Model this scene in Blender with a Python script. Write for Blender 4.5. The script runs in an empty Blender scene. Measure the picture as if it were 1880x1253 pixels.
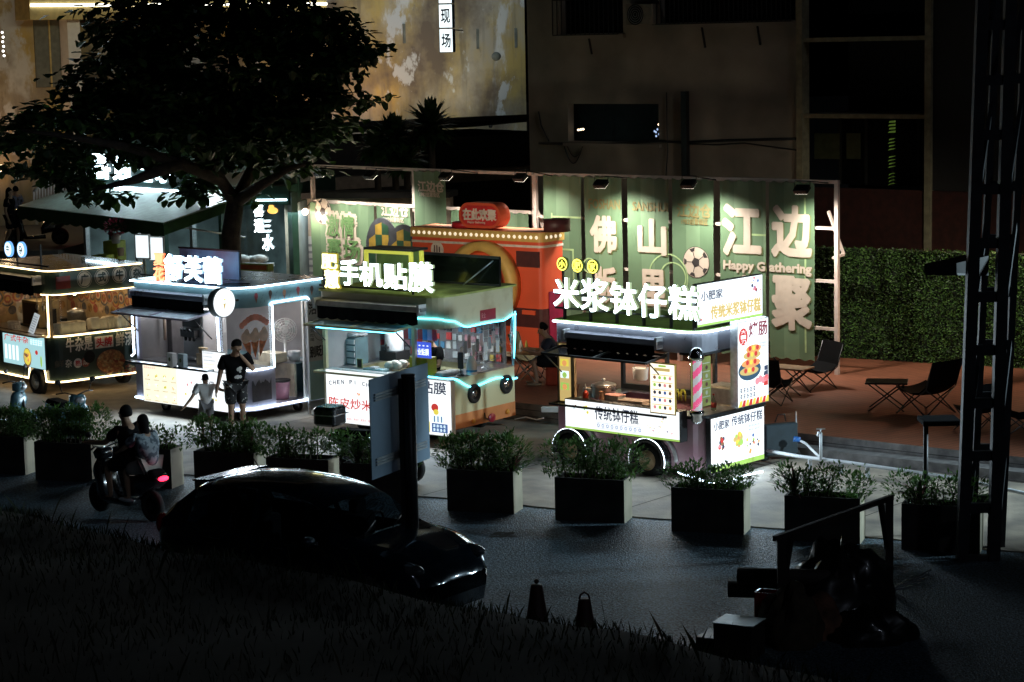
import bpy, bmesh, math, random
from mathutils import Vector, Matrix
R = math.radians
rnd = random.Random(11)
sc = bpy.context.scene
col = sc.collection

# ------------------------------------------------------------------ camera
CAMZ, FPX = 7.0, 4000.0
TH, RO = math.atan(546.5 / FPX), R(1.2)
cf = Vector((0, math.cos(TH), -math.sin(TH)))
r0, u0 = Vector((1, 0, 0)), Vector((0, math.sin(TH), math.cos(TH)))
cr = r0 * math.cos(RO) - u0 * math.sin(RO)
cu = r0 * math.sin(RO) + u0 * math.cos(RO)
CP = Vector((0, 0, CAMZ))
cam = bpy.data.cameras.new('camera')
co = bpy.data.objects.new('camera', cam)
col.objects.link(co)
m3 = Matrix((cr, cu, -cf)).transposed()
co.matrix_world = Matrix.Translation(CP) @ m3.to_4x4()
cam.sensor_width = 36
cam.lens = 36 * FPX / 1880
cam.clip_end = 500
cam.clip_start = 0.5
sc.camera = co

def ray(px, py):
    return cf + cr * ((px - 940) / FPX) - cu * ((py - 626.5) / FPX)
def gp(px, py, z=0.0):           # a point of the photo on the level z
    d = ray(px, py); t = (z - CAMZ) / d.z
    return CP + d * t
def dp(px, py, y):               # a point of the photo at the distance y
    d = ray(px, py); t = y / d.y
    return CP + d * t

# ------------------------------------------------------------------ render settings
sc.view_settings.view_transform = 'Standard'
sc.view_settings.look = 'None'
sc.view_settings.exposure = 0
sc.view_settings.gamma = 1
try:
    sc.cycles.use_denoising = True
    sc.cycles.use_light_tree = True
    sc.cycles.sample_clamp_indirect = 4
    sc.cycles.caustics_reflective = False
    sc.cycles.caustics_refractive = False
    sc.cycles.transparent_max_bounces = 12
    sc.cycles.max_bounces = 6
except Exception:
    pass

# ------------------------------------------------------------------ world: night sky
w = bpy.data.worlds.new('World'); sc.world = w
w.use_nodes = True
nt = w.node_tree
bg = nt.nodes['Background']
sky = nt.nodes.new('ShaderNodeTexSky')
sky.sky_type = 'NISHITA'; sky.sun_disc = False
sky.sun_elevation = R(-4); sky.sun_rotation = R(200)
nt.links.new(sky.outputs[0], bg.inputs[0])
bg.inputs[1].default_value = 0.006

# ------------------------------------------------------------------ materials
MATS = {}
def C(h):
    h = h.lstrip('#'); o = []
    for i in (0, 2, 4):
        c = int(h[i:i+2], 16) / 255
        o.append(c / 12.92 if c <= .04045 else ((c + .055) / 1.055) ** 2.4)
    return tuple(o)
def pm(name, c, rough=.6, metal=0, var=.18, scale=6, bump=0, bscale=60, c2=None, spec=.5, coat=0, trans=0, lo=.35, hi=.65):
    if name in MATS: return MATS[name]
    if isinstance(c, str): c = C(c)
    m = bpy.data.materials.new(name); m.use_nodes = True
    n = m.node_tree; b = n.nodes['Principled BSDF']
    tc = n.nodes.new('ShaderNodeTexCoord')
    no = n.nodes.new('ShaderNodeTexNoise'); no.inputs['Scale'].default_value = scale; no.inputs['Detail'].default_value = 5
    n.links.new(tc.outputs['Object'], no.inputs['Vector'])
    ra = n.nodes.new('ShaderNodeValToRGB')
    if isinstance(c2, str): c2 = C(c2)
    a = tuple(max(0, x * (1 - var)) for x in c) if c2 is None else c
    z = tuple(min(1, x * (1 + var)) for x in c) if c2 is None else c2
    ra.color_ramp.elements[0].position = lo; ra.color_ramp.elements[1].position = hi
    ra.color_ramp.elements[0].color = (*a, 1); ra.color_ramp.elements[1].color = (*z, 1)
    n.links.new(no.outputs['Fac'], ra.inputs['Fac']); n.links.new(ra.outputs['Color'], b.inputs['Base Color'])
    mr = n.nodes.new('ShaderNodeMapRange'); mr.inputs['To Min'].default_value = max(.03, rough - .1); mr.inputs['To Max'].default_value = min(1, rough + .1)
    n.links.new(no.outputs['Fac'], mr.inputs['Value']); n.links.new(mr.outputs['Result'], b.inputs['Roughness'])
    b.inputs['Metallic'].default_value = metal
    b.inputs['Specular IOR Level'].default_value = spec
    b.inputs['Coat Weight'].default_value = coat
    if bump:
        n2 = n.nodes.new('ShaderNodeTexNoise'); n2.inputs['Scale'].default_value = bscale; n2.inputs['Detail'].default_value = 3
        n.links.new(tc.outputs['Object'], n2.inputs['Vector'])
        bu = n.nodes.new('ShaderNodeBump'); bu.inputs['Strength'].default_value = bump; bu.inputs['Distance'].default_value = .02
        n.links.new(n2.outputs['Fac'], bu.inputs['Height']); n.links.new(bu.outputs['Normal'], b.inputs['Normal'])
    if trans:
        tr = n.nodes.new('ShaderNodeBsdfTranslucent'); mx = n.nodes.new('ShaderNodeMixShader'); mx.inputs[0].default_value = trans
        n.links.new(ra.outputs['Color'], tr.inputs['Color'])
        out = n.nodes['Material Output']
        n.links.new(b.outputs[0], mx.inputs[1]); n.links.new(tr.outputs[0], mx.inputs[2]); n.links.new(mx.outputs[0], out.inputs['Surface'])
    MATS[name] = m
    return m
def em(name, c, s, var=.06):
    if name in MATS: return MATS[name]
    if isinstance(c, str): c = C(c)
    m = bpy.data.materials.new(name); m.use_nodes = True
    n = m.node_tree; b = n.nodes['Principled BSDF']
    b.inputs['Base Color'].default_value = (*[x * .5 for x in c], 1)
    tc = n.nodes.new('ShaderNodeTexCoord'); no = n.nodes.new('ShaderNodeTexNoise'); no.inputs['Scale'].default_value = 3
    n.links.new(tc.outputs['Object'], no.inputs['Vector'])
    ra = n.nodes.new('ShaderNodeValToRGB')
    ra.color_ramp.elements[0].color = (*[x * (1 - var) for x in c], 1); ra.color_ramp.elements[1].color = (*c, 1)
    n.links.new(no.outputs['Fac'], ra.inputs['Fac']); n.links.new(ra.outputs['Color'], b.inputs['Emission Color'])
    b.inputs['Emission Strength'].default_value = s
    MATS[name] = m
    return m
def glass(name, tint=(1, 1, 1), refl=.12, rough=.04):
    if name in MATS: return MATS[name]
    m = bpy.data.materials.new(name); m.use_nodes = True
    n = m.node_tree; out = n.nodes['Material Output']; n.nodes.remove(n.nodes['Principled BSDF'])
    t = n.nodes.new('ShaderNodeBsdfTransparent'); t.inputs[0].default_value = (*tint, 1)
    g = n.nodes.new('ShaderNodeBsdfGlossy'); g.inputs['Roughness'].default_value = rough
    fr = n.nodes.new('ShaderNodeLayerWeight'); fr.inputs[0].default_value = .25
    mr = n.nodes.new('ShaderNodeMapRange'); mr.inputs['To Min'].default_value = refl * .5; mr.inputs['To Max'].default_value = min(1, refl * 4)
    mx = n.nodes.new('ShaderNodeMixShader')
    n.links.new(fr.outputs['Fresnel'], mr.inputs['Value']); n.links.new(mr.outputs[0], mx.inputs[0])
    n.links.new(t.outputs[0], mx.inputs[1]); n.links.new(g.outputs[0], mx.inputs[2]); n.links.new(mx.outputs[0], out.inputs['Surface'])
    MATS[name] = m
    return m

# ------------------------------------------------------------------ text
_tx = {}
def glyphs(s, bold=0.0, shear=0.0):
    k = (s, bold, shear)
    if k in _tx: return _tx[k]
    c = bpy.data.curves.new('lettering', 'FONT'); c.body = s; c.resolution_u = 2; c.offset = bold; c.shear = shear
    o = bpy.data.objects.new('lettering', c); col.objects.link(o)
    dg = bpy.context.evaluated_depsgraph_get(); dg.update()
    me = bpy.data.meshes.new_from_object(o.evaluated_get(dg))
    v = [(q.co.x, q.co.y) for q in me.vertices]; f = [tuple(p.vertices) for p in me.polygons]
    ec = {}
    for p in f:
        for i in range(len(p)):
            a, b = p[i], p[(i + 1) % len(p)]
            ec[(a, b)] = 1
    edges = [(a, b) for (a, b) in ec if (b, a) not in ec]
    xs = [q[0] for q in v] or [0, 1]; ys = [q[1] for q in v] or [0, 1]
    x0, x1, y0, y1 = min(xs), max(xs), min(ys), max(ys)
    v = [((x - x0) / max(1e-6, x1 - x0), (y - y0) / max(1e-6, y1 - y0)) for x, y in v]
    bpy.data.objects.remove(o); bpy.data.curves.remove(c); bpy.data.meshes.remove(me)
    _tx[k] = (v, f, edges, (x1 - x0) / max(1e-6, y1 - y0))
    return _tx[k]

# ------------------------------------------------------------------ mesh builder
def FR(off=0.0):   # a face looking towards local -y: (a, b, c) = right, up, outward
    return Matrix(((1, 0, 0, 0), (0, 0, -1, -off), (0, 1, 0, 0), (0, 0, 0, 1)))
def EN(off=0.0):   # a face looking towards local +x
    return Matrix(((0, 0, 1, off), (1, 0, 0, 0), (0, 1, 0, 0), (0, 0, 0, 1)))
def rrect(x0, x1, y0, y1, rr, n=6):
    """rounded rectangle, rr = radii at (x0,y0),(x1,y0),(x1,y1),(x0,y1), counter-clockwise"""
    out = []
    for (cx, cy, sx, sy, r, a0) in ((x0, y0, 1, 1, rr[0], 180), (x1, y0, -1, 1, rr[1], 270), (x1, y1, -1, -1, rr[2], 0), (x0, y1, 1, -1, rr[3], 90)):
        if r < 1e-4:
            out.append((cx, cy)); continue
        for i in range(n + 1):
            a = R(a0 + 90 * i / n)
            out.append((cx + sx * r + r * math.cos(a), cy + sy * r + r * math.sin(a)))
    return out
class MB:
    def __init__(s):
        s.v = []; s.f = []; s.mi = []; s.sm = []; s.mats = []; s.M = Matrix()
    def mat(s, m):
        if m not in s.mats: s.mats.append(m)
        return s.mats.index(m)
    def add(s, vs, fs, m, smooth=False):
        b = len(s.v); k = s.mat(m)
        s.v += [s.M @ Vector(p) for p in vs]
        for f in fs:
            s.f.append(tuple(b + i for i in f)); s.mi.append(k); s.sm.append(smooth)
        return s
    def box(s, x0, x1, y0, y1, z0, z1, m):
        v = [(x, y, z) for z in (z0, z1) for y in (y0, y1) for x in (x0, x1)]
        return s.add(v, [(0, 2, 3, 1), (4, 5, 7, 6), (0, 1, 5, 4), (2, 6, 7, 3), (0, 4, 6, 2), (1, 3, 7, 5)], m)
    def bbox(s, x0, x1, y0, y1, z0, z1, m, r=.02):      # box with rounded upright and chamfered horizontal edges
        o = rrect(x0, x1, y0, y1, (r,) * 4, 3); i = rrect(x0 + r * .6, x1 - r * .6, y0 + r * .6, y1 - r * .6, (r * .6,) * 4, 3)
        n = len(o)
        v = [(x, y, z0) for x, y in i] + [(x, y, z0 + r * .6) for x, y in o] + [(x, y, z1 - r * .6) for x, y in o] + [(x, y, z1) for x, y in i]
        f = [tuple(reversed(range(n))), tuple(range(3 * n, 4 * n))]
        for k in range(3):
            for a in range(n):
                b = (a + 1) % n
                f.append((k * n + a, k * n + b, (k + 1) * n + b, (k + 1) * n + a))
        return s.add(v, f, m)
    def prism(s, pts, z0, z1, m, cap=True):
        n = len(pts)
        v = [(x, y, z0) for x, y in pts] + [(x, y, z1) for x, y in pts]
        f = [(a, (a + 1) % n, n + (a + 1) % n, n + a) for a in range(n)]
        if cap: f += [tuple(reversed(range(n))), tuple(range(n, 2 * n))]
        return s.add(v, f, m)
    def ring(s, po, pi, z0, z1, m):
        n = len(po)
        v = [(x, y, z) for z in (z0, z1) for p in (po, pi) for x, y in p]
        f = []
        for a in range(n):
            b = (a + 1) % n
            f += [(a, b, 2 * n + b, 2 * n + a), (n + b, n + a, 3 * n + a, 3 * n + b), (2 * n + a, 2 * n + b, 3 * n + b, 3 * n + a), (b, a, n + a, n + b)]
        return s.add(v, f, m)
    def tube(s, path, r, m, n=6, closed=False, smooth=True):
        P = [Vector(p) for p in path]
        if len(P) < 2: return s
        rs = r if isinstance(r, (list, tuple)) else [r] * len(P)
        v = []; f = []
        N = len(P); up = Vector((0, 0, 1))
        prev = None
        for i, p in enumerate(P):
            if closed: t = P[(i + 1) % N] - P[i - 1]
            else: t = P[min(i + 1, N - 1)] - P[max(i - 1, 0)]
            if t.length < 1e-9: t = Vector((0, 0, 1))
            t.normalize()
            if prev is None:
                a = t.cross(up)
                if a.length < .05: a = t.cross(Vector((1, 0, 0)))
            else:
                a = prev - t * prev.dot(t)
                if a.length < 1e-5: a = t.cross(up) if t.cross(up).length > .05 else t.cross(Vector((1, 0, 0)))
            a.normalize(); prev = a
            b = t.cross(a)
            for k in range(n):
                q = 2 * math.pi * k / n
                v.append(p + (a * math.cos(q) + b * math.sin(q)) * rs[i])
        L = N if closed else N - 1
        for i in range(L):
            j = (i + 1) % N
            for k in range(n):
                l = (k + 1) % n
                f.append((i * n + k, i * n + l, j * n + l, j * n + k))
        if not closed:
            f += [tuple(reversed(range(n))), tuple(range((N - 1) * n, N * n))]
        return s.add(v, f, m, smooth)
    def bar(s, p, q, w, h, m):        # rectangular bar between two points
        p, q = Vector(p), Vector(q); t = (q - p).normalized()
        a = t.cross(Vector((0, 0, 1)))
        if a.length < .05: a = Vector((1, 0, 0))
        a.normalize(); b = a.cross(t)
        v = [e + a * x * w / 2 + b * y * h / 2 for e in (p, q) for x, y in ((-1, -1), (1, -1), (1, 1), (-1, 1))]
        return s.add(v, [(0, 1, 5, 4), (1, 2, 6, 5), (2, 3, 7, 6), (3, 0, 4, 7), (3, 2, 1, 0), (4, 5, 6, 7)], m)
    def lathe(s, prof, m, at=(0, 0, 0), n=18, axis='z', smooth=True, sx=1, sy=1, cap=True):
        if not cap: prof = list(prof) + [prof[0]]
        v = []; f = []
        at = Vector(at)
        for r, z in prof:
            for k in range(n):
                q = 2 * math.pi * k / n
                a, b = r * math.cos(q) * sx, r * math.sin(q) * sy
                v.append(at + Vector((a, b, z) if axis == 'z' else (z, a, b) if axis == 'x' else (b, z, a)))
        L = len(prof)
        for i in range(L - 1):
            for k in range(n):
                l = (k + 1) % n
                f.append((i * n + k, i * n + l, (i + 1) * n + l, (i + 1) * n + k))
        if cap: f += [tuple(reversed(range(n))), tuple(range((L - 1) * n, L * n))]
        return s.add(v, f, m, smooth)
    def ball(s, c, r, m, n=12, k=8):
        r = r if isinstance(r, (tuple, list)) else (r, r, r)
        v = []; f = []
        for i in range(1, k):
            t = math.pi * i / k
            for j in range(n):
                q = 2 * math.pi * j / n
                v.append((c[0] + r[0] * math.sin(t) * math.cos(q), c[1] + r[1] * math.sin(t) * math.sin(q), c[2] + r[2] * math.cos(t)))
        a = len(v); v += [(c[0], c[1], c[2] + r[2]), (c[0], c[1], c[2] - r[2])]
        for i in range(k - 2):
            for j in range(n):
                l = (j + 1) % n
                f.append((i * n + l, i * n + j, (i + 1) * n + j, (i + 1) * n + l))
        for j in range(n):
            l = (j + 1) % n
            f.append((a, j, l)); f.append((a + 1, (k - 2) * n + l, (k - 2) * n + j))
        return s.add(v, f, m, True)
    def rect(s, a0, a1, b0, b1, c, m):
        return s.add([(a0, b0, c), (a1, b0, c), (a1, b1, c), (a0, b1, c)], [(0, 1, 2, 3)], m)
    def quad(s, p, m):
        return s.add(p, [tuple(range(len(p)))], m)
    def disc(s, a, b, c, r, m, ry=None, n=24):
        ry = ry or r
        return s.add([(a + r * math.cos(2 * math.pi * k / n), b + ry * math.sin(2 * math.pi * k / n), c) for k in range(n)], [tuple(range(n))], m)
    def annul(s, a, b, c, r0, r1, m, n=24, sy=1):
        v = [(a + r * math.cos(2 * math.pi * k / n), b + sy * r * math.sin(2 * math.pi * k / n), c) for r in (r0, r1) for k in range(n)]
        return s.add(v, [(k, n + k, n + (k + 1) % n, (k + 1) % n) for k in range(n)], m)
    def text(s, t, a0, a1, b0, b1, c, m, depth=0.0, bold=0.0, side=None, shear=0.0, slant=0.0):
        """lettering that fills the box a0..a1 x b0..b1 on the current frame; slant = rise over its length"""
        d0 = min(bold, .009)
        v, f, e, asp = glyphs(t, d0, shear)
        x = max(0, bold - .008); hh = 1.0 / max(asp, 1e-3)
        offs = [(0, 0)] if x < .004 else [(x * math.cos(k * math.pi / 4 + .39) * .9, x * math.sin(k * math.pi / 4 + .39) * .9) for k in range(8)] + [(0, 0)]
        n = len(v)
        for i, (ox, oy) in enumerate(offs):
            ox *= hh; dz = .0004 * i
            q = lambda p, z: (a0 + (a1 - a0) * (p[0] + ox), b0 + (b1 - b0) * (p[1] + oy) + slant * p[0], z)
            s.add([q(p, c + depth + dz) for p in v], f, m)
            if depth:
                s.add([q(p, c) for p in v] + [q(p, c + depth + dz) for p in v], [(a, b, n + b, n + a) for a, b in e], side or m)
        return s
    def bodymesh(s, name):
        me = bpy.data.meshes.new(name)
        me.from_pydata([tuple(p) for p in s.v], [], s.f)
        for m in s.mats: me.materials.append(m)
        for i, p in enumerate(me.polygons):
            p.material_index = s.mi[i]; p.use_smooth = s.sm[i]
        me.update()
        return me
    def build(s, name, parent=None, loc=None, rz=0, label=None):
        o = bpy.data.objects.new(name, s.bodymesh(name)); col.objects.link(o)
        if parent is not None: o.parent = parent
        if loc is not None: o.location = loc
        o.rotation_euler = (0, 0, rz)
        if label: o['label'] = label
        return o
def tag(o, label=None, cat=None, group=None, kind=None):
    if label: o['label'] = label
    if cat: o['category'] = cat
    if group: o['group'] = group
    if kind: o['kind'] = kind
    return o
class T:
    """a thing: an Empty at its base; px() turns a point of the photo into a point on one of its own planes"""
    def __init__(s, name, label, cat, loc, rz=0.0, group=None):
        s.o = bpy.data.objects.new(name, None); col.objects.link(s.o)
        s.o.empty_display_size = .2
        s.o.location = loc; s.o.rotation_euler = (0, 0, rz)
        tag(s.o, label, cat, group)
        s.W = Matrix.Translation(Vector(loc)) @ Matrix.Rotation(rz, 4, 'Z'); s.I = s.W.inverted()
    def px(s, x, y, ax, val):
        d = s.I.to_3x3() @ ray(x, y); p = s.I @ CP
        return p + d * ((val - p[ax]) / d[ax])
    def F(s, x, y, off=0.0):
        p = s.px(x, y, 1, -off); return p.x, p.z
    def E(s, x, y, off=0.0):
        p = s.px(x, y, 0, off); return p.y, p.z
    def part(s, mb, name, parent=None, label=None):
        return mb.build(name, parent or s.o, label=label)
def thing1(mb, name, label, cat, loc=(0, 0, 0), rz=0, group=None):   # a thing that is one mesh
    return tag(mb.build(name, None, loc, rz), label, cat, group)
def kids(o): return list(o.children)
def dup(o, loc=None, rz=None, label=None, parent=None):
    c = o.copy(); col.objects.link(c)
    if parent is not None: c.parent = parent
    if loc is not None: c.location = loc
    if rz is not None: c.rotation_euler = (0, 0, rz)
    if label: c['label'] = label
    for k in kids(o): dup(k, parent=c)
    return c
def lamp(kind, loc, power, color, target=None, size=.2, name='lamp', spot=None, blend=.5, parent=None):
    l = bpy.data.lights.new(name, kind); l.energy = power; l.color = color
    if kind == 'AREA': l.shape = 'RECTANGLE'; l.size = size if not isinstance(size, tuple) else size[0]; l.size_y = size if not isinstance(size, tuple) else size[1]
    else: l.shadow_soft_size = size
    if kind == 'SPOT': l.spot_size = spot or R(90); l.spot_blend = blend
    o = bpy.data.objects.new(name, l); col.objects.link(o); o.location = loc
    if target is not None:
        o.rotation_euler = (Vector(target) - Vector(loc)).to_track_quat('-Z', 'Y').to_euler()
    return o

# shared materials
M_black = pm('black_metal', (.012, .012, .013), .45)
M_blk_fabric = pm('black_fabric', (.007, .007, .008), .95, spec=.08, bump=.3, bscale=90)
M_rubber = pm('rubber', (.015, .015, .015), .8)
M_white = pm('white_paint', (.72, .72, .7), .45, var=.06)
M_steel = pm('brushed_steel', (.55, .56, .58), .32, metal=.9, var=.15, scale=14)
M_chrome = pm('chrome', (.75, .76, .78), .1, metal=1, var=.03)
M_clear = glass('clear_glass', (.93, .96, .96), .1)
M_acry = glass('smoky_acrylic', (.6, .66, .7), .16)
M_tan = pm('tan_card', (.5, .36, .2), .8)
M_box = pm('white_plastic', (.7, .71, .72), .4, var=.05)
E_led = em('led_cool_white', (.68, .86, 1), 9)
E_ledw = em('led_warm_white', (1, .72, .36), 7)
E_cyan = em('led_cyan', (.12, .72, 1), 6)
E_box = em('lightbox_white', (.93, .98, 1), 1.25)
E_letter = em('letter_white', (.72, .9, 1), 12)
E_ltside = em('letter_side', (.75, .9, .55), .5)
E_yel = em('letter_yellow', (1, .86, .12), 3.2)
E_red = em('letter_red', (1, .16, .06), 2.6)
P_ink = em('print_slate', (.10, .12, .22), .3)
P_blue = em('print_blue', (.10, .2, .5), .7)
P_red = em('print_red', (.8, .06, .05), .7)
P_pink = em('print_pink', (.95, .35, .4), .8)
P_org = em('print_orange', (.95, .42, .14), .85)
P_yel = em('print_yellow', (.9, .75, .1), .9)
P_grn = em('print_green', (.45, .75, .15), .8)
P_lite = em('print_pale', (.75, .95, 1), 1.3)
P_brn = em('print_brown', (.4, .2, .1), .6)
P_gold = em('print_gold', (.75, .55, .2), .8)
# ------------------------------------------------------------------ ground
def struct(mb, name, kind='structure', label=None, loc=None):
    o = mb.build(name, None, loc); o['kind'] = kind
    if label: o['label'] = label
    return o
asphalt = bpy.data.materials.new('asphalt'); asphalt.use_nodes = True
n = asphalt.node_tree; b = n.nodes['Principled BSDF']
tc = n.nodes.new('ShaderNodeTexCoord')
n1 = n.nodes.new('ShaderNodeTexNoise'); n1.inputs['Scale'].default_value = 30; n1.inputs['Detail'].default_value = 4
n2 = n.nodes.new('ShaderNodeTexNoise'); n2.inputs['Scale'].default_value = .5; n2.inputs['Detail'].default_value = 6
vo = n.nodes.new('ShaderNodeTexVoronoi'); vo.inputs['Scale'].default_value = 42
for x in (n1, n2, vo): n.links.new(tc.outputs['Object'], x.inputs['Vector'])
ra = n.nodes.new('ShaderNodeValToRGB'); ra.color_ramp.elements[0].position = .38; ra.color_ramp.elements[1].position = .72
ra.color_ramp.elements[0].color = (.014, .02, .025, 1); ra.color_ramp.elements[1].color = (.22, .33, .42, 1)
n.links.new(n1.outputs['Fac'], ra.inputs['Fac'])
mx = n.nodes.new('ShaderNodeMix'); mx.data_type = 'RGBA'; mx.blend_type = 'MULTIPLY'; mx.inputs[0].default_value = .8
r2 = n.nodes.new('ShaderNodeValToRGB'); r2.color_ramp.elements[0].color = (.55, .55, .55, 1); r2.color_ramp.elements[1].color = (1.2, 1.2, 1.2, 1)
n.links.new(n2.outputs['Fac'], r2.inputs['Fac']); n.links.new(ra.outputs[0], mx.inputs[6]); n.links.new(r2.outputs[0], mx.inputs[7]); n.links.new(mx.outputs[2], b.inputs['Base Color'])
bu = n.nodes.new('ShaderNodeBump'); bu.inputs['Strength'].default_value = .9; bu.inputs['Distance'].default_value = .02
n.links.new(vo.outputs['Distance'], bu.inputs['Height']); n.links.new(bu.outputs[0], b.inputs['Normal'])
b.inputs['Roughness'].default_value = .55
concrete = pm('pavement_concrete', (.2, .175, .15), .7, var=.25, scale=1.6, bump=.3, bscale=25, c2=(.41, .345, .27))
earth = pm('dark_earth', (.03, .028, .022), .95, scale=2)
m = MB(); m.quad([(-160, -30, 0), (160, -30, 0), (160, 260, 0), (-160, 260, 0)], earth); struct(m, 'ground')
# pavement edge towards the road: photo points of the kerb line
k0, k1 = gp(970, 932), gp(1440, 975)
kd = (k1 - k0).normalized(); kn = Vector((-kd.y, kd.x, 0))
def kp(t, s=0.0, z=0.0): p = k0 + kd * t + kn * s; return Vector((p.x, p.y, z))
m = MB()
q = random.Random(4); nn = 160; e = [kp(-30 + i * .35, .03 * q.uniform(-1, 1) + .04 * math.sin(i * .4), .025) for i in range(nn)]
far = [kp(-30 + i * .35, 45, .025) for i in range(nn)]; low = [Vector((p.x, p.y, 0)) for p in e]
m.add(e + far + low, [(i, i + 1, nn + i + 1, nn + i) for i in range(nn - 1)] + [(2 * nn + i, 2 * nn + i + 1, i + 1, i) for i in range(nn - 1)], concrete)
struct(m, 'pavement')
m = MB(); m.quad([kp(-35, -14, .006), kp(30, -14, .006), kp(30, .5, .006), kp(-35, .5, .006)], asphalt); struct(m, 'road')
m = MB(); q = random.Random(3)
for k in range(7): c_ = gp(905 + 6 * k, 985 - 3 * (k % 3), .01); m.quad([c_ + Vector((.12 * q.uniform(.5, 1) * math.cos(a_), .09 * q.uniform(.4, 1) * math.sin(a_), .0005 * k)) for a_ in (0, .9, 1.8, 2.7, 3.6, 4.5, 5.4)], earth)
struct(m, 'road_crack')
# expansion joints of the pavement
m = MB()
for t in (-8.5, -5.2, -1.9, 1.4, 4.7): m.quad([kp(t, .06, .029), kp(t + .02, .06, .029), kp(t + 1.6, 9, .029), kp(t + 1.58, 9, .029)], earth)
struct(m, 'pavement_joint')

# ------------------------------------------------------------------ grass bank in the foreground
B0, B1 = gp(0, 932, 1.0), gp(1300, 1184, 1.0)
bd = (B1 - B0).normalized(); bn = Vector((bd.y, -bd.x, 0))          # bn points to the camera
def bk(t, s, z): p = B0 + bd * t + bn * s; return Vector((p.x, p.y, z))
gmat = pm('bank_soil', (.01, .011, .006), .95, scale=3)
gbl = pm('grass_blade', (.013, .021, .006), .8, var=.5, scale=1.5, trans=.3)
gbl2 = pm('grass_dry', (.05, .045, .018), .8, var=.4, scale=1.5)
m = MB(); q = random.Random(5)
TT = [-9 + i * .5 for i in range(64)]; SS = [(-.55, 0), (-.3, .45), (-.05, .88), (.25, 1.0), (1.2, 1.05), (3, 1.25), (6, 1.6), (10, 2.1), (16, 2.6)]
def bz(t, s):
    for (a, za), (b_, zb_) in zip(SS, SS[1:]):
        if a <= s <= b_: z = za + (zb_ - za) * (s - a) / (b_ - a); break
    else: z = SS[-1][1]
    if t > 13.2: z *= max(.05, 1 - (t - 13.2) * .22)
    return z + (.05 * math.sin(t * 1.3 + s) + .03 * math.sin(t * 3.1 - s * 2)) * min(1, max(0, s + .55))
v = [bk(t, s, bz(t, s)) for t in TT for s, _ in SS]; ns = len(SS)
m.add(v, [(i * ns + j, (i + 1) * ns + j, (i + 1) * ns + j + 1, i * ns + j + 1) for i in range(len(TT) - 1) for j in range(ns - 1)], gmat, True)
struct(m, 'grass_bank')
m = MB(); q = random.Random(6)
for i in range(15000):
    t = q.uniform(-3, 20); s = (q.random() ** 2.2) * 9 - .25
    p = bk(t, s, bz(t, s) - .01); h = q.uniform(.05, .16) * (1 + (q.random() < .03) * 1.6); a = q.random() * 6.28; ww = .006 + .004 * q.random()
    dx, dy = math.cos(a), math.sin(a); lx, ly = q.uniform(-.5, .5) * h, q.uniform(-.5, .5) * h
    m.add([p + Vector((dx * ww, dy * ww, 0)), p - Vector((dx * ww, dy * ww, 0)), p + Vector((lx * .4 - dx * ww * .7, ly * .4 - dy * ww * .7, h * .6)), p + Vector((lx, ly, h))], [(0, 1, 2), (0, 2, 3)], gbl if q.random() < .85 else gbl2)
struct(m, 'grass', 'stuff', 'short dark grass covering the bank')

# ------------------------------------------------------------------ timber deck
wood = bpy.data.materials.new('deck_boards'); wood.use_nodes = True
n = wood.node_tree; b = n.nodes['Principled BSDF']
tc = n.nodes.new('ShaderNodeTexCoord'); mp = n.nodes.new('ShaderNodeMapping'); mp.inputs['Rotation'].default_value = (0, 0, R(52))
wv = n.nodes.new('ShaderNodeTexWave'); wv.inputs['Scale'].default_value = 2.2; wv.inputs['Distortion'].default_value = .15; wv.wave_profile = 'SAW'
no = n.nodes.new('ShaderNodeTexNoise'); no.inputs['Scale'].default_value = 3; no.inputs['Detail'].default_value = 6
n.links.new(tc.outputs['Object'], mp.inputs[0]); n.links.new(mp.outputs[0], wv.inputs['Vector']); n.links.new(tc.outputs['Object'], no.inputs['Vector'])
ra = n.nodes.new('ShaderNodeValToRGB'); ra.color_ramp.elements[0].position = .04; ra.color_ramp.elements[1].position = .16
ra.color_ramp.elements[0].color = (.05, .02, .012, 1); ra.color_ramp.elements[1].color = (.29, .098, .05, 1)
mx = n.nodes.new('ShaderNodeMix'); mx.data_type = 'RGBA'; mx.blend_type = 'MULTIPLY'; mx.inputs[0].default_value = .6
n.links.new(wv.outputs['Fac'], ra.inputs[0]); n.links.new(ra.outputs[0], mx.inputs[6]); n.links.new(no.outputs['Fac'], mx.inputs[7]); n.links.new(mx.outputs[2], b.inputs['Base Color'])
b.inputs['Roughness'].default_value = .55
DZ = .35
d0, d1 = gp(1464, 795, DZ), gp(1879, 840, DZ)
dd = (d1 - d0).normalized(); dn = Vector((-dd.y, dd.x, 0))
def dk(t, s, z=DZ): p = d0 + dd * t + dn * s; return Vector((p.x, p.y, z))
m = MB()
A, Bq = -11.5, 12
P = [dk(A, 0), dk(Bq, 0), dk(Bq, 9.2), dk(A, 9.2)]
Q = [Vector((p.x, p.y, .0)) for p in P]
m.quad(P, wood); plank = pm('deck_riser', (.16, .15, .145), .8, var=.35, scale=5)
m.quad([Q[0], Q[1], P[1], P[0]], plank); m.quad([Q[3], Q[0], P[0], P[3]], plank)
for k in range(1, 3):
    z = .35 * k / 3
    m.quad([dk(A, -.008, z - .006), dk(Bq, -.008, z - .006), dk(Bq, -.008, z + .006), dk(A, -.008, z + .006)], M_black)
struct(m, 'deck')
m = MB()
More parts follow.
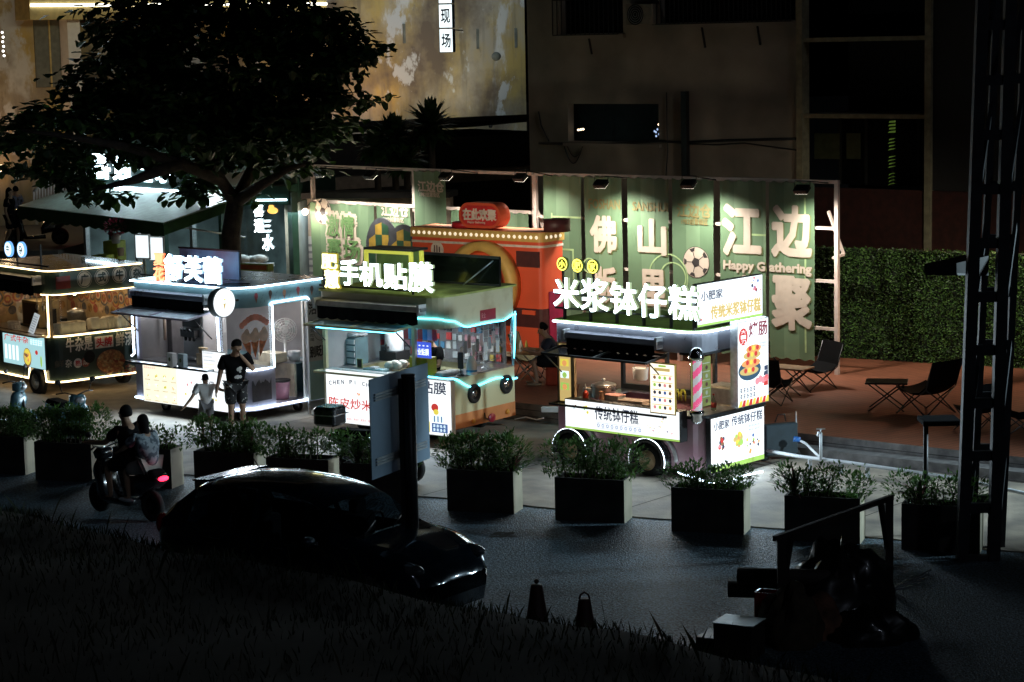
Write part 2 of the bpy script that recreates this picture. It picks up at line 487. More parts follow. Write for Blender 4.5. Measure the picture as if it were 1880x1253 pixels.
for s0, s1, z in ((-.35, -.01, .18),):
    a, b2, c, d = dk(-.3, s0, z), dk(Bq, s0, z), dk(Bq, s1, z), dk(-.3, s1, z)
    m.quad([a, b2, c, d], plank); m.quad([Vector((a.x, a.y, 0)), Vector((b2.x, b2.y, 0)), b2, a], plank); m.quad([Vector((d.x, d.y, 0)), Vector((a.x, a.y, 0)), a, d], plank)
struct(m, 'deck_step')
# ------------------------------------------------------------------ food carts
def bx(fn, l, t, r, b, off=0.0):
    xm, ym = (l + r) / 2, (t + b) / 2
    return fn(l, ym, off)[0], fn(r, ym, off)[0], fn(xm, b, off)[1], fn(xm, t, off)[1]
def edge(L, W, r, o, z, n=6, x0=None, y1=None):
    """the path along the front (left to right), round the corner and along the end of a cart"""
    x0 = -L if x0 is None else x0; y1 = W if y1 is None else y1
    pts = []
    k = max(2, int((-r - x0) / .12))
    for i in range(k + 1): pts.append((x0 + (-r - x0) * i / k, -o))
    for i in range(1, n + 1):
        a = R(-90 + 90 * i / n); pts.append((-r + (r + o) * math.cos(a), r + (r + o) * math.sin(a)))
    k = max(2, int((y1 - r) / .12))
    for i in range(1, k + 1): pts.append((o, r + (y1 - r) * i / k))
    if callable(z): return [(x, y, z(x, y)) for x, y in pts]
    return [(x, y, z) for x, y in pts]
def shell(th, L, W, zb, zc, zf, ze, r, mb_, mf_, mr_, mi_, roofov=.03, rl=.08):
    po = rrect(-L, 0, 0, W, (rl, r, .08, .08)); t = .05
    pi = rrect(-L + t, -t, t, W - t, (max(.03, rl - t), max(.03, r - t), .03, .03))
    b = MB(); b.ring(po, pi, zb, zc, mb_)
    b.prism(rrect(-L + t, -t, t, W - t, (max(.03, rl - t), max(.03, r - t), .03, .03)), zb, zb + .04, mi_)
    body = th.part(b, 'body')
    c = MB(); d = .5
    c.ring(rrect(-L + .01, -.01, .01, W - .01, (rl, r, .07, .07)), rrect(-L + .3, -d, d, W - .2, (.05,) * 4), zc, zc + .03, M_steel)
    th.part(c, 'counter')
    f = MB(); f.ring(po, pi, zf, ze, mf_)
    th.part(f, 'fascia')
    g = MB(); o = roofov
    g.prism(rrect(-L - o, o, -o, W + o, (rl + o, r + o, .08, .08)), ze, ze + .035, mr_)
    g.prism(rrect(-L + t, -t, t, W - t, (.03, max(.03, r - t), .03, .03)), zf + .05, zf + .07, mi_)
    th.part(g, 'roof')
    return body
def lbox(th, fr, bxs, d0, d1, face, prints=None, frame=None, name='light_box', label=None, lum=22, lcol=(.66, .85, 1)):
    a0, a1, b0, b1 = bxs
    m = MB(); m.M = FR(0) if fr == 'F' else EN(0)
    m.box(a0, a1, b0, b1, d0, d1, frame or M_black)
    e = .012
    m.rect(a0 + e, a1 - e, b0 + e, b1 - e, d1 + .003, face)
    if prints: prints(m, a0, a1, b0, b1, d1 + .006)
    if lum:
        c = m.M @ Vector(((a0 + a1) / 2, (b0 + b1) / 2, d1 + .05)); nrm = (m.M.to_3x3() @ Vector((0, 0, 1)))
        c = th.W @ c; nrm = th.W.to_3x3() @ nrm
        lamp('AREA', c, lum * (a1 - a0) * (b1 - b0), lcol, c + nrm, (a1 - a0, b1 - b0), 'light_box_tube')
    return th.part(m, name, label=label)
def wheel(th, x, y, z, r, w, rimmat, name='wheel', parent=None):
    t = MB(); t.lathe([(r * .62, -w / 2), (r * .92, -w / 2), (r, -w / 3), (r, w / 3), (r * .92, w / 2), (r * .62, w / 2), (r * .6, w / 3)], M_rubber, (x, y, z), 28, 'y', cap=False)
    o = th.part(t, name, parent)
    q = MB()
    q.lathe([(r * .62, -w / 2 + .005), (r * .6, -w / 2 + .03), (r * .34, -w / 2 + .05), (r * .3, -w / 2 + .015), (r * .12, -w / 2 + .015), (.01, -w / 2)], rimmat, (x, y, z), 24, 'y')
    for k in range(6):
        a = k * math.pi / 3
        q.lathe([(r * .07, -w / 2 + .028), (r * .07, -w / 2 + .044)], M_black, (x + r * .46 * math.cos(a), y, z + r * .46 * math.sin(a)), 8, 'y')
    for k in range(5):
        a = k * math.pi * .4
        q.lathe([(r * .035, -w / 2 + .0), (r * .035, -w / 2 + .02)], M_chrome, (x + r * .2 * math.cos(a), y, z + r * .2 * math.sin(a)), 6, 'y')
    th.part(q, 'rim', o)
    return o
def awning(th, L0, L1, z, mat_c, mat_v, out=.16, drop=.17, lab=None):
    """rolled-up awning: cassette, cloth valance with scallops, end brackets"""
    m = MB()
    m.prism([(-.02, -.07), (-out * .7, -.07), (-out, -.03), (-out * .9, .05), (-.02, .07)], L0, L1, mat_c)
    m.v = [Vector((v.z, v.x, v.y + z)) for v in m.v]
    o = th.part(m, 'awning')
    v = MB(); n = 60; top = []; bot = []
    for i in range(n + 1):
        x = L0 + .02 + (L1 - L0 - .04) * i / n
        y = -out * .85 - .025 * math.sin(i * .9) * .5 - .01 * math.sin(i * .37)
        top.append((x, -out * .85, z - .03)); bot.append((x, y, z - drop - .025 * abs(math.sin(i * math.pi / 6))))
    vs = top + bot
    v.add(vs, [(i, i + 1, n + 2 + i, n + 1 + i) for i in range(n)], mat_v, True)
    v.add([(x, y + .006, zz) for x, y, zz in vs], [(n + 1 + i, n + 2 + i, i + 1, i) for i in range(n)], mat_v, True)
    th.part(v, 'valance', o)
    for x in (L0 - .03, L1 + .03):
        b = MB(); b.box(x - .025, x + .025, -out - .01, -.005, z - .1, z + .09, M_box); b.box(x - .012, x + .05, -out + .02, -.02, z - .03, z + .03, M_steel); th.part(b, 'bracket', o)
    return o
def flap(th, L0, L1, z0, z1, out, fm, pane, rail=.035, name='serving_flap'):
    """raised hatch or ledge: a framed panel standing out from the front"""
    m = MB()
    P = lambda x, k: (x, -.01 - out * k, z0 + (z1 - z0) * k)
    for a, b in ((P(L0, 0), P(L1, 0)), (P(L0, 1), P(L1, 1)), (P(L0, 0), P(L0, 1)), (P(L1, 0), P(L1, 1)), (P((L0 + L1) / 2, 0), P((L0 + L1) / 2, 1))):
        m.bar(a, b, rail, rail, fm)
    o = th.part(m, name)
    q = MB(); q.quad([P(L0, 0), P(L1, 0), P(L1, 1), P(L0, 1)], pane)
    th.part(q, 'panel', o)
    return o
def paw(m, a, b, c, r, mats, n=9, seed=1):
    """a printed heap of food: overlapping small discs"""
    q = random.Random(seed)
    for i in range(n):
        t = q.random() * 6.283; k = r * .75 * math.sqrt(q.random())
        m.disc(a + k * math.cos(t), b + k * math.sin(t) * .9, c + .0006 * (i + 1), r * (.2 + .16 * q.random()), q.choice(mats), n=9)
def scribble(m, a0, a1, b0, b1, c, mat, n, seed=2, gap=.3):
    """a line of small illegible print: short bars"""
    q = random.Random(seed); w = (a1 - a0) / n
    for i in range(n):
        x = a0 + w * i; h = b1 - b0
        for k in range(3):
            y = b0 + h * (k + .15) / 3
            m.rect(x + w * gap * .5 * q.random(), x + w * (1 - gap * .5 - .2 * q.random()), y, y + h * .16, c, mat)
        m.rect(x + w * .4, x + w * .52, b0, b1, c, mat)
CARTS = 'food carts parked in a row along the pavement'

# ---- the pale pink rice cake cart
rc = T('food_cart', 'pink and silver food cart with tall white lit letters and round-topped wheel arches', 'food cart', (2.945, 34.14, 0), R(-41), CARTS)
L, W, r = 2.95, 1.82, .3
pk = pm('pink_panel', (.62, .42, .47), .35, metal=.1, var=.14, scale=2, c2=(.6, .3, .38))
lav = pm('lavender_metal', (.5, .5, .58), .3, metal=.45, var=.1, scale=3)
oliv = pm('olive_roof', (.16, .24, .05), .55, var=.25, scale=4)
inn = pm('cart_interior', (.3, .29, .28), .6)
shell(rc, L, W, .16, 1.0, 2.05, 2.4, r, pk, lav, oliv, inn)
m = MB()
for x, y in ((-L + .05, .05), (-L + .05, W - .05), (-.95, W - .05), (-1.95, W - .05), (-.05, W - .05)):
    m = MB(); m.box(x - .03, x + .03, y - .03, y + .03, 1.03, 2.05, M_black); rc.part(m, 'post')
m = MB(); m.box(-L + .08, -.08, W - .09, W - .01, 1.03, 1.12, M_black); rc.part(m, 'rail')
m = MB(); m.tube(edge(L, W, r, .045, 2.4), .018, E_led, 6); rc.part(m, 'led_strip')
# black counter band and drip rail on the end
for z, h in ((1.0, .05), (2.03, .035)):
    m = MB()
    p = edge(L, W, r, .0, z, 8, -.35); q = edge(L, W, r, .035, z, 8, -.35)
    n = len(p)
    v = p + q + [(a, b, c + h) for a, b, c in p] + [(a, b, c + h) for a, b, c in q]
    m.add(v, [(n + i, n + i + 1, 3 * n + i + 1, 3 * n + i) for i in range(n - 1)] + [(2 * n + i, 3 * n + i, 3 * n + i + 1, 2 * n + i + 1) for i in range(n - 1)] + [(i + 1, n + i + 1, n + i, i) for i in range(n - 1)], M_black); rc.part(m, 'trim')
m = MB(); p = edge(L, W, r, -.02, 1.05, 8, -.36)
v = p + [(a, b, 2.04) for a, b, c in p]; n = len(p)
m.add(v, [(i, i + 1, n + i + 1, n + i) for i in range(n - 1)], M_clear, True); rc.part(m, 'end_window')
# letters on the roof
f = MB(); lets = []
for ch, l, t, rr_, b in (('米', 1016, 511, 1064, 566), ('浆', 1066, 512, 1117, 573), ('钵', 1120, 519, 1169, 578), ('仔', 1172, 522, 1223, 584), ('糕', 1227, 525, 1281, 588)):
    m = MB(); m.M = FR(.04); a = bx(rc.F, l, t, rr_, b, .1)
    m.text(ch, a[0], a[1], a[2], a[3], 0, E_letter, .06, .012, E_ltside); lets.append(m)
for x in (-2.75, -2.2, -1.65, -1.1, -.55, -.1):
    f.bar((x, .03, 2.43), (x, .03, 2.95), .04, .04, M_black)
for z in (2.62, 2.86): f.bar((-L, .03, z), (-.05, .03, z), .03, .03, M_black)
so = rc.part(f, 'sign_frame'); [rc.part(m, 'letter', so) for m in lets]
for ch, x, y in (('小', 1032, 485), ('肥', 1060, 488), ('家', 1088, 490)):
    m = MB(); m.M = FR(.04); a, b = rc.F(x, y, .04)
    m.lathe([(.115, -.05), (.115, 0)], oliv, (a, b, 0), 24, 'z')
    m.annul(a, b, .004, .088, .11, E_yel); m.text(ch, a - .062, a + .062, b - .065, b + .065, .004, E_yel, .006, .01)
    m.bar((a, b - .11, -.02), (a, 2.9, -.02), .03, .03, M_black)
    rc.part(m, 'round_sign', so)
# lit boards
E_boxw = E_box
def p1(m, a0, a1, b0, b1, c):
    w, h = a1 - a0, b1 - b0
    m.text('传统钵仔糕', a0 + w * .27, a0 + w * .65, b0 + h * .42, b0 + h * .88, c, P_ink, 0, .016)
    for k, (u, n) in enumerate(((.3, 5), (.5, 5))):
        for i in range(n):
            m.annul(a0 + w * (u + .04 * i), b0 + h * .24, c, .018, .03, P_blue, 10)
    m.rect(a0 + w * .29, a0 + w * .67, b0 + h * .325, b0 + h * .335, c, P_blue); m.rect(a0 + w * .29, a0 + w * .67, b0 + h * .145, b0 + h * .155, c, P_blue)
    paw(m, a0 + w * .1, b0 + h * .74, c, .07, [P_ink, P_brn, P_lite], 12, 3); paw(m, a0 + w * .19, b0 + h * .7, c, .08, [P_grn, P_yel, P_lite], 14, 4)
    q = random.Random(9)
    for i in range(16): paw(m, a0 + w * (.72 + .24 * q.random()), b0 + h * (.2 + .65 * q.random()), c, .03, [P_blue, P_org, P_yel, P_pink, P_ink, P_lite], 4, i)
    for i in range(6): scribble(m, a0 + w * (.02 + .1 * (i % 2)), a0 + w * (.08 + .1 * (i % 2)), b0 + h * (.1 + .12 * (i // 2)), b0 + h * (.16 + .12 * (i // 2)), c, P_lite, 3, i)
    m.rect(a0 + .01, a1 - .01, b0 + .012, b0 + h * .09, c - .001, P_grn)
lbox(rc, 'F', bx(rc.F, 1037.5, 744, 1248.5, 800, .2), .01, .2, E_boxw, p1, label='long low light box with grey-blue writing and fruit pictures')
def p2(m, a0, a1, b0, b1, c):
    w, h = a1 - a0, b1 - b0
    m.text('小肥家', a0 + w * .05, a0 + w * .34, b0 + h * .76, b0 + h * .92, c, P_ink, 0, .02)
    m.text('传统钵仔糕', a0 + w * .38, a0 + w * .96, b0 + h * .76, b0 + h * .95, c, P_ink, 0, .016)
    paw(m, a0 + w * .2, b0 + h * .5, c, .13, [P_red, P_brn, P_pink, P_ink], 14, 5); paw(m, a0 + w * .5, b0 + h * .5, c, .16, [P_gold, P_yel, P_org, P_grn], 22, 6)
    for i in range(2): scribble(m, a0 + w * .7, a0 + w * .93, b0 + h * (.6 + .07 * i), b0 + h * (.645 + .07 * i), c, P_blue, 8, i)
    q = random.Random(3)
    for i in range(13): m.disc(a0 + w * (.66 + .28 * q.random()), b0 + h * (.15 + .38 * q.random()), c, .018 + .015 * q.random(), q.choice([P_blue, P_pink, P_yel, P_org, P_ink, P_grn]), n=10)
    m.rect(a0 + .01, a1 - .01, b0 + .012, b0 + h * .1, c - .001, P_grn)
e2 = bx(rc.E, 1304.5, 757, 1403, 857, .1)
lbox(rc, 'E', e2, .01, .1, E_boxw, p2, label='lower end light box with fruit pictures')
def p3(m, a0, a1, b0, b1, c):
    w, h = a1 - a0, b1 - b0
    m.text('小肥家', a0 + w * .06, a0 + w * .38, b0 + h * .6, b0 + h * .82, c, P_ink, 0, .02)
    m.text('传统米浆钵仔糕', a0 + w * .2, a0 + w * .96, b0 + h * .14, b0 + h * .46, c + .002, P_gold, .004, .03, slant=0)
    pass
    paw(m, a0 + w * .05, b0 + h * .16, c, .05, [P_red, P_brn, P_ink], 7, 8)
    q = random.Random(5)
    for i in range(14): m.disc(a0 + w * (.83 + .15 * q.random()), b0 + h * (.6 + .35 * q.random()), c, .012 + .02 * q.random(), q.choice([P_ink, P_pink, P_yel, P_red, P_blue]), n=10)
    for i in range(3): m.disc(a0 + w * (.42 + .07 * i), b0 + h * .88, c, .012, P_brn, n=8)
    m.rect(a0 + .01, a1 - .01, b0 + .012, b0 + h * .07, c - .001, P_grn)
e3 = bx(rc.E, 1281, 513, 1402, 592, 0.0)
lbox(rc, 'E', e3, -.1, -.02, E_boxw, p3, label='rooftop light box with gold outlined writing')
def p4(m, a0, a1, b0, b1, c):
    w, h = a1 - a0, b1 - b0
    m.disc(a0 + w * .18, b0 + h * .82, c, w * .14, P_red, h * .1)
    for i, ch in enumerate('大一刀'): m.text(ch, a0 + w * .1, a0 + w * .26, b0 + h * (.855 - .06 * i), b0 + h * (.9 - .06 * i), c + .002, E_boxw, 0, .01)
    m.text('烤肠', a0 + w * .36, a0 + w * .95, b0 + h * .8, b0 + h * .97, c, em('print_maroon', (.4, .04, .08), .45), 0, .02)
    for i in range(2): scribble(m, a0 + w * .72, a0 + w * .94, b0 + h * (.66 + .035 * i), b0 + h * (.69 + .035 * i), c, P_ink, 5, i)
    m.disc(a0 + w * .38, b0 + h * .42, c, w * .36, em('print_plate', (.05, .12, .2), .6), h * .12)
    for i, (x, y, s) in enumerate(((.36, .41, .3), (.42, .5, .3), (.45, .59, .28), (.5, .66, .24))):
        m.disc(a0 + w * x, b0 + h * y, c + .001 + i * .001, w * s, [P_gold, P_org][i % 2], h * .05)
        for j in range(3): m.disc(a0 + w * (x - .12 + .12 * j), b0 + h * (y + .01), c + .006 + .0005 * j, w * .05, P_yel if j % 2 else P_red, h * .03, 10)
    for i in range(4): m.quad([(a0 + w * (.82 + .03 * (i % 2)), b0 + h * (.2 + .06 * i), c), (a0 + w * .97, b0 + h * (.2 + .06 * i), c), (a0 + w * .97, b0 + h * (.26 + .06 * i), c), (a0 + w * .85, b0 + h * (.25 + .06 * i), c)], P_ink if i > 1 else P_red)
    for i in range(4): m.disc(a0 + w * (.62 + .1 * i), b0 + h * (.27 + .02 * (i % 2)), c, w * .07, P_pink, n=9)
    for i in range(2): scribble(m, a0 + w * .06, a0 + w * .58, b0 + h * (.1 + .07 * i), b0 + h * (.155 + .07 * i), c, P_ink, 5, i + 3)
    for i in range(9):
        x = a0 + .012 + (w - .024) * i / 9
        m.quad([(x, b0 + .012, c), (x + w / 9 * .98, b0 + .012, c), (x + w / 9 * 1.2 if i < 8 else a1 - .012, b0 + h * .08, c), (x + w / 18, b0 + h * .08, c)], P_red if i % 2 else P_yel)
e4 = bx(rc.E, 1354, 587, 1411, 744, .3)
lbox(rc, 'E', e4, .16, .3, E_boxw, p4, frame=M_steel, label='tall sausage light box with red and yellow striped foot')
m = MB(); m.bar((.0, e4[0] + .3, 2.38), (.2, e4[0] + .3, 2.38), .03, .03, M_steel); rc.part(m, 'sign_bracket'); m = MB(); m.bar((.0, e4[0] + .3, 1.1), (.2, e4[0] + .3, 1.1), .03, .03, M_steel); rc.part(m, 'sign_bracket')
# awning, hatch and ledge
a = bx(rc.F, 1048, 606, 1217, 627)
awning(rc, a[0], a[1] - .05, 2.2, lav, M_blk_fabric, .17, .2)
flap(rc, -2.78, -.62, 2.0, 1.93, .55, M_black, glass('pane_flap', (.55, .6, .62), .25))
flap(rc, -2.92, -.5, 1.03, 1.03, .2, M_black, pm('ledge_glass', (.35, .38, .3), .15, metal=.3), name='serving_ledge')
m = MB()
for x in (-2.8, -.62): m = MB(); m.tube([(x, -.5, 1.94), (x, -.02, 1.55)], .012, M_black, 5); rc.part(m, 'strut')
# poster strip at the left of the hatch
m = MB(); m.M = FR(.0)
m.rect(-2.86, -2.62, 1.06, 2.02, .004, P_gold)
for i, k in enumerate((P_lite, P_yel, P_lite, P_grn)):
    m.rect(-2.84, -2.66, 1.85 - .2 * i, 1.97 - .2 * i, .006, k); m.disc(-2.75, 1.9 - .2 * i, .008, .05, P_org if i % 2 else P_grn, n=12)
m.box(-2.9, -2.6, 1.04, 2.04, -.03, 0, M_tan); m.box(-2.6, -2.54, 1.04, 2.04, -.05, .01, M_tan); rc.part(m, 'poster')
# barber pole on the corner
m = MB(); n = 40; N = 36; rr = .085; z0, z1 = 1.16, 1.95
c0 = Vector((-.06, .03, 0))
ps, pw = em('pole_pink', (.95, .12, .3), .9), em('pole_white', (.85, .85, .9), .55)
for i in range(n):
    for k in range(N):
        a, b = 2 * math.pi * k / N, 2 * math.pi * (k + 1) / N; y, yy = z0 + (z1 - z0) * i / n, z0 + (z1 - z0) * (i + 1) / n
        s = ((k / N * 2 - (i / n) * 3.2) % 1) < .5
        m.add([(c0.x + rr * math.cos(a), c0.y + rr * math.sin(a), y), (c0.x + rr * math.cos(b), c0.y + rr * math.sin(b), y), (c0.x + rr * math.cos(b), c0.y + rr * math.sin(b), yy), (c0.x + rr * math.cos(a), c0.y + rr * math.sin(a), yy)], [(0, 1, 2, 3)], ps if s else pw, True)
bp = rc.part(m, 'barber_pole')
m = MB()
m.lathe([(.02, .92), (.07, .94), (.1, .99), (.09, 1.06), (.12, 1.09), (.12, 1.13), (.095, 1.16)], M_chrome, c0, 20); m.lathe([(.095, 1.95), (.125, 1.98), (.125, 2.02), (.11, 2.05), (.1, 2.11), (.06, 2.16), (.01, 2.18)], M_chrome, c0, 20)
m.lathe([(.1, 1.15), (.1, 1.96)], M_clear, c0, 20)
rc.part(m, 'cap', bp)
# menu boards
def menu(m, a0, a1, b0, b1, c, seed=1):
    w, h = a1 - a0, b1 - b0; q = random.Random(seed)
    m.rect(a0 + w * .2, a1 - w * .2, b0 + h * .84, b0 + h * .9, c, P_gold); m.rect(a0 + w * .35, a1 - w * .35, b0 + h * .92, b0 + h * .96, c, P_grn)
    for i in range(5):
        y = b0 + h * (.1 + .145 * i)
        m.rect(a0 + w * .1, a1 - w * .1, y + h * .075, y + h * .09, c, P_gold)
        for j in range(4): m.disc(a0 + w * (.2 + .2 * j), y + h * .03, c, w * .06, q.choice([P_ink, P_pink, P_grn, P_blue, P_brn, P_org]), n=9)
E_menu = em('menu_lit', (1, .9, .72), 1.5)
a = bx(rc.F, 1193, 667, 1240, 761, .22)
m = MB(); m.M = Matrix.Translation((0, -.22, 0)) @ Matrix.Rotation(R(-8), 4, 'X') @ FR(0) if False else FR(.22)
m.box(a[0], a[1], a[2], a[3], -.03, 0, pm('yellow_frame', (.7, .5, .08), .5)); m.rect(a[0] + .015, a[1] - .015, a[2] + .02, a[3] - .02, .003, E_menu); menu(m, a[0], a[1], a[2], a[3], .006, 4)
rc.part(m, 'menu_board', label='lit yellow-framed menu board leaning at the corner')
a = bx(rc.E, 1270, 657, 1306, 748, -.06)
m = MB(); m.M = EN(-.07); m.box(a[0], a[1], a[2], a[3], -.01, 0, pm('yellow_card', (.45, .42, .1), .6)); 
for i in range(5):
    for j in range(3): m.disc(a[0] + (a[1] - a[0]) * (.22 + .28 * j), a[2] + (a[3] - a[2]) * (.1 + .17 * i), .003, .035, [pm('card_dot', (.2, .07, .05), .6), pm('card_dot_b', (.7, .66, .5), .6)][(i + j) % 2], n=10)
    m.rect(a[0] + .03, a[1] - .03, a[2] + (a[3] - a[2]) * (.18 + .17 * i), a[2] + (a[3] - a[2]) * (.2 + .17 * i), .003, pm('card_white', (.75, .72, .55), .6))
rc.part(m, 'menu_sheet')
# wheels and arches
for px_, py_ in ((1057, 835), (1199, 850)):
    a, b = rc.F(px_, py_, .02)
    b = .28
    wheel(rc, a, -.08, b, .27, .2, pm('rim_gold', (.75, .55, .33), .45))
    m = MB(); pts = [(a + .36 * math.cos(R(k)), b + .36 * math.sin(R(k))) for k in range(-14, 195, 8)]; pin = [(a + .29 * math.cos(R(k)), b + .29 * math.sin(R(k))) for k in range(-14, 195, 8)]
    n = len(pts); v = [(x, y, z) for y in (.02, -.2) for p in (pts, pin) for x, z in p]
    m.add(v, [(2 * n + i, 2 * n + i + 1, 3 * n + i + 1, 3 * n + i) for i in range(n - 1)] + [(i, i + 1, 2 * n + i + 1, 2 * n + i) for i in range(n - 1)] + [(n + i + 1, n + i, 3 * n + i, 3 * n + i + 1) for i in range(n - 1)], pm('fender_black', (.02, .022, .025), .25, coat=.5), True)
    m.lathe([(.3, -.004), (.3, .0)], M_black, (a, 0, b), 24, 'y')
    o = rc.part(m, 'fender')
    m = MB(); m.tube([(x, -.19, z) for x, z in pts], .01, em('led_mid', (.8, .9, 1), 5), 5); rc.part(m, 'led_strip', o)
    m = MB(); m.tube([(a + .46 * math.cos(R(k)), -.01, b + .43 * math.sin(R(k))) for k in range(0, 70, 8)], .035, M_white, 6); rc.part(m, 'arch_trim', o)
for k, (x, z) in enumerate(((-.9, 2.0), (-2.2, 2.0))):
    m = MB(); m.lathe([(.05, .06), (.09, 0)], M_box, (x, .75, z), 14); m.ball((x, .75, z), .035, em('bulb_warm', (1, .7, .42), 14), 10, 6); rc.part(m, 'ceiling_lamp')
    lamp('POINT', rc.W @ Vector((x, .7, z - .12)), 26, (1, .72, .46), size=.06, name='cart_bulb')
RC = rc
def interp(x, xs, ys):
    if x <= xs[0]: return ys[0]
    for i in range(len(xs) - 1):
        if x <= xs[i + 1]:
            k = (x - xs[i]) / (xs[i + 1] - xs[i]); k = k * k * (3 - 2 * k)
            return ys[i] + (ys[i + 1] - ys[i]) * k
    return ys[-1]
def wallpath(m, pts, t, z0, z1, mat):
    """a wall of thickness t along an open path (outside face on the right-hand side)"""
    n = len(pts); inn_ = []
    for i in range(n):
        a = Vector(pts[max(0, i - 1)]); b = Vector(pts[min(n - 1, i + 1)]); d = (b - a); d.normalize()
        inn_.append((pts[i][0] - d.y * t, pts[i][1] + d.x * t))
    v = [(x, y, z) for z in (z0, z1) for p in (pts, inn_) for x, y in p]
    f = []
    for i in range(n - 1):
        f += [(i, i + 1, 2 * n + i + 1, 2 * n + i), (n + i + 1, n + i, 3 * n + i, 3 * n + i + 1), (2 * n + i, 2 * n + i + 1, 3 * n + i + 1, 3 * n + i), (i + 1, i, n + i, n + i + 1)]
    f += [(0, 2 * n, 3 * n, n), (n - 1, 2 * n - 1, 4 * n - 1, 3 * n - 1)]
    m.add(v, f, mat)
def xy(pts): return [(p[0], p[1]) for p in pts]

# ---------------------------------------------------------------- the cream phone film cart
cc = T('food_cart', 'cream and orange cart with wavy blue neon lines and dark panel on its roof', 'food cart', (-1.26, 37.7, 0), R(-37), CARTS)
L, W, r = 2.79, 2.2, .4
cream = pm('cream_panel', (.66, .61, .36), .4, var=.1, scale=1.5, c2=(.7, .66, .42))
cream_top = pm('cream_stained', (.62, .58, .4), .5, scale=2.5, c2=(.46, .4, .24), lo=.5, hi=.75)
orange = pm('orange_panel', (.7, .27, .1), .45, var=.12, scale=2)
olroof = pm('letter_lit_roof', (.45, .5, .14), .6, var=.3, scale=3)  # pale roof; the glow of the yellow letters is put into this colour
pinn = pm('pale_interior', (.4, .41, .42), .5, var=.05)
shell(cc, L, W, .5, 1.15, 2.06, 2.62, r, cream, cream_top, olroof, pinn, .05, .1)
m = MB(); t = .05
m.ring(rrect(-L - .004, .004, -.004, W + .004, (.1, r, .08, .08)), rrect(-L + t, -t, t, W - t, (.05, r - t, .03, .03)), .24, .5, orange); cc.part(m, 'skirt')
m = MB(); m.box(-L + .05, -.2, W - .06, W - .02, 1.15, 2.06, pm('grey_back_wall', (.2, .2, .21), .6, var=.1))
m.M = FR(-(W - .065)); q = random.Random(14); gd = [pm('goods_%d' % i, c, .45) for i, c in enumerate(((.7, .7, .7), (.55, .06, .06), (.1, .3, .5), (.03, .03, .04), (.6, .45, .1), (.45, .5, .52), (.6, .3, .35)))]
for i in range(17):
    for j in range(5):
        if q.random() < .85: x, z = -2.7 + .145 * i, 1.22 + .165 * j; m.box(x, x + q.uniform(.07, .12), z, z + q.uniform(.09, .14), 0, .02 + .02 * q.random(), q.choice(gd))
cc.part(m, 'display_wall')
m = MB(); m.box(-L + .02, -L + .07, .1, W - .1, 1.15, 2.06, pinn); cc.part(m, 'side_wall')
for x, y in ((-L + .06, .06), (-.62, .05)):
    m = MB(); m.box(x - .035, x + .035, y - .035, y + .035, 1.15, 2.08, cream); cc.part(m, 'post')
m = MB(); p = edge(L, W, r, -.02, 1.16, 8, -.6); n = len(p); v = p + [(a, b, 2.08) for a, b, c in p]
m.add(v, [(i, i + 1, n + i + 1, n + i) for i in range(n - 1)], M_clear, True); cc.part(m, 'end_window')
m = MB(); m.tube([(-.02, W - .06, 1.16), (-.02, W - .06, 2.08)], .03, M_steel, 8); cc.part(m, 'post')
# neon
def wave(pts, fall):
    ys = [cc.E(x, y)[0] for x, y in pts]; zs = [cc.E(x, y)[1] for x, y in pts]
    return lambda x, y: (zs[0] if y < ys[0] else interp(y, ys, zs))
up = wave([(809, 587), (828, 590), (856, 600.5), (890, 593.5), (924, 588), (940, 578)], 0)
m = MB(); m.tube(edge(L, W, r, .02, up, 8, -.75), .016, E_cyan, 6); cc.part(m, 'neon_strip')
lo = wave([(801, 694.6), (828, 696), (866.6, 711), (912, 694), (941, 695.5)], 0)
m = MB(); m.tube(edge(L, W, r, .02, lo, 8, -.45), .016, E_cyan, 6); cc.part(m, 'neon_strip')
m = MB(); a = cc.E(940, 578); b = cc.E(935, 662); m.tube([(.02, W - .02, 2.16), (.03, W - .05, 1.7), (.0, W - .06, 1.3)], .014, E_cyan, 6); cc.part(m, 'neon_strip')
# letters
f = MB()
f.bar((-L, .02, 2.72), (-.5, .02, 2.72), .03, .03, M_black); f.bar((-L + .1, .03, 2.64), (-L + .1, .03, 3.1), .03, .03, M_black); f.bar((-.6, .03, 2.64), (-.6, .03, 2.9), .03, .03, M_black)
so = cc.part(f, 'sign_frame')
for ch, l, t, rr_, b, e, s in (('肥', 590, 467, 618, 494, E_yel, E_yel), ('慧', 596, 496, 622, 529, E_yel, E_yel), ('手', 625, 477, 658, 524, E_letter, E_ltside), ('机', 661, 482, 702, 526, E_letter, E_ltside), ('贴', 705, 484, 747, 531, E_letter, E_ltside), ('膜', 750, 482, 795, 536, E_letter, E_ltside)):
    m = MB(); m.M = FR(.02); a = bx(cc.F, l, t, rr_, b, .07)
    if e is E_yel:
        m.text(ch, a[0] - .015, a[1] + .015, a[2] - .015, a[3] + .015, 0, em('letter_back_yellow', (.5, .42, .05), .6), .03, .045)
        m.text(ch, a[0], a[1], a[2], a[3], .034, em('letter_pale_yellow', (1, .93, .45), 3), .02, .02)
    else: m.text(ch, a[0], a[1], a[2], a[3], 0, e, .06, .022, s)
    cc.part(m, 'letter', so)
lamp('SPOT', cc.W @ Vector((-1.6, 2.35, 2.9)), 420, (1, .84, .6), (-.4, 46.2, 1.7), .2, 'camera_fill_lamp', R(84), .9)  # added spot without a fixture, brightens the camera model
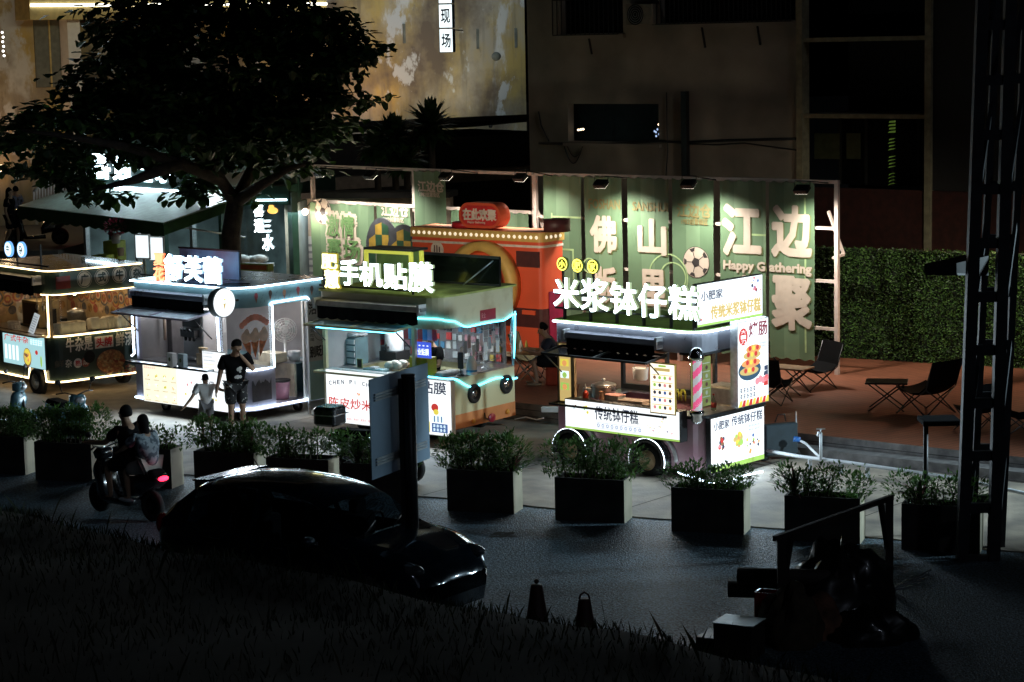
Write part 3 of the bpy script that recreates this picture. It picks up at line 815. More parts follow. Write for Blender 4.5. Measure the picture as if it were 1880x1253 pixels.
# roof: tilted panel with a prop, yellow lit frame
P = [cc.px(x, y, 1, yy) for x, y, yy in ((764, 464, 1.95), (918, 474, 1.95), (918, 526, 1.75), (764, 516, 1.75))]
P[2].z = max(P[2].z, 2.67); P[3].z = max(2.67, P[3].z)
panel = bpy.data.materials.new('solar_glass'); pm2 = pm('dark_solar_panel', (.012, .018, .014), .22, var=.5, scale=1.2, c2=(.05, .06, .02), coat=.6)
nrm = (P[1] - P[0]).cross(P[3] - P[0]).normalized() * .035
m = MB(); m.add(P + [p + nrm for p in P], [(0, 1, 2, 3), (7, 6, 5, 4), (0, 4, 5, 1), (1, 5, 6, 2), (2, 6, 7, 3), (3, 7, 4, 0)], pm2)
o = cc.part(m, 'roof_panel')
m = MB()
for a, b in ((0, 1), (1, 2), (2, 3), (3, 0)): m.bar(P[a], P[b], .03, .05, M_black)
cc.part(m, 'frame', o)
m = MB(); m.tube([P[1] + Vector((-.12, -.05, -.05)), cc.px(850, 524, 2, 2.66)], .014, M_steel, 6); cc.part(m, 'prop', o)
bpy.data.materials.remove(panel)
m = MB(); yl = em('frame_yellow', (.8, .8, .1), .55)
a = bx(lambda x, y, o: (cc.px(x, y, 1, 1.0).x, cc.px(x, y, 1, 1.0).z), 676, 461, 758, 500)
for p, q_ in (((a[0], .95, 2.66), (a[0], .95, a[3])), ((a[1], .95, 2.66), (a[1], .95, a[3])), ((a[0], .95, a[3] - .02), (a[1], .95, a[3] - .02)), ((a[1], 1.25, 2.66), (a[1], 1.25, a[3]))): m.bar(p, q_, .06, .06, yl)
m.box(a[0] - .03, a[1] + .03, .92, 1.4, a[3] + .01, a[3] + .05, M_black); m.box(a[0] + .03, a[1] - .03, 1.2, 1.24, 2.66, a[3], pm('frame_back', (.12, .2, .05), .6)); cc.part(m, 'roof_box')
# awning, hatch, ledge
a = bx(cc.F, 592, 546, 782, 570)
awning(cc, a[0], a[1] - .05, 2.42, pm('awning_case', (.6, .55, .5), .35, metal=.3), M_blk_fabric, .2, .26)
M_fcyan = pm('hatch_underside', (.3, .5, .55), .3)
flap(cc, -2.72, -.62, 2.1, 2.06, .5, cream, M_fcyan)
for y in (-.12, -.32):
    m = MB(); m.tube([(-2.6, y, 2.0), (-.75, y, 2.0)], .014, E_cyan, 6); cc.part(m, 'neon_strip')
for x in (-2.66, -.66): m = MB(); m.tube([(x, -.42, 2.05), (x, -.02, 1.72)], .014, M_black, 5); cc.part(m, 'strut')
flap(cc, -2.75, -.62, 1.17, 1.17, .24, cream, pm('ledge_pale', (.55, .55, .5), .4), name='serving_ledge')
# light boxes on the front
def pl(m, a0, a1, b0, b1, c):
    w, h = a1 - a0, b1 - b0
    for i, ch in enumerate('CHEN PI CHAO'):
        if ch != ' ':
            x = a0 + w * (.06 + .07 * i)
            m.text(ch, x + (w * .018 if ch == 'I' else 0), x + w * (.027 if ch == 'I' else .045), b0 + h * (.7 + .05 * math.sin(i / 11 * 3.14)), b0 + h * (.78 + .05 * math.sin(i / 11 * 3.14)), c, P_ink, 0, .012)
    m.text('陈皮炒米饼', a0 + w * .05, a0 + w * 1.0 - .06, b0 + h * .28, b0 + h * .48, c, P_red, 0, .012)
    paw(m, a0 + w * .55, b0 + h * .58, c, .05, [P_pink, P_org], 6, 2)
    for i in range(6): scribble(m, a0 + w * (.22 + .12 * i), a0 + w * (.31 + .12 * i), b0 + h * .07, b0 + h * .12, c, P_red, 3, i)
lbox(cc, 'F', bx(cc.F, 599, 682, 708, 780, .22), .03, .22, E_box, pl, frame=M_white, label='white light box with red Chinese writing')
def pr(m, a0, a1, b0, b1, c):
    w, h = a1 - a0, b1 - b0
    m.text('手机贴膜', a0 + w * .04, a0 + w * .92, b0 + h * .74, b0 + h * .96, c, P_ink, 0, .018)
    m.disc(a0 + w * .72, b0 + h * .5, c, .08, P_red, .07); m.disc(a0 + w * .74, b0 + h * .42, c + .001, .06, P_yel, .05)
    m.rect(a0 + w * .66, a0 + w * .93, b0 + h * .06, b0 + h * .22, c, P_blue)
    for i in range(2): scribble(m, a0 + w * .68, a0 + w * .91, b0 + h * (.08 + .07 * i), b0 + h * (.13 + .07 * i), c + .002, P_lite, 4, i)
    m.rect(a0 + w * .5, a0 + w * .63, b0 + h * .05, b0 + h * .24, c, P_yel); m.quad([(a0 + w * .66, b0 + h * .24, c), (a0 + w * .9, b0 + h * .24, c), (a0 + w * .84, b0 + h * .36, c), (a0 + w * .7, b0 + h * .36, c)], P_lite)
    for i in range(3): m.rect(a0 + w * (.7 + .06 * i), a0 + w * (.72 + .06 * i), b0 + h * .24, b0 + h * .35, c + .001, P_blue)
lbox(cc, 'F', bx(cc.F, 722, 695, 829, 797, .2), .1, .2, E_box, pr, frame=M_white, label='white light box with grey writing at the corner of the cart')
# face-like trim on the end
for x, y in ((868.8, 722.6), (928, 705.5)):
    a, b = cc.E(x, y); m = MB(); m.lathe([(.1, .0), (.17, .0), (.175, .04), (.15, .06), (.105, .05), (.1, .0)], M_rubber, (0.002, a, b), 24, 'x'); o = cc.part(m, 'round_lamp')
    m = MB(); m.lathe([(.1, .0), (.1, .02), (.05, .05), (.01, .055)], M_chrome, (0.004, a, b), 20, 'x')
    for k in range(6): m.box(.03, .058, a - .008 + .06 * math.cos(k * 1.047), a + .008 + .06 * math.cos(k * 1.047), b - .008 + .06 * math.sin(k * 1.047), b + .008 + .06 * math.sin(k * 1.047), M_black)
    cc.part(m, 'lens', o)
m = MB(); a, b = cc.E(902, 767); m.lathe([(.1, 0), (.11, .01), (.1, .02), (.01, .03)], pm('red_mouth', (.35, .02, .04), .4), (.006, a, b), 20, 'x', sy=.75); cc.part(m, 'mouth')
m = MB(); m.tube([(.02, a - .22, b + .12), (.02, a - .2, b + .02), (.02, a - .1, b - .02), (.02, a, b)], .012, M_black, 5); cc.part(m, 'mouth_line')
for x, y in ((868, 774), (930, 756)):
    a, b = cc.E(x, y); m = MB(); m.lathe([(.045, 0), (.045, .03), (.01, .04)], pm('amber_lamp', (.8, .35, .05), .3), (.006, a, b), 14, 'x'); cc.part(m, 'side_lamp')
m = MB(); m.M = EN(.0); a = bx(cc.E, 881, 568, 910, 588); m.rect(a[0], a[1], a[2], a[3], .004, pm('red_sticker', (.3, .02, .04), .5)); m.text('安全', a[0] + .04, a[0] + .16, a[2] + .05, a[3] - .05, .006, pm('sticker_pink', (.7, .3, .3), .5)); cc.part(m, 'sticker')
for x, y in ((-2.2, .5), (-2.2, 1.8), (-.6, .5), (-.6, 1.8)): wheel(cc, x, y, .2, .2, .12, M_steel)
m = MB(); m.box(-1.9, -.7, 1.1, 1.2, 2.02, 2.05, em('tube_light', (.9, .96, 1), 8)); cc.part(m, 'tube_lamp')
lamp('AREA', cc.W @ Vector((-1.3, 1.0, 2.0)), 30, (.88, .95, 1), cc.W @ Vector((-1.3, .9, 1)), (1.4, .3), 'cart_tube')

# ---------------------------------------------------------------- the blue ice cream cart
bc = T('food_cart', 'pale blue ice cream cart with round lit sign and white neon doorway', 'food cart', (-5.07, 40.2, 0), R(-41), CARTS)
L, W, r = 3.05, 2.2, .5
teal = pm('teal_panel', (.22, .38, .42), .35, var=.12, scale=2)
mauve = pm('mauve_panel', (.4, .38, .48), .4, metal=.2, var=.15, scale=1.5)
droof = pm('dark_blue_roof', (.05, .09, .13), .28, var=.4, scale=2, coat=.4)
y0, y1 = bc.E(506, 700)[0], bc.E(562, 690)[0]
m = MB(); wallpath(m, [(-L, W), (-L, 0)] + xy(edge(L, W, r, 0, 0, 8, y1=y0)), .05, .3, 1.0, mauve)
bc.part(m, 'body')
m = MB(); wallpath(m, [(0, y1), (0, W), (-L, W)], .05, .3, 1.0, teal); bc.part(m, 'back_panel')
m = MB(); m.prism(rrect(-L, 0, 0, W, (.08, r, .08, .08)), .24, .31, mauve); bc.part(m, 'floor')
m = MB(); m.box(-L + .05, -.5, .06, .5, 1.0, 1.03, M_steel); m.box(-.55, -.06, .1, y0 - .02, 1.001, 1.031, M_steel); m.box(-1.9, -.3, W - .55, W - .06, .95, .98, M_steel); m.box(-1.9, -.3, W - .55, W - .5, .3, .95, pm('beige_cabinet', (.55, .5, .38), .6)); bc.part(m, 'counter')
po = rrect(-L, 0, 0, W, (.08, r, .08, .08), 8); pi = rrect(-L + .05, -.05, .05, W - .05, (.04, r - .05, .03, .03), 8)
m = MB(); m.ring(po, pi, 2.2, 2.577, teal)
m.M = EN(.0)
for i in range(5):
    a = .45 + .36 * i; b = 2.38 + .02 * (i % 2)
    m.quad([(a - .035, b, .004), (a, b - .11, .004), (a + .035, b, .004)], pm('cone_brown', (.3, .12, .08), .6)); m.disc(a, b + .03, .006, .045, pm('scoop_%d' % (i % 3), [(.45, .1, .12), (.12, .08, .07), (.5, .25, .15)][i % 3], .6), .06, 12)
    for j in range(4): m.quad([(a + .1 + .03 * j, b - .1 + .06 * (j % 3), .004), (a + .11 + .03 * j, b - .1 + .06 * (j % 3), .004), (a + .13 + .03 * j, b - .05 + .06 * (j % 3), .004)], M_black)
bc.part(m, 'fascia')
m = MB(); m.prism(rrect(-L - .03, .03, -.03, W + .03, (.1, r + .03, .1, .1), 8), 2.577, 2.61, droof); m.prism(rrect(-L + .06, -.06, .06, W - .06, (.03, r - .06, .03, .03)), 2.25, 2.27, pinn)
bc.part(m, 'roof')
m = MB(); m.tube(edge(L, W, r, .05, 2.585, 8), .017, E_led, 6); bc.part(m, 'led_strip')
m = MB(); m.tube(edge(L, W, r, .04, .29, 8), .02, E_led, 6); bc.part(m, 'led_strip')
steelp = pm('panel_steel', (.42, .4, .4), .35, metal=.6, var=.08, scale=3)
m = MB(); m.box(-L + .04, -.3, W - .06, W - .02, 1.0, 2.2, steelp); bc.part(m, 'back_wall')
m = MB(); m.box(-L + .02, -L + .06, .1, W - .1, 1.0, 2.2, steelp); bc.part(m, 'side_wall')
m = MB(); m.box(-L + .03, -L + .1, .02, .09, 1.0, 2.2, mauve); bc.part(m, 'post')
m = MB(); m.tube([(-L - .01, -.03, 2.1), (-L + .02, -.04, 1.15), (-L - .05, -.05, 1.1)], .02, E_led, 6); bc.part(m, 'led_strip')
m = MB(); m.box(-.62, -.55, .01, .08, 1.0, 2.2, mauve); bc.part(m, 'post')
p = edge(L, W, r, -.02, 1.02, 8, -.55, y0); n = len(p)
m = MB(); v = p + [(a, b, 2.2) for a, b, c in p]; m.add(v, [(i, i + 1, n + i + 1, n + i) for i in range(n - 1)], M_clear, True); o = bc.part(m, 'corner_window')
# printed ice cream picture on the corner window
m = MB(); m.M = EN(.0); a = bx(bc.E, 440, 572, 494, 660)
w, h = a[1] - a[0], a[3] - a[2]
ck = pm('cone_paint', (.55, .17, .07), .6, scale=14, var=.35); cs = pm('cream_paint', (.7, .5, .42), .6, var=.2); cp = pm('coral_paint', (.75, .28, .22), .6)
for i, (x, t) in enumerate(((.2, -.1), (.5, 0), (.8, .1))):
    m.quad([(a[0] + w * (x - .14 - t * .2), a[2] + h * .38, .004 + .001 * i), (a[0] + w * (.5 + (x - .5) * .5), a[2] + h * .02, .004 + .001 * i), (a[0] + w * (x + .14 - t * .2), a[2] + h * .38, .004 + .001 * i)], ck)
    m.disc(a[0] + w * x, a[2] + h * .48, .008 + .001 * i, w * .17, cs, h * .13, 14); m.disc(a[0] + w * (x + .02), a[2] + h * .58, .012 + .001 * i, w * .09, cs, h * .08, 12)
for i in range(9): m.disc(a[0] + w * (.08 + .105 * i), a[2] + h * (.74 + .14 * math.sin(i / 8 * 3.14)), .006 + .0007 * i, w * .09, cp, h * .07, 10)
bc.part(m, 'sticker', o)
# drips painted over the lower corner
m = MB(); dk_ = pm('dark_drip', (.09, .08, .1), .5); m.M = EN(.0)
a = [bc.E(462, 700)[0], bc.E(498, 700)[0]]
pts = [(a[0], .42), (a[1], .42)] + [(a[1] - (a[1] - a[0]) * i / 24, .84 - .1 * abs(math.sin(i / 24 * 3.14 * 3.2)) * (1 + .4 * math.sin(i))) for i in range(25)]
m.quad([(x, y, .004) for x, y in pts], dk_); bc.part(m, 'painted_drip')
# white neon round window and door
def EP(pts, off=.03): return [(off, *bc.E(x, y, off)) for x, y in pts]
p = edge(L, W, r, .02, 1.02, 8, -.55, y0 - .04)
m = MB(); m.tube([(-.58, -.03, 2.15)] + p + [(.02, y0 - .04, 2.2)] + EP([(496, 559), (500, 556), (563, 546), (567, 550)], .02), .018, E_led, 6); bc.part(m, 'neon_strip')
m = MB(); m.box(-.02, .03, y1 - .06, y1, .3, 2.2, M_white); bc.part(m, 'door_frame')
# awning, hatch, ledges
a = bx(bc.F, 252, 533, 385, 560)
awning(bc, a[0], a[1], 2.36, lav, M_blk_fabric, .18, .3)
flap(bc, -2.95, -.72, 2.12, 2.02, .62, mauve, pm('hatch_blue', (.6, .72, .8), .35))
flap(bc, -2.98, -.62, 1.03, 1.03, .3, M_black, M_steel, name='serving_ledge')
for x in (-2.9, -.75): m = MB(); m.tube([(x, -.5, 2.05), (x, -.02, 1.6)], .014, M_black, 5); bc.part(m, 'strut')
# light boxes
def pb(m, a0, a1, b0, b1, c):
    w, h = a1 - a0, b1 - b0; q = random.Random(8)
    m.rect(a0 + .02, a0 + w * .4, b0 + .02, b1 - .02, c - .001, em('print_cream', (1, .95, .7), 1.1))
    for i in range(2): scribble(m, a0 + w * .02, a0 + w * .16, b0 + h * (.82 + .07 * i), b0 + h * (.87 + .07 * i), c, P_pink, 6, i)
    for i in range(4):
        for j in range(3):
            paw(m, a0 + w * (.06 + .1 * i), b0 + h * (.16 + .25 * j), c, .05, [P_yel, P_org, E_box, P_lite, P_grn], 7, i * 3 + j); scribble(m, a0 + w * (.03 + .1 * i), a0 + w * (.09 + .1 * i), b0 + h * (.04 + .25 * j), b0 + h * (.07 + .25 * j), c, P_brn, 4, i + j)
    for i in range(12):
        x = a0 + w * (.45 + .5 * q.random()); y = b0 + h * (.1 + .4 * q.random())
        m.quad([(x, y, c), (x + .012, y, c), (x + .04 * q.uniform(-1, 1), y + .16, c)], q.choice([P_grn, P_lite, P_pink, P_yel]))
        m.disc(x, y + .1, c + .001, .025, q.choice([P_pink, P_lite, P_grn, P_yel]), n=9)
    m.text('现做', a0 + w * .7, a0 + w * .82, b0 + h * .55, b0 + h * .72, c, P_ink, 0, .006)
lbox(bc, 'F', bx(bc.F, 263, 672, 424, 748, .1), .02, .1, E_box, pb, label='wide light box with pale menu prints', lum=30)
bpx = [bc.px(x, y, 1, .1) for x, y in ((372, 645), (417, 681))]
m = MB(); m.M = FR(.12); a = bx(bc.F, 371, 645, 416, 684, .12); m.box(a[0], a[1], a[2], a[3], -.03, 0, M_white); m.rect(a[0] + .02, a[1] - .02, a[2] + .02, a[3] - .02, .003, E_box)
for i in range(5): scribble(m, a[0] + .05, a[0] + .3 + .05 * (i % 3), a[2] + .06 + .07 * i, a[2] + .09 + .07 * i, .006, P_yel if i < 2 else P_ink, 7, i)
bc.part(m, 'menu_board')
# round projecting sign
c0 = bc.px(411, 556, 1, -.42); m = MB()
m.lathe([(.02, -.16), (.26, -.16), (.28, -.14), (.28, 0), (.262, .01), (.02, .01)], pm('drum_grey', (.2, .24, .27), .35), c0, 32, 'x'); o = bc.part(m, 'round_sign')
m = MB(); m.M = Matrix.Translation(c0) @ EN(.012); m.disc(0, 0, 0, .262, E_box, n=32)
m.quad([(-.035, 0, .004), (0, -.14, .004), (.035, 0, .004)], P_gold); m.disc(0, .03, .005, .042, P_lite, .05, 12); m.disc(.01, .06, .006, .02, P_yel, n=9)
for i in range(9): m.disc(-.1 + .025 * i, .13 + .03 * math.sin(i), .004, .008, P_lite, n=6)
bc.part(m, 'face', o)
m = MB(); m.bar((c0.x - .08, c0.y + .27, c0.z), (c0.x - .08, 0, c0.z), .04, .04, M_black); bc.part(m, 'sign_arm', o)
lamp('AREA', bc.W @ (c0 + Vector((.05, 0, 0))), 5, (.9, .96, 1), bc.W @ (c0 + Vector((1, 0, 0))), .5, 'round_sign_tube')
# roof letters
f = MB(); f.bar((-2.9, .1, 2.7), (-.7, .1, 2.7), .03, .03, M_black); f.bar((-.72, .1, 2.6), (-.72, .1, 3.05), .03, .03, M_black); f.bar((-.72, .1, 3.03), (-1.05, .1, 3.07), .03, .03, M_black); f.bar((-.72, .1, 2.63), (-.2, .5, 2.63), .03, .03, M_black)
so = bc.part(f, 'sign_frame')
for ch, l, t, rr_, b, e in (('夏', 282, 466, 301, 488, E_red), ('花', 282, 491, 301, 515, E_red), ('舒', 302, 468, 337, 516, E_letter), ('芙', 338, 471, 370, 517, E_letter), ('蕾', 373, 473, 406, 521, E_letter)):
    m = MB(); m.M = FR(-.08); a = bx(bc.F, l, t, rr_, b, -.03)
    if e is E_letter: m.text(ch, a[0], a[1], a[2], a[3], 0, E_letter, .05, .03, em('letter_halo_blue', (.5, .75, 1), 1.2))
    else: m.text(ch, a[0], a[1], a[2], a[3], 0, em('letter_orange', (1, .42, .2), 2.2), .05, .04, E_red)
    bc.part(m, 'letter', so)
a = bx(lambda x, y, o: (bc.px(x, y, 1, .9).x, bc.px(x, y, 1, .9).z), 330, 457, 438, 500)
m = MB(); m.box(a[0], a[1], .9, .94, 2.62, a[3], pm('blue_board', (.1, .2, .32), .35, scale=2, var=.3)); m.box(a[0] - .02, a[1] + .02, .89, .95, a[3] - .03, a[3], M_black); bc.part(m, 'roof_board')
for x in (-2.6, -.4):
    for y in (.35, 1.8): wheel(bc, x, y, .12, .12, .06, M_steel, 'castor')
m = MB(); m.box(-2.2, -.9, 1.0, 1.1, 2.2, 2.24, em('tube_light', (.9, .96, 1), 8)); bc.part(m, 'tube_lamp')
lamp('AREA', bc.W @ Vector((-1.5, .9, 2.18)), 40, (.92, .95, 1), bc.W @ Vector((-1.5, .8, 1)), (1.4, .3), 'cart_tube')
lamp('POINT', bc.W @ Vector((-.5, 1.2, 2.1)), 9, (1, .78, .6), size=.08, name='cart_bulb')

# ---------------------------------------------------------------- the dark beef stew cart
kc = T('food_cart', 'dark green food cart outlined in warm light strips with a beef noodle picture', 'food cart', (-9.38, 44.15, 0), R(-49), CARTS)
L, W, r = 3.1, 2.15, .3
dgreen = pm('dark_green_wrap', (.035, .06, .055), .35, var=.3, scale=1.5, coat=.2)
krow = pm('dark_wet_roof', (.04, .04, .045), .25, var=.4, scale=2, coat=.5)
warmin = pm('warm_interior', (.5, .38, .22), .6)
shell(kc, L, W, .3, 1.22, 2.1, 2.577, r, dgreen, dgreen, krow, warmin, .03, .06)
for z, rad in ((2.59, .016), (2.1, .012), (1.24, .018)):
    m = MB(); m.tube(edge(L, W, r, .035, z, 6, None if z > 2.2 else -.35), rad, E_ledw, 6); kc.part(m, 'led_strip')
arch = kc.F(72, 700)[0]
def kz(x, y):
    if y > -.01 and x > -r: return .3
    d = abs(x - arch) / .36
    return .3 + (.45 * math.sqrt(max(0, 1 - d * d)) if d < 1 else 0)
pth = [p for p in edge(L, W, r, .03, kz, 6)]
pp = []
for i in range(200):
    x = -L + (L - r) * i / 199; pp.append((x, -.03, kz(x, -1)))
pp += [p for p in edge(L, W, r, .03, .3, 6) if p[0] > -r]
m = MB(); m.tube(pp, .018, E_ledw, 6); kc.part(m, 'led_strip')
m = MB(); m.lathe([(.36, -.012), (.36, -.004)], M_black, (arch, 0, .3), 24, 'y'); kc.part(m, 'wheel_arch')
wheel(kc, arch, -.02, .27, .27, .16, M_steel)
wheel(kc, -.6, W - .2, .27, .27, .16, M_steel)
m = MB(); m.tube([(-.1, -.03, 1.24), (-.1, -.03, 2.1)], .02, E_ledw, 6); kc.part(m, 'led_strip')
m = MB(); m.box(-.14, -.06, -.02, .05, 1.22, 2.1, warmin); kc.part(m, 'post')
m = MB(); m.box(-.06, .0, W - .07, W, 1.22, 2.1, warmin); kc.part(m, 'post')
# patterned back wall
m = MB(); m.box(-L + .05, -.06, W - .06, W - .02, 1.22, 2.1, warmin)
q = random.Random(12)
mand = [pm('tile_%d' % i, c, .6, scale=9, var=.5) for i, c in enumerate(((.35, .1, .07), (.4, .24, .08), (.12, .12, .14), (.5, .36, .24)))]
m.M = Matrix.Translation((0, W - .06, 0)) @ FR(0)
m2 = MB(); m2.box(-L + .04, -L + .07, .1, W - .08, 1.22, 2.1, warmin)
Mx = Matrix(((0, 0, 1, -L + .07), (1, 0, 0, 0), (0, 1, 0, 0), (0, 0, 0, 1))); m2.M = Mx
for mm, x0, n in ((m, -2.9, 12), (m2, .15, 8)):
    for i in range(n):
        x = x0 + .24 * i
        for k, rr_ in enumerate((.17, .13, .09, .05)): mm.disc(x, 1.75 + .05 * (i % 2), .003 + .001 * k + .005 * (i % 2), rr_, mand[(i + k) % 4], n=16)
        mm.disc(x + .1, 1.5, .002, .1, mand[(i * 3) % 4], n=12)
kc.part(m, 'back_wall'); kc.part(m2, 'side_wall')
p = edge(L, W, r, -.02, 1.25, 6, -.12); n = len(p); m = MB(); v = p + [(a, b, 2.1) for a, b, c in p]; m.add(v, [(i, i + 1, n + i + 1, n + i) for i in range(n - 1)], M_clear, True); kc.part(m, 'end_window')
# end wrap prints
wht = pm('print_white', (.75, .73, .68), .5); rdp = pm('wrap_red', (.6, .03, .03), .5); food = [pm('food_%d' % i, c, .6, scale=20, var=.3) for i, c in enumerate(((.45, .2, .1), (.6, .34, .16), (.35, .09, .06), (.6, .45, .25)))]
m = MB(); m.M = EN(.0)
a = bx(kc.E, 121, 619, 170, 645); m.text('牛杂是', a[0], a[1], a[2], a[3], .004, wht, 0, .03)
a = bx(kc.E, 174, 617, 208, 639); m.rect(a[0], a[1], a[2], a[3], .003, wht); m.text('头牌', a[0] + .03, a[1] - .03, a[2] + .03, a[3] - .03, .006, rdp, 0, .03)
a = bx(kc.E, 212, 609, 262, 634); m.text('鲜汤是', a[0], a[1], a[2], a[3], .004, wht, 0, .03)
a = bx(kc.E, 100, 662, 118, 675); m.text('鲜', a[0], a[1], a[2], a[3], .004, pm('print_dim', (.12, .1, .08), .5), 0, .01)
a = bx(kc.E, 120, 660, 132, 675); m.text('杂', a[0], a[1], a[2], a[3], .004, wht, 0, .02)
for x, y, ch in ((143, 667, '熟'), (157, 665, '成')):
    a, b = kc.E(x, y); m.disc(a, b, .004, .1, wht if ch == '熟' else food[2]); m.text(ch, a - .06, a + .06, b - .06, b + .06, .006, rdp if ch == '熟' else wht, 0, .02)
a, b = kc.E(203, 664); m.disc(a, b, .004, .36, pm('bowl_dark', (.06, .05, .05), .4), .27, 30); m.disc(a, b + .01, .006, .33, food[0], .24, 30)
q = random.Random(21)
for i in range(60):
    t = q.random() * 6.28; k = math.sqrt(q.random()); m.disc(a + .3 * k * math.cos(t), b + .22 * k * math.sin(t), .008 + .0004 * i, .03 + .05 * q.random(), q.choice(food), .02 + .03 * q.random(), 8)
a2, b2 = kc.E(230, 680)
for i in range(30):
    t = q.random() * 6.28; k = math.sqrt(q.random()); m.disc(a2 + .22 * k * math.cos(t), b2 + .1 * k * math.sin(t), .03 + .0004 * i, .02 + .04 * q.random(), q.choice(food), .015 + .03 * q.random(), 8)
m.disc(*kc.E(214, 651), .045, .085, food[1], n=16)
for x, y in ((162, 655), (247, 643)): a, b = kc.E(x, y); m.disc(a, b, .05, .13, pm('speaker_black', (.008, .008, .008), .7), n=20)
kc.part(m, 'wrap_print')
m = MB(); m.M = EN(.0)
for ch, x, y in (('广', 155, 513), ('式', 187, 509), ('牛', 219, 504.5), ('杂', 251, 502)):
    a, b = kc.E(x, y); m.disc(a, b, .003, .175, pm('print_grey', (.45, .45, .42), .5), n=28); m.annul(a, b, .005, .145, .165, dgreen, 28); m.text(ch, a - .09, a + .09, b - .1, b + .1, .006, dgreen, 0, .04)
a, b = kc.E(118, 518); m.rect(a - .2, a + .14, b - .14, b + .12, .004, pm('wrap_dull_red', (.18, .02, .02), .5)); kc.part(m, 'fascia_print')
def pk4(m, a0, a1, b0, b1, c):
    w, h = a1 - a0, b1 - b0
    m.text('广式牛杂', a0 + w * .05, a0 + w * .62, b0 + h * .72, b0 + h * .93, c, P_red, 0, .012)
    scribble(m, a0 + w * .66, a0 + w * .95, b0 + h * .72, b0 + h * .9, c, P_lite, 5, 2)
    m.disc(a0 + w * .58, b0 + h * .3, c, .17, P_brn, .2, 20); m.disc(a0 + w * .58, b0 + h * .32, c + .001, .15, P_yel, .17, 20)
    paw(m, a0 + w * .58, b0 + h * .33, c + .003, .13, [P_gold, P_org, P_yel, P_brn], 18, 3); m.disc(a0 + w * .8, b0 + h * .5, c, .06, P_red, .05, 10)
    for i in range(4): m.rect(a0 + w * (.05 + .09 * i), a0 + w * (.1 + .09 * i), b0 + h * .15, b0 + h * .6, c, E_box)
    m.disc(a0 + w * .9, b0 + h * .25, c, .04, P_grn, .12, 10)
E_bcy = em('lightbox_cyan', (.5, .85, .9), .85)
lbox(kc, 'F', bx(kc.F, 6, 614, 83, 673, .05), .01, .05, E_bcy, pk4, label='pale blue light box with a noodle bowl', lum=10)
# awning and hatch ledge
awning(kc, -2.9, -.4, 2.4, pm('dark_case', (.06, .06, .06), .4), M_blk_fabric, .2, .3)
flap(kc, -2.9, -.2, 1.25, 1.25, .25, pm('ledge_frame', (.3, .25, .18), .4), M_steel, name='serving_ledge')
# round letters on the roof
f = MB(); f.bar((-2.4, .15, 2.66), (-.3, .15, 2.66), .03, .03, M_black); f.bar((-.6, .15, 2.6), (-.6, .15, 3.1), .03, .03, M_black); f.bar((-1.6, .15, 2.6), (-1.6, .15, 2.9), .03, .03, M_black); so = kc.part(f, 'sign_frame')
for ch, x, y in (('牛', 12.5, 458), ('杂', 36, 459)):
    a, b = kc.F(x, y, -.1); m = MB(); m.M = FR(-.13); m.lathe([(.165, -.05), (.165, 0)], em('rim_blue', (.2, .5, 1), 1.2), (a, b, 0), 28, 'z'); m.disc(a, b, .004, .14, em('disc_cold', (.75, .93, 1), 2), n=28); m.text(ch, a - .08, a + .08, b - .09, b + .09, .006, pm('ink_dark', (.02, .04, .06), .6), 0, .03)
    kc.part(m, 'round_letter', so)
for x, y in ((-.5, .5), (-.6, 1.5), (-1.8, .6), (-1.8, 1.5)):
    lamp('POINT', kc.W @ Vector((x, y, 2.0)), 5, (1, .72, .42), size=.08, name='cart_bulb')
m = MB(); m.lathe([(.04, 2.04), (.05, 2.0), (.02, 1.96)], em('bulb_warm', (1, .7, .42), 14), (-.8, 1.0, 0), 12); kc.part(m, 'ceiling_lamp')
# kettle-like cup left on the roof
c = kc.px(222, 470, 2, 2.62)
m = MB(); m.lathe([(.06, 0), (.08, .16), (.085, .17), (.05, .175)], pm('paper_cup', (.5, .35, .22), .6), (0, 0, 0), 14)
thing1(m, 'paper_cup', 'brown paper cup left on the roof of the dark green cart', 'cup', kc.W @ c)
# ------------------------------------------------------------------ things on and in the carts
def at(th, x, y, z):      # photo point on the level z of a cart, in world space
    return th.W @ th.px(x, y, 2, z)
def item(mbs, name, label, cat, loc, rz=0.0, group=None):
    """mbs: one builder (a thing that is one mesh) or [(part name, builder), ...]"""
    if isinstance(mbs, MB): return thing1(mbs, name, label, cat, loc, rz, group)
    t = T(name, label, cat, loc, rz, group)
    for k, b in mbs: t.part(b, k)
    return t.o
RZ = R(-41)
# -- rice cake cart
al = pm('cooking_pot', (.62, .58, .55), .3, metal=.75, var=.05)
a = MB(); a.lathe([(.02, 0), (.19, 0), (.2, .02), (.2, .2), (.22, .21), (.215, .22), (.19, .2)], al, n=24)
b = MB(); b.lathe([(.215, .22), (.2, .24), (.1, .27), (.02, .28), (.02, .3), (.04, .31), (.03, .33), (.01, .335)], M_steel, n=24)
c = MB(); c.tube([(.2, -.04, .15), (.26, -.03, .16), (.26, .03, .16), (.2, .04, .15)], .012, M_black, 5); c2 = MB(); c2.tube([(-.2, -.04, .15), (-.26, -.03, .16), (-.26, .03, .16), (-.2, .04, .15)], .012, M_black, 5)
item([('pot_body', a), ('lid', b), ('handle', c), ('handle', c2)], 'stew_pot', 'large metal pot with its lid on, on the pink cart counter', 'pot', at(RC, 1110, 735, 1.03) + Vector((0, .25, 0)), RZ)
a = MB(); a.lathe([(.02, 0), (.05, 0), (.052, .13), (.045, .16), (.02, .17), (.02, .19)], pm('red_sauce', (.6, .05, .02), .3), n=14); b = MB(); b.lathe([(.022, .19), (.02, .21), (.006, .29), (.003, .3)], M_box, n=10)
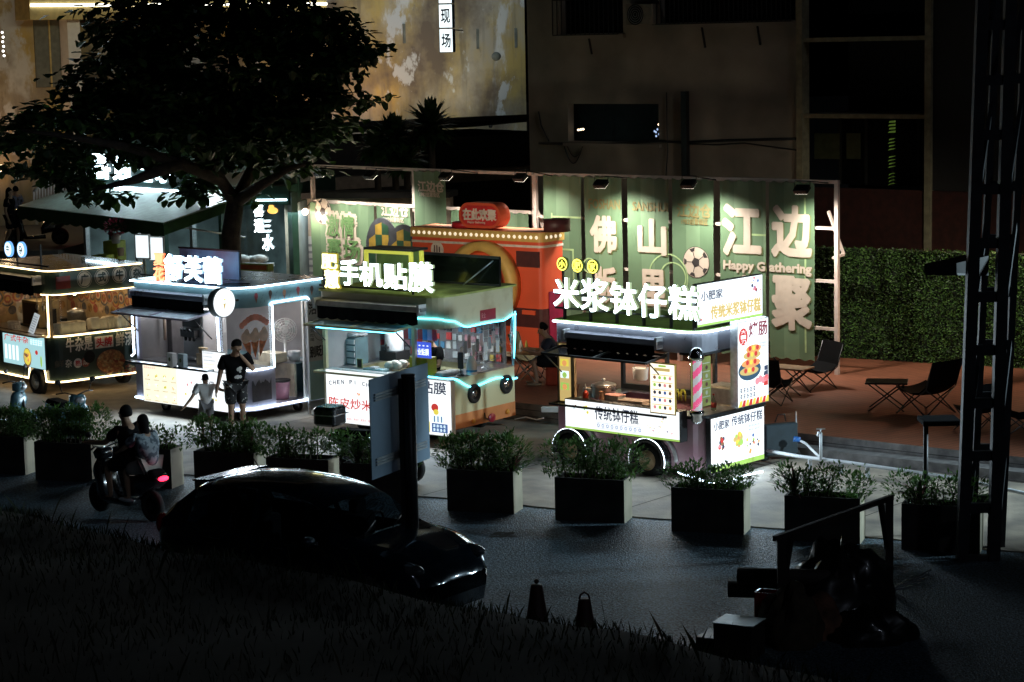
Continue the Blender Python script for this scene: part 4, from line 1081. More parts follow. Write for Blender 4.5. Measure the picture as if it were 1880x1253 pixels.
item([('bottle_body', a), ('nozzle', b)], 'squeeze_bottle', 'red squeeze bottle with white nozzle beside the big pot', 'bottle', at(RC, 1075, 737, 1.03), RZ)
a = MB(); a.bbox(-.12, .12, -.09, .09, 0, .12, M_box, .01); a.rect(-.08, .08, -.06, .06, .1205, M_tan)
item(a, 'tissue_box', 'cream paper box tucked behind the red squeeze bottle', 'box', at(RC, 1087, 728, 1.03) + Vector((0, .2, 0)), RZ)
a = MB(); a.lathe([(.04, 0), (.055, .005), (.05, .17), (.055, .175), (.045, .17), (.045, .02)], pm('copper_cup', (.6, .35, .22), .25, metal=.8), n=16)
item(a, 'steel_cup', 'copper-coloured cup in front of the big pot', 'cup', at(RC, 1105, 737, 1.03) + Vector((.0, -.03, 0)), RZ)
a = MB(); a.bbox(-.16, .16, -.11, .11, 0, .09, M_box, .01); b = MB(); b.bbox(-.165, .165, -.115, .115, .09, .11, pm('pink_lid', (.75, .4, .36), .5), .01)
item([('box_body', a), ('lid', b)], 'food_box', 'white food box with pink lid to the right of the pot', 'box', at(RC, 1128, 736, 1.03), RZ)
a = MB(); a.ring(rrect(-.24, .24, -.15, .15, (.03,) * 4, 3), rrect(-.22, .22, -.13, .13, (.02,) * 4, 3), 0, .035, M_box); a.prism(rrect(-.225, .225, -.135, .135, (.02,) * 4, 3), 0, .008, M_box)
for i, k in enumerate((P_red, P_org, P_grn)): a.ball((-.02 + .06 * i, .02 * i, .03), .025, pm('cake_%d' % i, [(.7, .12, .05), (.75, .4, .12), (.3, .4, .1)][i], .4), 8, 6)
item(a, 'serving_tray', 'white tray holding a few rice cakes at the counter front', 'tray', at(RC, 1112, 748, 1.035), RZ)
for i in range(2):
    a = MB(); a.bbox(-.24, .24, -.13, .13, 0, .05, pm('wrapped_stack', (.62, .5, .42), .5, var=.15), .012)
    item(a, 'paper_stack', ['stack of pale wrappers lying on the counter behind the yellow menu', 'upper pale wrapper pack resting on the lower pack'][i], 'wrapper', at(RC, 1165, 747, 1.03) + Vector((0, .1, .05 * i)), RZ + .1 * i)
a = MB(); a.lathe([(.1, 0), (.12, .02), (.135, .2), (.14, .21), (.125, .2), (.11, .03)], M_box, n=20); b = MB(); b.tube([(.13 * math.cos(k * .314), 0, .2 + .16 * math.sin(k * .314)) for k in range(11)], .007, M_steel, 5)
hb = RC.W @ Vector((RC.px(1176, 690, 1, .95).x, .95, 1.36))
item([('pail', a), ('handle', b)], 'hanging_bucket', 'small white bucket hanging inside the pink cart', 'bucket', hb, RZ)
a = MB(); a.tube([(0, 0, .36), (0, 0, .74)], .006, M_steel, 5); item(a, 'hook', 'thin steel hook carrying the white bucket', 'hook', hb, RZ)
a = MB()
for s in (-.07, .07):
    a.tube([(s - .04, 0, 0), (s - .045, 0, .12), (s - .02, 0, .18), (s + .02, 0, .18), (s + .045, 0, .12), (s + .04, 0, 0)], .018, pm('yellow_rubber', (.5, .48, .06), .5), 6)
item(a, 'oven_gloves', 'pair of yellow tongs hanging on the dark back shelf', 'tongs', RC.W @ Vector((-1.3, 1.25, 1.03)), RZ)
a = MB(); a.lathe([(.03, 0), (.045, .01), (.045, .14), (.03, .18), (.014, .22), (.014, .25)], glass('bottle_clear', (.7, .85, .75), .2), n=14); b = MB(); b.lathe([(.046, .05), (.046, .13)], pm('bottle_label', (.6, .05, .05), .5), n=14); c = MB(); c.lathe([(.017, .25), (.017, .275)], pm('red_cap', (.6, .03, .03), .4), n=10)
item([('bottle_body', a), ('bottle_label', b), ('cap', c)], 'drink_bottle', 'clear drink bottle with red label behind the end window', 'bottle', RC.W @ Vector((-.25, .75, 1.03)), RZ)
a = MB(); a.box(-.3, .3, -.2, .2, 0, .32, pm('steel_cabinet', (.55, .5, .42), .4, metal=.3)); a.box(-.28, .28, -.205, -.2, .04, .28, M_steel)
item(a, 'warming_cabinet', 'low steel warming cabinet at the back of the pink cart', 'cabinet', RC.W @ Vector((-.4, 1.4, 1.03)), RZ)
a = MB(); a.tube([(0, 0, 0), (.08, .03, .3)], .008, pm('dark_wood', (.15, .06, .03), .6), 5); item(a, 'stirring_stick', 'thin dark stirring stick standing at the counter left end', 'stick', at(RC, 1055, 738, 1.03), RZ)
a = MB(); a.box(-.35, .35, -.02, .02, 0, .4, pm('whiteboard', (.7, .68, .62), .5)); item(a, 'white_board', 'blank whitish board leaning at the back of the pink cart', 'board', RC.W @ Vector((RC.px(1155, 665, 1, 1.68).x, 1.68, 1.5)), RZ)
for i in range(3):
    a = MB(); a.lathe([(.02, 0), (.05, -.03), (.055, -.2), (.045, -.24), (.01, -.25)], [pm('pouch_pink', (.7, .3, .32), .5), M_box, pm('pouch_yellow', (.7, .6, .15), .5)][i], n=10, sy=.5)
    item(a, 'hanging_pouch', ['pink pouch', 'white pouch', 'yellow pouch'][i] + ' hanging from the roof inside the pink cart', 'pouch', RC.W @ Vector((-2.5 + .3 * i, .6, 2.04)), RZ, 'pouches hanging in the pink cart')
# -- phone film cart
CZ = R(-37)
a = MB(); a.bbox(-.2, .2, -.18, .18, 0, .5, pm('drawer_carcass', (.12, .2, .22), .5), .01); t = T('drawer_unit', 'white plastic drawer unit on the left of the phone film counter', 'drawers', at(cc, 648, 672, 1.18) + Vector((0, .3, 0)), CZ)
t.part(a, 'cabinet')
for i in range(4): b = MB(); b.box(-.185, .185, -.2, -.18, .03 + .12 * i, .115 + .12 * i, pm('drawer_front', (.75, .77, .78), .35, var=.04)); b.box(-.05, .05, -.21, -.2, .06 + .12 * i, .075 + .12 * i, M_steel); t.part(b, 'drawer')
a = MB(); q = random.Random(2)
for i in range(7): a.ball((q.uniform(-.15, .15), q.uniform(-.1, .1), .05), (.12, .1, .05), M_box, 8, 5)
item(a, 'plastic_bag', 'crumpled white bag lying on the drawer unit', 'bag', t.o.location + Vector((0, 0, .5)), CZ)
t = T('shelf_unit', 'white shelf unit with red labels at the back of the phone cart', 'shelf', cc.W @ Vector((cc.px(686, 640, 1, 1.75).x, 1.75, 1.14)), CZ)
a = MB(); a.box(-.42, .42, .15, .18, 0, .86, M_box); a.box(-.44, -.42, -.15, .18, 0, .86, M_box); a.box(.42, .44, -.15, .18, 0, .86, M_box); a.box(-.01, .01, -.15, .15, 0, .86, M_box); t.part(a, 'carcass')
for z in (.0, .28, .56, .86): b = MB(); b.box(-.42, .42, -.15, .15, z - .012, z + .012, M_box); t.part(b, 'shelf')
for x, z in ((-.3, .34), (.22, .34), (.25, .64), (-.22, .66)): b = MB(); b.box(x - .13, x + .13, -.155, -.1, z - .05, z + .05, pm('label_red', (.75, .08, .1), .5)); t.part(b, 'red_label')
b = MB(); b.box(-.3, .0, -.17, .0, .03, .2, pm('blue_case', (.25, .45, .62), .4)); t.part(b, 'case')
t = T('water_dispenser', 'white water bucket with a black tap inside the phone cart', 'water dispenser', cc.W @ Vector((cc.px(724, 640, 1, 1.3).x, 1.3, 1.4)), CZ)
a = MB(); a.lathe([(.17, 0), (.18, .02), (.18, .46), (.16, .5), (.08, .54), (.02, .55)], M_box, n=22); t.part(a, 'tank'); b = MB(); b.box(-.02, .02, -.24, -.17, .06, .1, M_black); b.box(-.015, .015, -.25, -.22, .0, .14, M_black); t.part(b, 'tap')
c = MB(); c.box(-.2, .2, -.2, .2, -.17, 0, M_black); t.part(c, 'base')
for i in range(7):
    a = MB(); a.bbox(-.05, .05, -.01, .01, -.24, -.04, [pm('case_red', (.6, .07, .07), .4), pm('case_blue', (.15, .4, .6), .4), M_box][i % 3], .008); a.tube([(0, 0, -.04), (0, 0, 0)], .004, M_black, 4)
    item(a, 'phone_case', ['red', 'blue', 'white'][i % 3] + ' phone case hanging from the roof edge of the phone cart', 'phone case', cc.W @ Vector((cc.px(745, 610, 1, .35).x + .11 * i, .35, 2.05)), CZ, 'phone cases hanging inside the hatch')
t = T('led_sign', 'small blue lit sign with white writing in the phone cart hatch', 'sign', cc.W @ Vector((cc.px(774, 650, 1, .1).x, .1, 1.53)), CZ)
m = MB(); m.box(-.2, .2, .0, .03, 0, .28, em('sign_blue', (.06, .12, .75), 1.1)); m.M = FR(0.003); m.text('专业贴膜', -.17, .17, .05, .17, 0, em('sign_pale', (.8, .85, 1), 1.6), 0, .02)
for i in range(4): m.rect(-.15 + .09 * i, -.11 + .09 * i, .21, .23, 0, em('sign_pale', (.8, .85, 1), 1.6))
t.part(m, 'panel')
a = MB(); a.bbox(-.2, .2, -.12, .16, 0, .35, pm('yellow_box', (.62, .48, .03), .5, var=.08), .01); item(a, 'storage_box', 'bright yellow box under the small blue lit sign', 'box', cc.W @ Vector((cc.px(774, 670, 1, .15).x, .17, 1.185)), CZ)
for i in range(3):
    a = MB(); a.bbox(-.05, .05, -.008, .008, 0, .24, M_black, .006); a.rect(-.04, .04, -.01, .22, .01, M_black)
    o = item(a, 'phone_model', ['black phone standing at the left end of the ledge', 'second black phone leaning beside the first on the ledge', 'third black phone nearest the drawers on the ledge'][i], 'phone', at(cc, 608 + 8 * i, 673 - i, 1.18), CZ, 'phones shown on the ledge'); o.rotation_euler = (R(-20), 0, CZ + .4)
a = MB(); a.box(-.06, .06, -.008, .008, 0, .17, pm('olive_card', (.2, .25, .08), .5)); a.box(-.045, .045, -.011, -.008, .02, .15, M_black); item(a, 'card_stand', 'small olive framed card standing on the phone counter', 'card', at(cc, 661, 676, 1.18), CZ)
a = MB(); a.bbox(-.22, .22, -.1, .1, 0, .07, pm('teal_kit', (.25, .45, .5), .4), .01); a.bbox(-.1, .05, -.08, .06, .07, .1, M_box, .005); item(a, 'tool_case', 'flat teal tool case lying on the phone counter', 'case', at(cc, 690, 684, 1.18), CZ)
a = MB()
for i in range(6): a.ball((q.uniform(-.12, .12), q.uniform(-.08, .08), .07 + .04 * q.random()), (.12, .1, .08), pm('clear_bag', (.6, .58, .5), .3, var=.25), 8, 6)
item(a, 'plastic_bag', 'clear plastic bag of parts beside the yellow box', 'bag', at(cc, 730, 680, 1.18), CZ)
a = MB(); a.tube([(-.6, 0, 0), (.35, .1, .0)], .05, M_tan, 8); item(a, 'cardboard_tube', 'long brown cardboard tube lying behind the counter', 'tube', cc.W @ Vector((-1.2, .75, 1.24)), CZ)
t = T('wire_rack', 'wire rack of clear phone films behind the curved window', 'rack', cc.W @ Vector((-.12, 1.25, 1.25)), CZ)
m = MB()
for i in range(9): m.tube([(0, -.6 + .15 * i, .05), (0, -.6 + .15 * i, .78)], .005, M_steel, 4)
for i in range(6): m.tube([(0, -.62, .08 + .14 * i), (0, .62, .08 + .14 * i)], .005, M_steel, 4)
t.part(m, 'grid')
for i in range(10):
    m = MB(); m.box(.01, .03, -.58 + .12 * i, -.5 + .12 * i, .2 + .09 * (i % 3), .42 + .09 * (i % 3), [M_box, pm('film_grey', (.3, .33, .36), .3), pm('film_pink', (.5, .35, .35), .4)][i % 3]); t.part(m, 'film_pack')
a = MB(); a.bbox(-.06, .06, -.02, .02, .12, .42, M_black, .02); a.lathe([(.07, 0), (.07, .015), (.015, .03), (.015, .12)], M_black, n=14); item(a, 'tablet_stand', 'black tablet on a round foot behind the curved window', 'tablet', at(cc, 846, 690, 1.18), CZ)
a = MB(); a.lathe([(.09, 0), (.1, .02), (.1, .18), (.07, .28), (.03, .33)], M_box, n=16); b = MB(); b.lathe([(.101, .05), (.101, .09)], pm('blue_band', (.05, .3, .6), .4), n=16); item([('jug_body', a), ('band', b)], 'plastic_jug', 'white jug with blue band beside the black tablet', 'jug', at(cc, 866, 688, 1.18), CZ)
a = MB(); a.bbox(-.28, .28, -.14, .14, 0, .06, pm('keyboard_grey', (.4, .42, .44), .5), .01)
for i in range(5): a.box(-.25 + .1 * i, -.17 + .1 * i, -.1, .1, .06, .07, M_box)
item(a, 'cutting_machine', 'flat grey film cutting machine on the end counter', 'machine', cc.W @ Vector((-.3, .55, 1.18)), R(50))
a = MB(); a.tube([(0, -.1, .12 + .0), (0, .1, .12)], .012, M_steel, 6); a.annul(0, 0, 0, .04, .06, M_box); a.lathe([(.05, 0), (.05, .02), (.012, .03), (.012, .2)], M_box, n=12); item(a, 'magnifier', 'small white magnifier stand by the window end', 'magnifier', cc.W @ Vector((-.2, 1.5, 1.18)), CZ)
# -- ice cream cart
BZ = R(-41)
t = T('ice_cream_machine', 'steel soft ice cream machine with black nozzles in the blue cart', 'machine', bc.W @ Vector((bc.px(352, 620, 1, .45).x, .5, 1.03)), BZ)
m = MB(); m.bbox(-.3, .3, -.02, .6, 0, .95, pm('machine_steel', (.45, .43, .43), .32, metal=.5, var=.06), .03); t.part(m, 'housing')
m = MB(); m.box(-.26, .26, -.05, -.02, .66, .92, M_black); m.box(-.2, .05, -.055, -.05, .84, .87, M_box); t.part(m, 'control_panel')
m = MB(); m.box(-.2, .2, -.16, -.02, .48, .62, M_black); t.part(m, 'dispensing_head')
for x in (-.12, 0, .12): m = MB(); m.lathe([(.02, .4), (.03, .42), (.03, .48)], M_black, (x, -.1, 0), 10); m.tube([(x, -.16, .6), (x, -.22, .66)], .012, M_steel, 5); t.part(m, 'nozzle')
m = MB(); m.box(-.24, .24, -.2, -.02, .06, .09, M_steel); t.part(m, 'drip_tray')
t = T('dark_fridge', 'dark grey fridge with vents at the back of the blue cart', 'fridge', bc.W @ Vector((bc.px(296, 620, 1, .8).x, .8, 1.03)), BZ)
m = MB(); m.bbox(-.35, .35, -.02, .55, 0, 1.05, pm('fridge_grey', (.22, .2, .2), .4, metal=.4, var=.1), .02); t.part(m, 'housing')
for i in range(5): m = MB(); m.box(-.12, .14, -.03, -.02, .62 + .05 * i, .64 + .05 * i, M_black); t.part(m, 'vent')
m = MB(); m.box(-.14, .14, -.035, -.02, .08, .45, M_black); t.part(m, 'lower_panel')
a = MB(); a.tube([(0, 0, 0), (0, 0, .55)], .03, pm('cup_tube', (.55, .4, .3), .4), 10); item(a, 'cup_dispenser', 'slim tube of paper cups against the dark fridge', 'cup holder', bc.W @ Vector((bc.px(303, 620, 1, .6).x, .6, 1.35)), BZ)
for i, (x, lab) in enumerate(((316, 'white paper bag with a dark dot on the ice cream counter'), (336, 'blue-grey paper bag standing to the right of the dotted bag'))):
    a = MB(); a.bbox(-.1, .1, -.05, .05, 0, .27, [M_box, pm('bag_blue', (.35, .45, .5), .6)][i], .008); a.M = FR(.052); a.disc(0, .15, 0, .04, pm('dot_green', (.1, .14, .06), .6))
    item(a, 'paper_bag', lab, 'bag', at(bc, x, 674 + 2 * i, 1.03), BZ - .15)
t = T('cone_stack', 'stack of brown ice cream cones in a holder', 'cones', at(bc, 372, 672, 1.03) + Vector((0, .15, 0)), BZ)
m = MB(); m.bbox(-.12, .12, -.08, .08, 0, .22, pm('holder_card', (.55, .4, .25), .6), .01); t.part(m, 'holder')
for i in range(3): m = MB(); m.lathe([(.01, .12), (.05, .32), (.045, .33)], M_tan, (-.07 + .07 * i, 0, 0), 10); t.part(m, 'cone')
t = T('desk_fan', 'round white electric fan seen through the doorway of the blue cart', 'fan', bc.W @ Vector((-.75, W - .35, .98)) if False else bc.W @ Vector((-.75, 1.85, .98)), R(15))
m = MB(); m.lathe([(.12, 0), (.12, .03), (.03, .05), (.025, .4)], M_box, n=16); t.part(m, 'stand')
m = MB()
for k in (.05, .1, .15, .2, .235): m.tube([(k * math.cos(a_ * .262), -.08 + .25 * k * k * 4, .58 + k * math.sin(a_ * .262)) for a_ in range(24)], .007, M_box, 4, True)
for k in range(16): a_ = k * .3927; m.tube([(0, -.1, .58), (.235 * math.cos(a_), -.02, .58 + .235 * math.sin(a_))], .004, M_box, 4)
t.part(m, 'cage')
m = MB(); m.lathe([(.05, -.03), (.05, .0), (.02, .01)], M_box, (0, -.05, .58), 12, 'y')
for k in range(5):
    a_ = k * 1.257; m.quad([(.03 * math.cos(a_), -.03, .58 + .03 * math.sin(a_)), (.2 * math.cos(a_ - .3), -.05, .58 + .2 * math.sin(a_ - .3)), (.21 * math.cos(a_ + .3), -.01, .58 + .21 * math.sin(a_ + .3))], pm('fan_blade', (.45, .5, .5), .3))
t.part(m, 'blades'); m = MB(); m.lathe([(.07, .02), (.06, .12), (.03, .14)], M_box, (0, -.05, .58), 12, 'y'); t.part(m, 'motor')
a = MB(); a.lathe([(.1, 0), (.12, .18), (.125, .2), (.11, .19), (.1, .02)], M_box, n=18); item(a, 'white_bucket', 'white bucket on the cabinet below the fan', 'bucket', bc.W @ Vector((-.45, 1.8, .98)), BZ)
a = MB(); a.lathe([(.13, 0), (.16, .35), (.165, .37), (.15, .36), (.13, .02)], pm('pink_bin', (.55, .25, .32), .5), n=18); b = MB(); b.lathe([(.155, .33), (.18, .36), (.17, .38), (.15, .36)], M_black, n=18); item([('bin_body', a), ('bin_liner', b)], 'waste_bin', 'pink waste bin with black liner inside the doorway', 'bin', bc.W @ Vector((-.35, 1.35, .31)), BZ)
a = MB(); a.bbox(-.25, .25, -.15, .15, 0, .18, pm('cream_carton', (.55, .48, .36), .6), .01); item(a, 'storage_box', 'cream carton on the cabinet in the blue cart', 'box', bc.W @ Vector((-.85, 1.62, .98)) + Vector((0, -.1, 0)), BZ)
# -- beef cart
KZ = R(-49)
a = MB(); a.ring(rrect(-.3, .3, -.18, .18, (.05,) * 4, 3), rrect(-.28, .28, -.16, .16, (.04,) * 4, 3), 0, .22, pm('tub_plastic', (.6, .56, .45), .4)); a.prism(rrect(-.29, .29, -.17, .17, (.05,) * 4, 3), 0, .01, M_box)
item(a, 'plastic_tub', 'long white plastic tub behind the dark cart window', 'tub', kc.W @ Vector((-.35, .6, 1.25)), R(40))
for i in range(5):
    a = MB(); a.bbox(-.11, .11, -.11, .11, 0, .26 - .03 * (i % 2), pm('bag_white_warm', (.66, .62, .52), .5, var=.15), .03)
    o = item(a, 'takeaway_bag', ['white takeaway bag leaning furthest left behind the window', 'upright white takeaway bag second from left', 'middle white takeaway bag in the window row', 'white takeaway bag fourth along the window', 'white takeaway bag at the right end of the row'][i], 'bag', kc.W @ Vector((-.3, 1.15 + .17 * i, 1.25)), R(40) + .2 * i, 'takeaway bags in the dark cart'); o.rotation_euler[0] = R(-14 + 5 * i)
a = MB(); a.lathe([(.18, 0), (.2, .02), (.2, .32), (.21, .34)], M_steel, n=20); b = MB(); b.lathe([(.2, .34), (.1, .38), (.02, .4)], M_steel, n=20); item([('pot_body', a), ('lid', b)], 'stock_pot', 'tall steel stock pot in the dark cart', 'pot', kc.W @ Vector((-1.1, 1.2, 1.25)), KZ)
t = T('menu_card', 'narrow white menu card tilted on the dark cart ledge', 'menu', at(kc, 57, 612, 1.26), KZ)
m = MB(); m.box(-.1, .1, -.01, .01, 0, .42, em('card_glow', (.85, .95, 1), .5)); m.M = FR(.012)  # paper card; the light falling on it is put in as emission
for i in range(7): scribble(m, -.08, .08, .04 + .05 * i, .065 + .05 * i, 0, pm('card_ink', (.1, .15, .3), .6), 4, i)
o = t.part(m, 'card'); o.rotation_euler = (R(-18), R(10), 0)
a = MB()
for i in range(6): a.tube([(.16 * math.cos(k * .5236), .12 * math.sin(k * .5236), .03 * i) for k in range(12)], .008, M_box, 4, True)
for k in range(12): a.tube([(.16 * math.cos(k * .5236), .12 * math.sin(k * .5236), 0), (.16 * math.cos(k * .5236), .12 * math.sin(k * .5236), .16)], .006, M_box, 4)
item(a, 'wire_basket', 'white basket on the left counter of the dark cart', 'basket', at(kc, 22, 606, 1.26) + Vector((0, .2, 0)), KZ)
a = MB(); a.box(-.14, .14, -.05, .05, 0, .3, M_black); a.tube([(-.1, 0, .3), (-.08, 0, .55)], .015, M_black, 5); item(a, 'gas_regulator', 'black box hanging by the corner post of the dark cart', 'box', kc.W @ Vector((-.3, .15, 1.5)), KZ)
a = MB(); a.box(-.35, .35, -.25, .25, 0, .55, pm('glass_case', (.3, .25, .15), .4, metal=.3)); a.box(-.3, .3, -.255, -.25, .05, .5, pm('case_dark', (.06, .04, .03), .3)); item(a, 'steam_cabinet', 'dark glass-fronted steam cabinet at the left of the dark cart', 'cabinet', kc.W @ Vector((-1.9, .8, 1.25)), KZ)
for i in range(3):
    a = MB(); a.tube([(0, 0, 0), (0, 0, -.3)], .012, M_steel, 6); a.ball((0, 0, -.36), (.06, .03, .07), M_steel, 10, 6)
    item(a, 'ladle', ['left', 'middle', 'right'][i] + ' steel ladle hanging from the dark cart roof', 'ladle', kc.W @ Vector((-1.5 + .25 * i, .5, 2.06)), KZ, 'ladles in the dark cart')
# ------------------------------------------------------------------ leaves
def leaf(m, p, d, up, l, w, mat, rnd_=False):
    d = d.normalized(); s = d.cross(up)
    if s.length < .05: s = d.cross(Vector((1, 0, .3)))
    s.normalize(); u = s.cross(d)
    a, b = p + d * l * .5 + s * w * .5 + u * w * .18, p + d * l * .5 - s * w * .5 + u * w * .18
    if rnd_:
        q1, q2 = p + d * l * .82 + s * w * .34 + u * w * .1, p + d * l * .82 - s * w * .34 + u * w * .1; a = a - d * l * .12; b = b - d * l * .12
        m.add([p, a, q1, p + d * l, q2, b, p + d * l * .5], [(0, 1, 6), (1, 2, 6), (2, 3, 6), (3, 4, 6), (4, 5, 6), (5, 0, 6)], mat)
    else: m.add([p, a, p + d * l, b, p + d * l * .5], [(0, 1, 4), (1, 2, 4), (2, 3, 4), (3, 0, 4)], mat)
def rv(q): 
    a = q.random() * 6.283; z = q.uniform(-1, 1); k = math.sqrt(1 - z * z)
    return Vector((k * math.cos(a), k * math.sin(a), z))
G1 = pm('leaf_dark', (.025, .06, .016), .45, var=.4, scale=5, trans=.25)
G2 = pm('leaf_mid', (.055, .125, .028), .42, var=.4, scale=5, trans=.25)
G3 = pm('leaf_light', (.1, .2, .045), .42, var=.35, scale=5, trans=.3)
GB = pm('twig_bark', (.06, .045, .03), .9, var=.3)
def shrub_mesh(seed, lx, ly, h, n, size=.06):
    q = random.Random(seed); st = MB(); fo = MB()
    tips = []
    for i in range(15):
        b = Vector((q.uniform(-lx, lx) * .75, q.uniform(-ly, ly) * .6, -.05)); t = Vector((b.x * 1.25 + q.uniform(-.1, .1), b.y * 1.3, h * q.uniform(.45, 1)))
        mid = (b + t) / 2 + Vector((q.uniform(-.05, .05), q.uniform(-.05, .05), 0))
        st.tube([b, mid, t], [.012, .009, .005], GB, 5); tips += [t, mid + Vector((q.uniform(-.12, .12), q.uniform(-.1, .1), .04))]
    lobes = [Vector((lx * 1.05 * (-1 + 2 * k / 4) + q.uniform(-.06, .06), q.uniform(-.06, .06), h * q.uniform(.42, .62))) for k in range(5)]
    lr = [(q.uniform(.2, .3) * lx / .5, ly * q.uniform(1.0, 1.35), h * q.uniform(.4, .52)) for _ in lobes]
    for i in range(n):
        if q.random() < .22:
            c = q.choice(tips); r = rv(q); p = c + r * .1 * q.random()
        else:
            k = q.randrange(5); r = rv(q); w_ = q.uniform(.35, 1) ** .35 * (1 + .16 * math.sin(r.x * 9 + k) * math.sin(r.z * 8))
            p = lobes[k] + Vector((r.x * lr[k][0], r.y * lr[k][1], r.z * lr[k][2])) * w_
        leaf(fo, p, Vector((r.x, r.y, abs(r.z) * .6 + .25)) + rv(q) * .5, Vector((0, 0, 1)), size * q.uniform(.7, 1.3), size * .5, q.choice([G2, G2, G3, G3, G3]))
    return st, fo
def spiky_mesh(seed, n=34, h=.55):
    q = random.Random(seed); m = MB(); k = pm('cordyline_leaf', (.05, .075, .03), .5, var=.5, scale=4, trans=.2); k2 = pm('cordyline_red', (.13, .04, .035), .5, var=.4, scale=4, trans=.2)
    for i in range(n):
        a = q.random() * 6.283; e = q.uniform(.25, 1.4); l = h * q.uniform(.6, 1); d = Vector((math.cos(a) * math.cos(e), math.sin(a) * math.cos(e), math.sin(e)))
        s = Vector((-math.sin(a), math.cos(a), 0)) * .02; p0 = Vector((0, 0, q.uniform(0, .12)))
        p1 = p0 + d * l * .55; p2 = p0 + d * l + Vector((math.cos(a), math.sin(a), -1)) * l * .16
        m.add([p0 - s * .6, p0 + s * .6, p1 + s, p1 - s, p2], [(0, 1, 2, 3), (3, 2, 4)], k if q.random() < .7 else k2)
    return m
# ------------------------------------------------------------------ planters along the kerb
pbox = pm('planter_board', (.045, .04, .034), .75, var=.35, scale=3); pend = pm('planter_end_lit', (.42, .37, .27), .7, var=.15, scale=2); soil = pm('planter_soil', (.03, .022, .015), .95)  # ends paler than the boards: lamplight from the right put into their colour
PL = [(-58, 800, 'planter box cut by the left edge of the photo', 1), (62, 812, 'planter box in front of the pale blue scooter', 1), (205, 822, 'planter box hidden behind the two riders', 0), (355, 829, 'planter box below the child in white', 1), (488, 841, 'planter box just left of the blue sign panel', 1), (628, 851, 'planter box mostly hidden by the blue sign panel', 0),
      (819.6, 862.7, 'planter box between the blue panel and pink cart', 1), (1018, 877.6, 'planter box in front of the left wheel of the pink cart', 1), (1231.8, 896, 'planter box below the right end of the pink cart', 1), (1440, 911, 'planter box behind the dark railing', 1), (1655, 926, 'planter box beside the dark mast', 0)]
pbm = MB(); pbm.M = Matrix(); LX, DY, HH = 1.06, .42, .64
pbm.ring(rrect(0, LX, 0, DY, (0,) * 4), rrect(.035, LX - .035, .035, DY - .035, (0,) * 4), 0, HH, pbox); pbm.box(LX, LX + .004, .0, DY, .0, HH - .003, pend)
psm = MB(); psm.box(.035, LX - .035, .035, DY - .035, HH - .12, HH - .07, soil)
shl = ['dense shrub cut by the left edge of the photo', 'broad shrub in front of the pale blue scooter', 'thin loose shrub behind the two riders', 'round leafy shrub below the man and child', 'airy shrub in front of the black top box', 'sparse shrub beside the blue sign panel', 'full round shrub between blue panel and pink cart', 'shrub in front of the left wheel of the pink cart', 'low spread shrub under the end lightbox of the pink cart', 'ragged shrub behind the dark railing', 'dim shrub beside the dark mast']
shn = [900, 1300, 350, 1000, 650, 420, 1200, 800, 520, 480, 420]; shh = [.5, .6, .42, .54, .48, .5, .56, .58, .38, .44, .45]
spk = {2: ('narrow-leaved plant rising beside the two riders', .12), 3: ('narrow-leaved plant at the end of the planter below the child', .85), 5: ('narrow-leaved plant left of the blue sign panel', .15), 6: ('narrow-leaved plant right of the full round shrub', .92), 9: ('red-tinged narrow-leaved plant by the wagon', .1), 8: None, 10: ('narrow-leaved plant near the dark mast', .2)}
first = None
for i, (x, y, lab, e) in enumerate(PL):
    p = gp(x, y, HH); p.z = .006; rz = R(-19)
    if first is None:
        t = T('planter', lab, 'planter', p, rz, 'planter boxes lined up along the kerb'); t.part(pbm, 'box'); t.part(psm, 'soil'); first = t.o; o = first
    else: o = dup(first, p, rz, lab)
    Mx = Matrix.Translation(p) @ Matrix.Rotation(rz, 4, 'Z')
    st, fo = shrub_mesh(40 + i, .5, .2, shh[i] * 1.05, int(shn[i] * 3.0), .07)
    s = T('shrub', shl[i], 'shrub', Mx @ Vector((LX / 2, DY / 2, HH - .08)), rz, 'shrubs in the kerb planters'); s.part(st, 'stems'); s.part(fo, 'foliage')
    if spk.get(i):
        thing1(spiky_mesh(70 + i), 'spiky_plant', spk[i][0], 'plant', Mx @ Vector((LX * spk[i][1], DY / 2, HH - .08)), 0, 'narrow-leaved plants in the planters')
# ------------------------------------------------------------------ road sign seen from behind
t = T('road_sign', 'back of a blue-grey road sign on a thick dark pole', 'road sign', Vector((-1.37, 26.5, .9)))
sgm = pm('sign_back_aluminium', (.3, .42, .55), .5, metal=.2, var=.12, scale=1.2)
s0 = Vector((.44, .9, 0)); nn_ = Vector((.9, -.44, 0))
a = dp(678, 698, 26.15) - t.o.location; w_ = 1.5; h_ = 1.24
m = MB()
A = [a, a + s0 * w_, a + s0 * w_ - Vector((0, 0, h_)), a - Vector((0, 0, h_))]
m.add(A + [p - nn_ * .012 for p in A], [(0, 3, 2, 1), (4, 5, 6, 7), (0, 1, 5, 4), (1, 2, 6, 5), (2, 3, 7, 6), (3, 0, 4, 7)], sgm); t.part(m, 'panel')
for z in (.2, 1.0):
    for dz in (0, .035, .07): m = MB(); m.bar(a + s0 * .1 + nn_ * .012 - Vector((0, 0, z + dz)), a + s0 * 1.4 + nn_ * .012 - Vector((0, 0, z + dz)), .02, .022, pm('bracket_pale', (.6, .62, .64), .35, metal=.6)); t.part(m, 'bracket')
m = MB(); pp = a + s0 * .72 + nn_ * .14; m.lathe([(.085, -.9), (.085, 2.08 if False else pp.z - .05)], M_black, (pp.x, pp.y, 0), 16); t.part(m, 'pole')
m = MB(); m.bar((pp.x - .1, pp.y - .02, pp.z - .08), (pp.x - .1, pp.y - .02, pp.z - h_ - .9), .05, .08, M_black); t.part(m, 'channel')
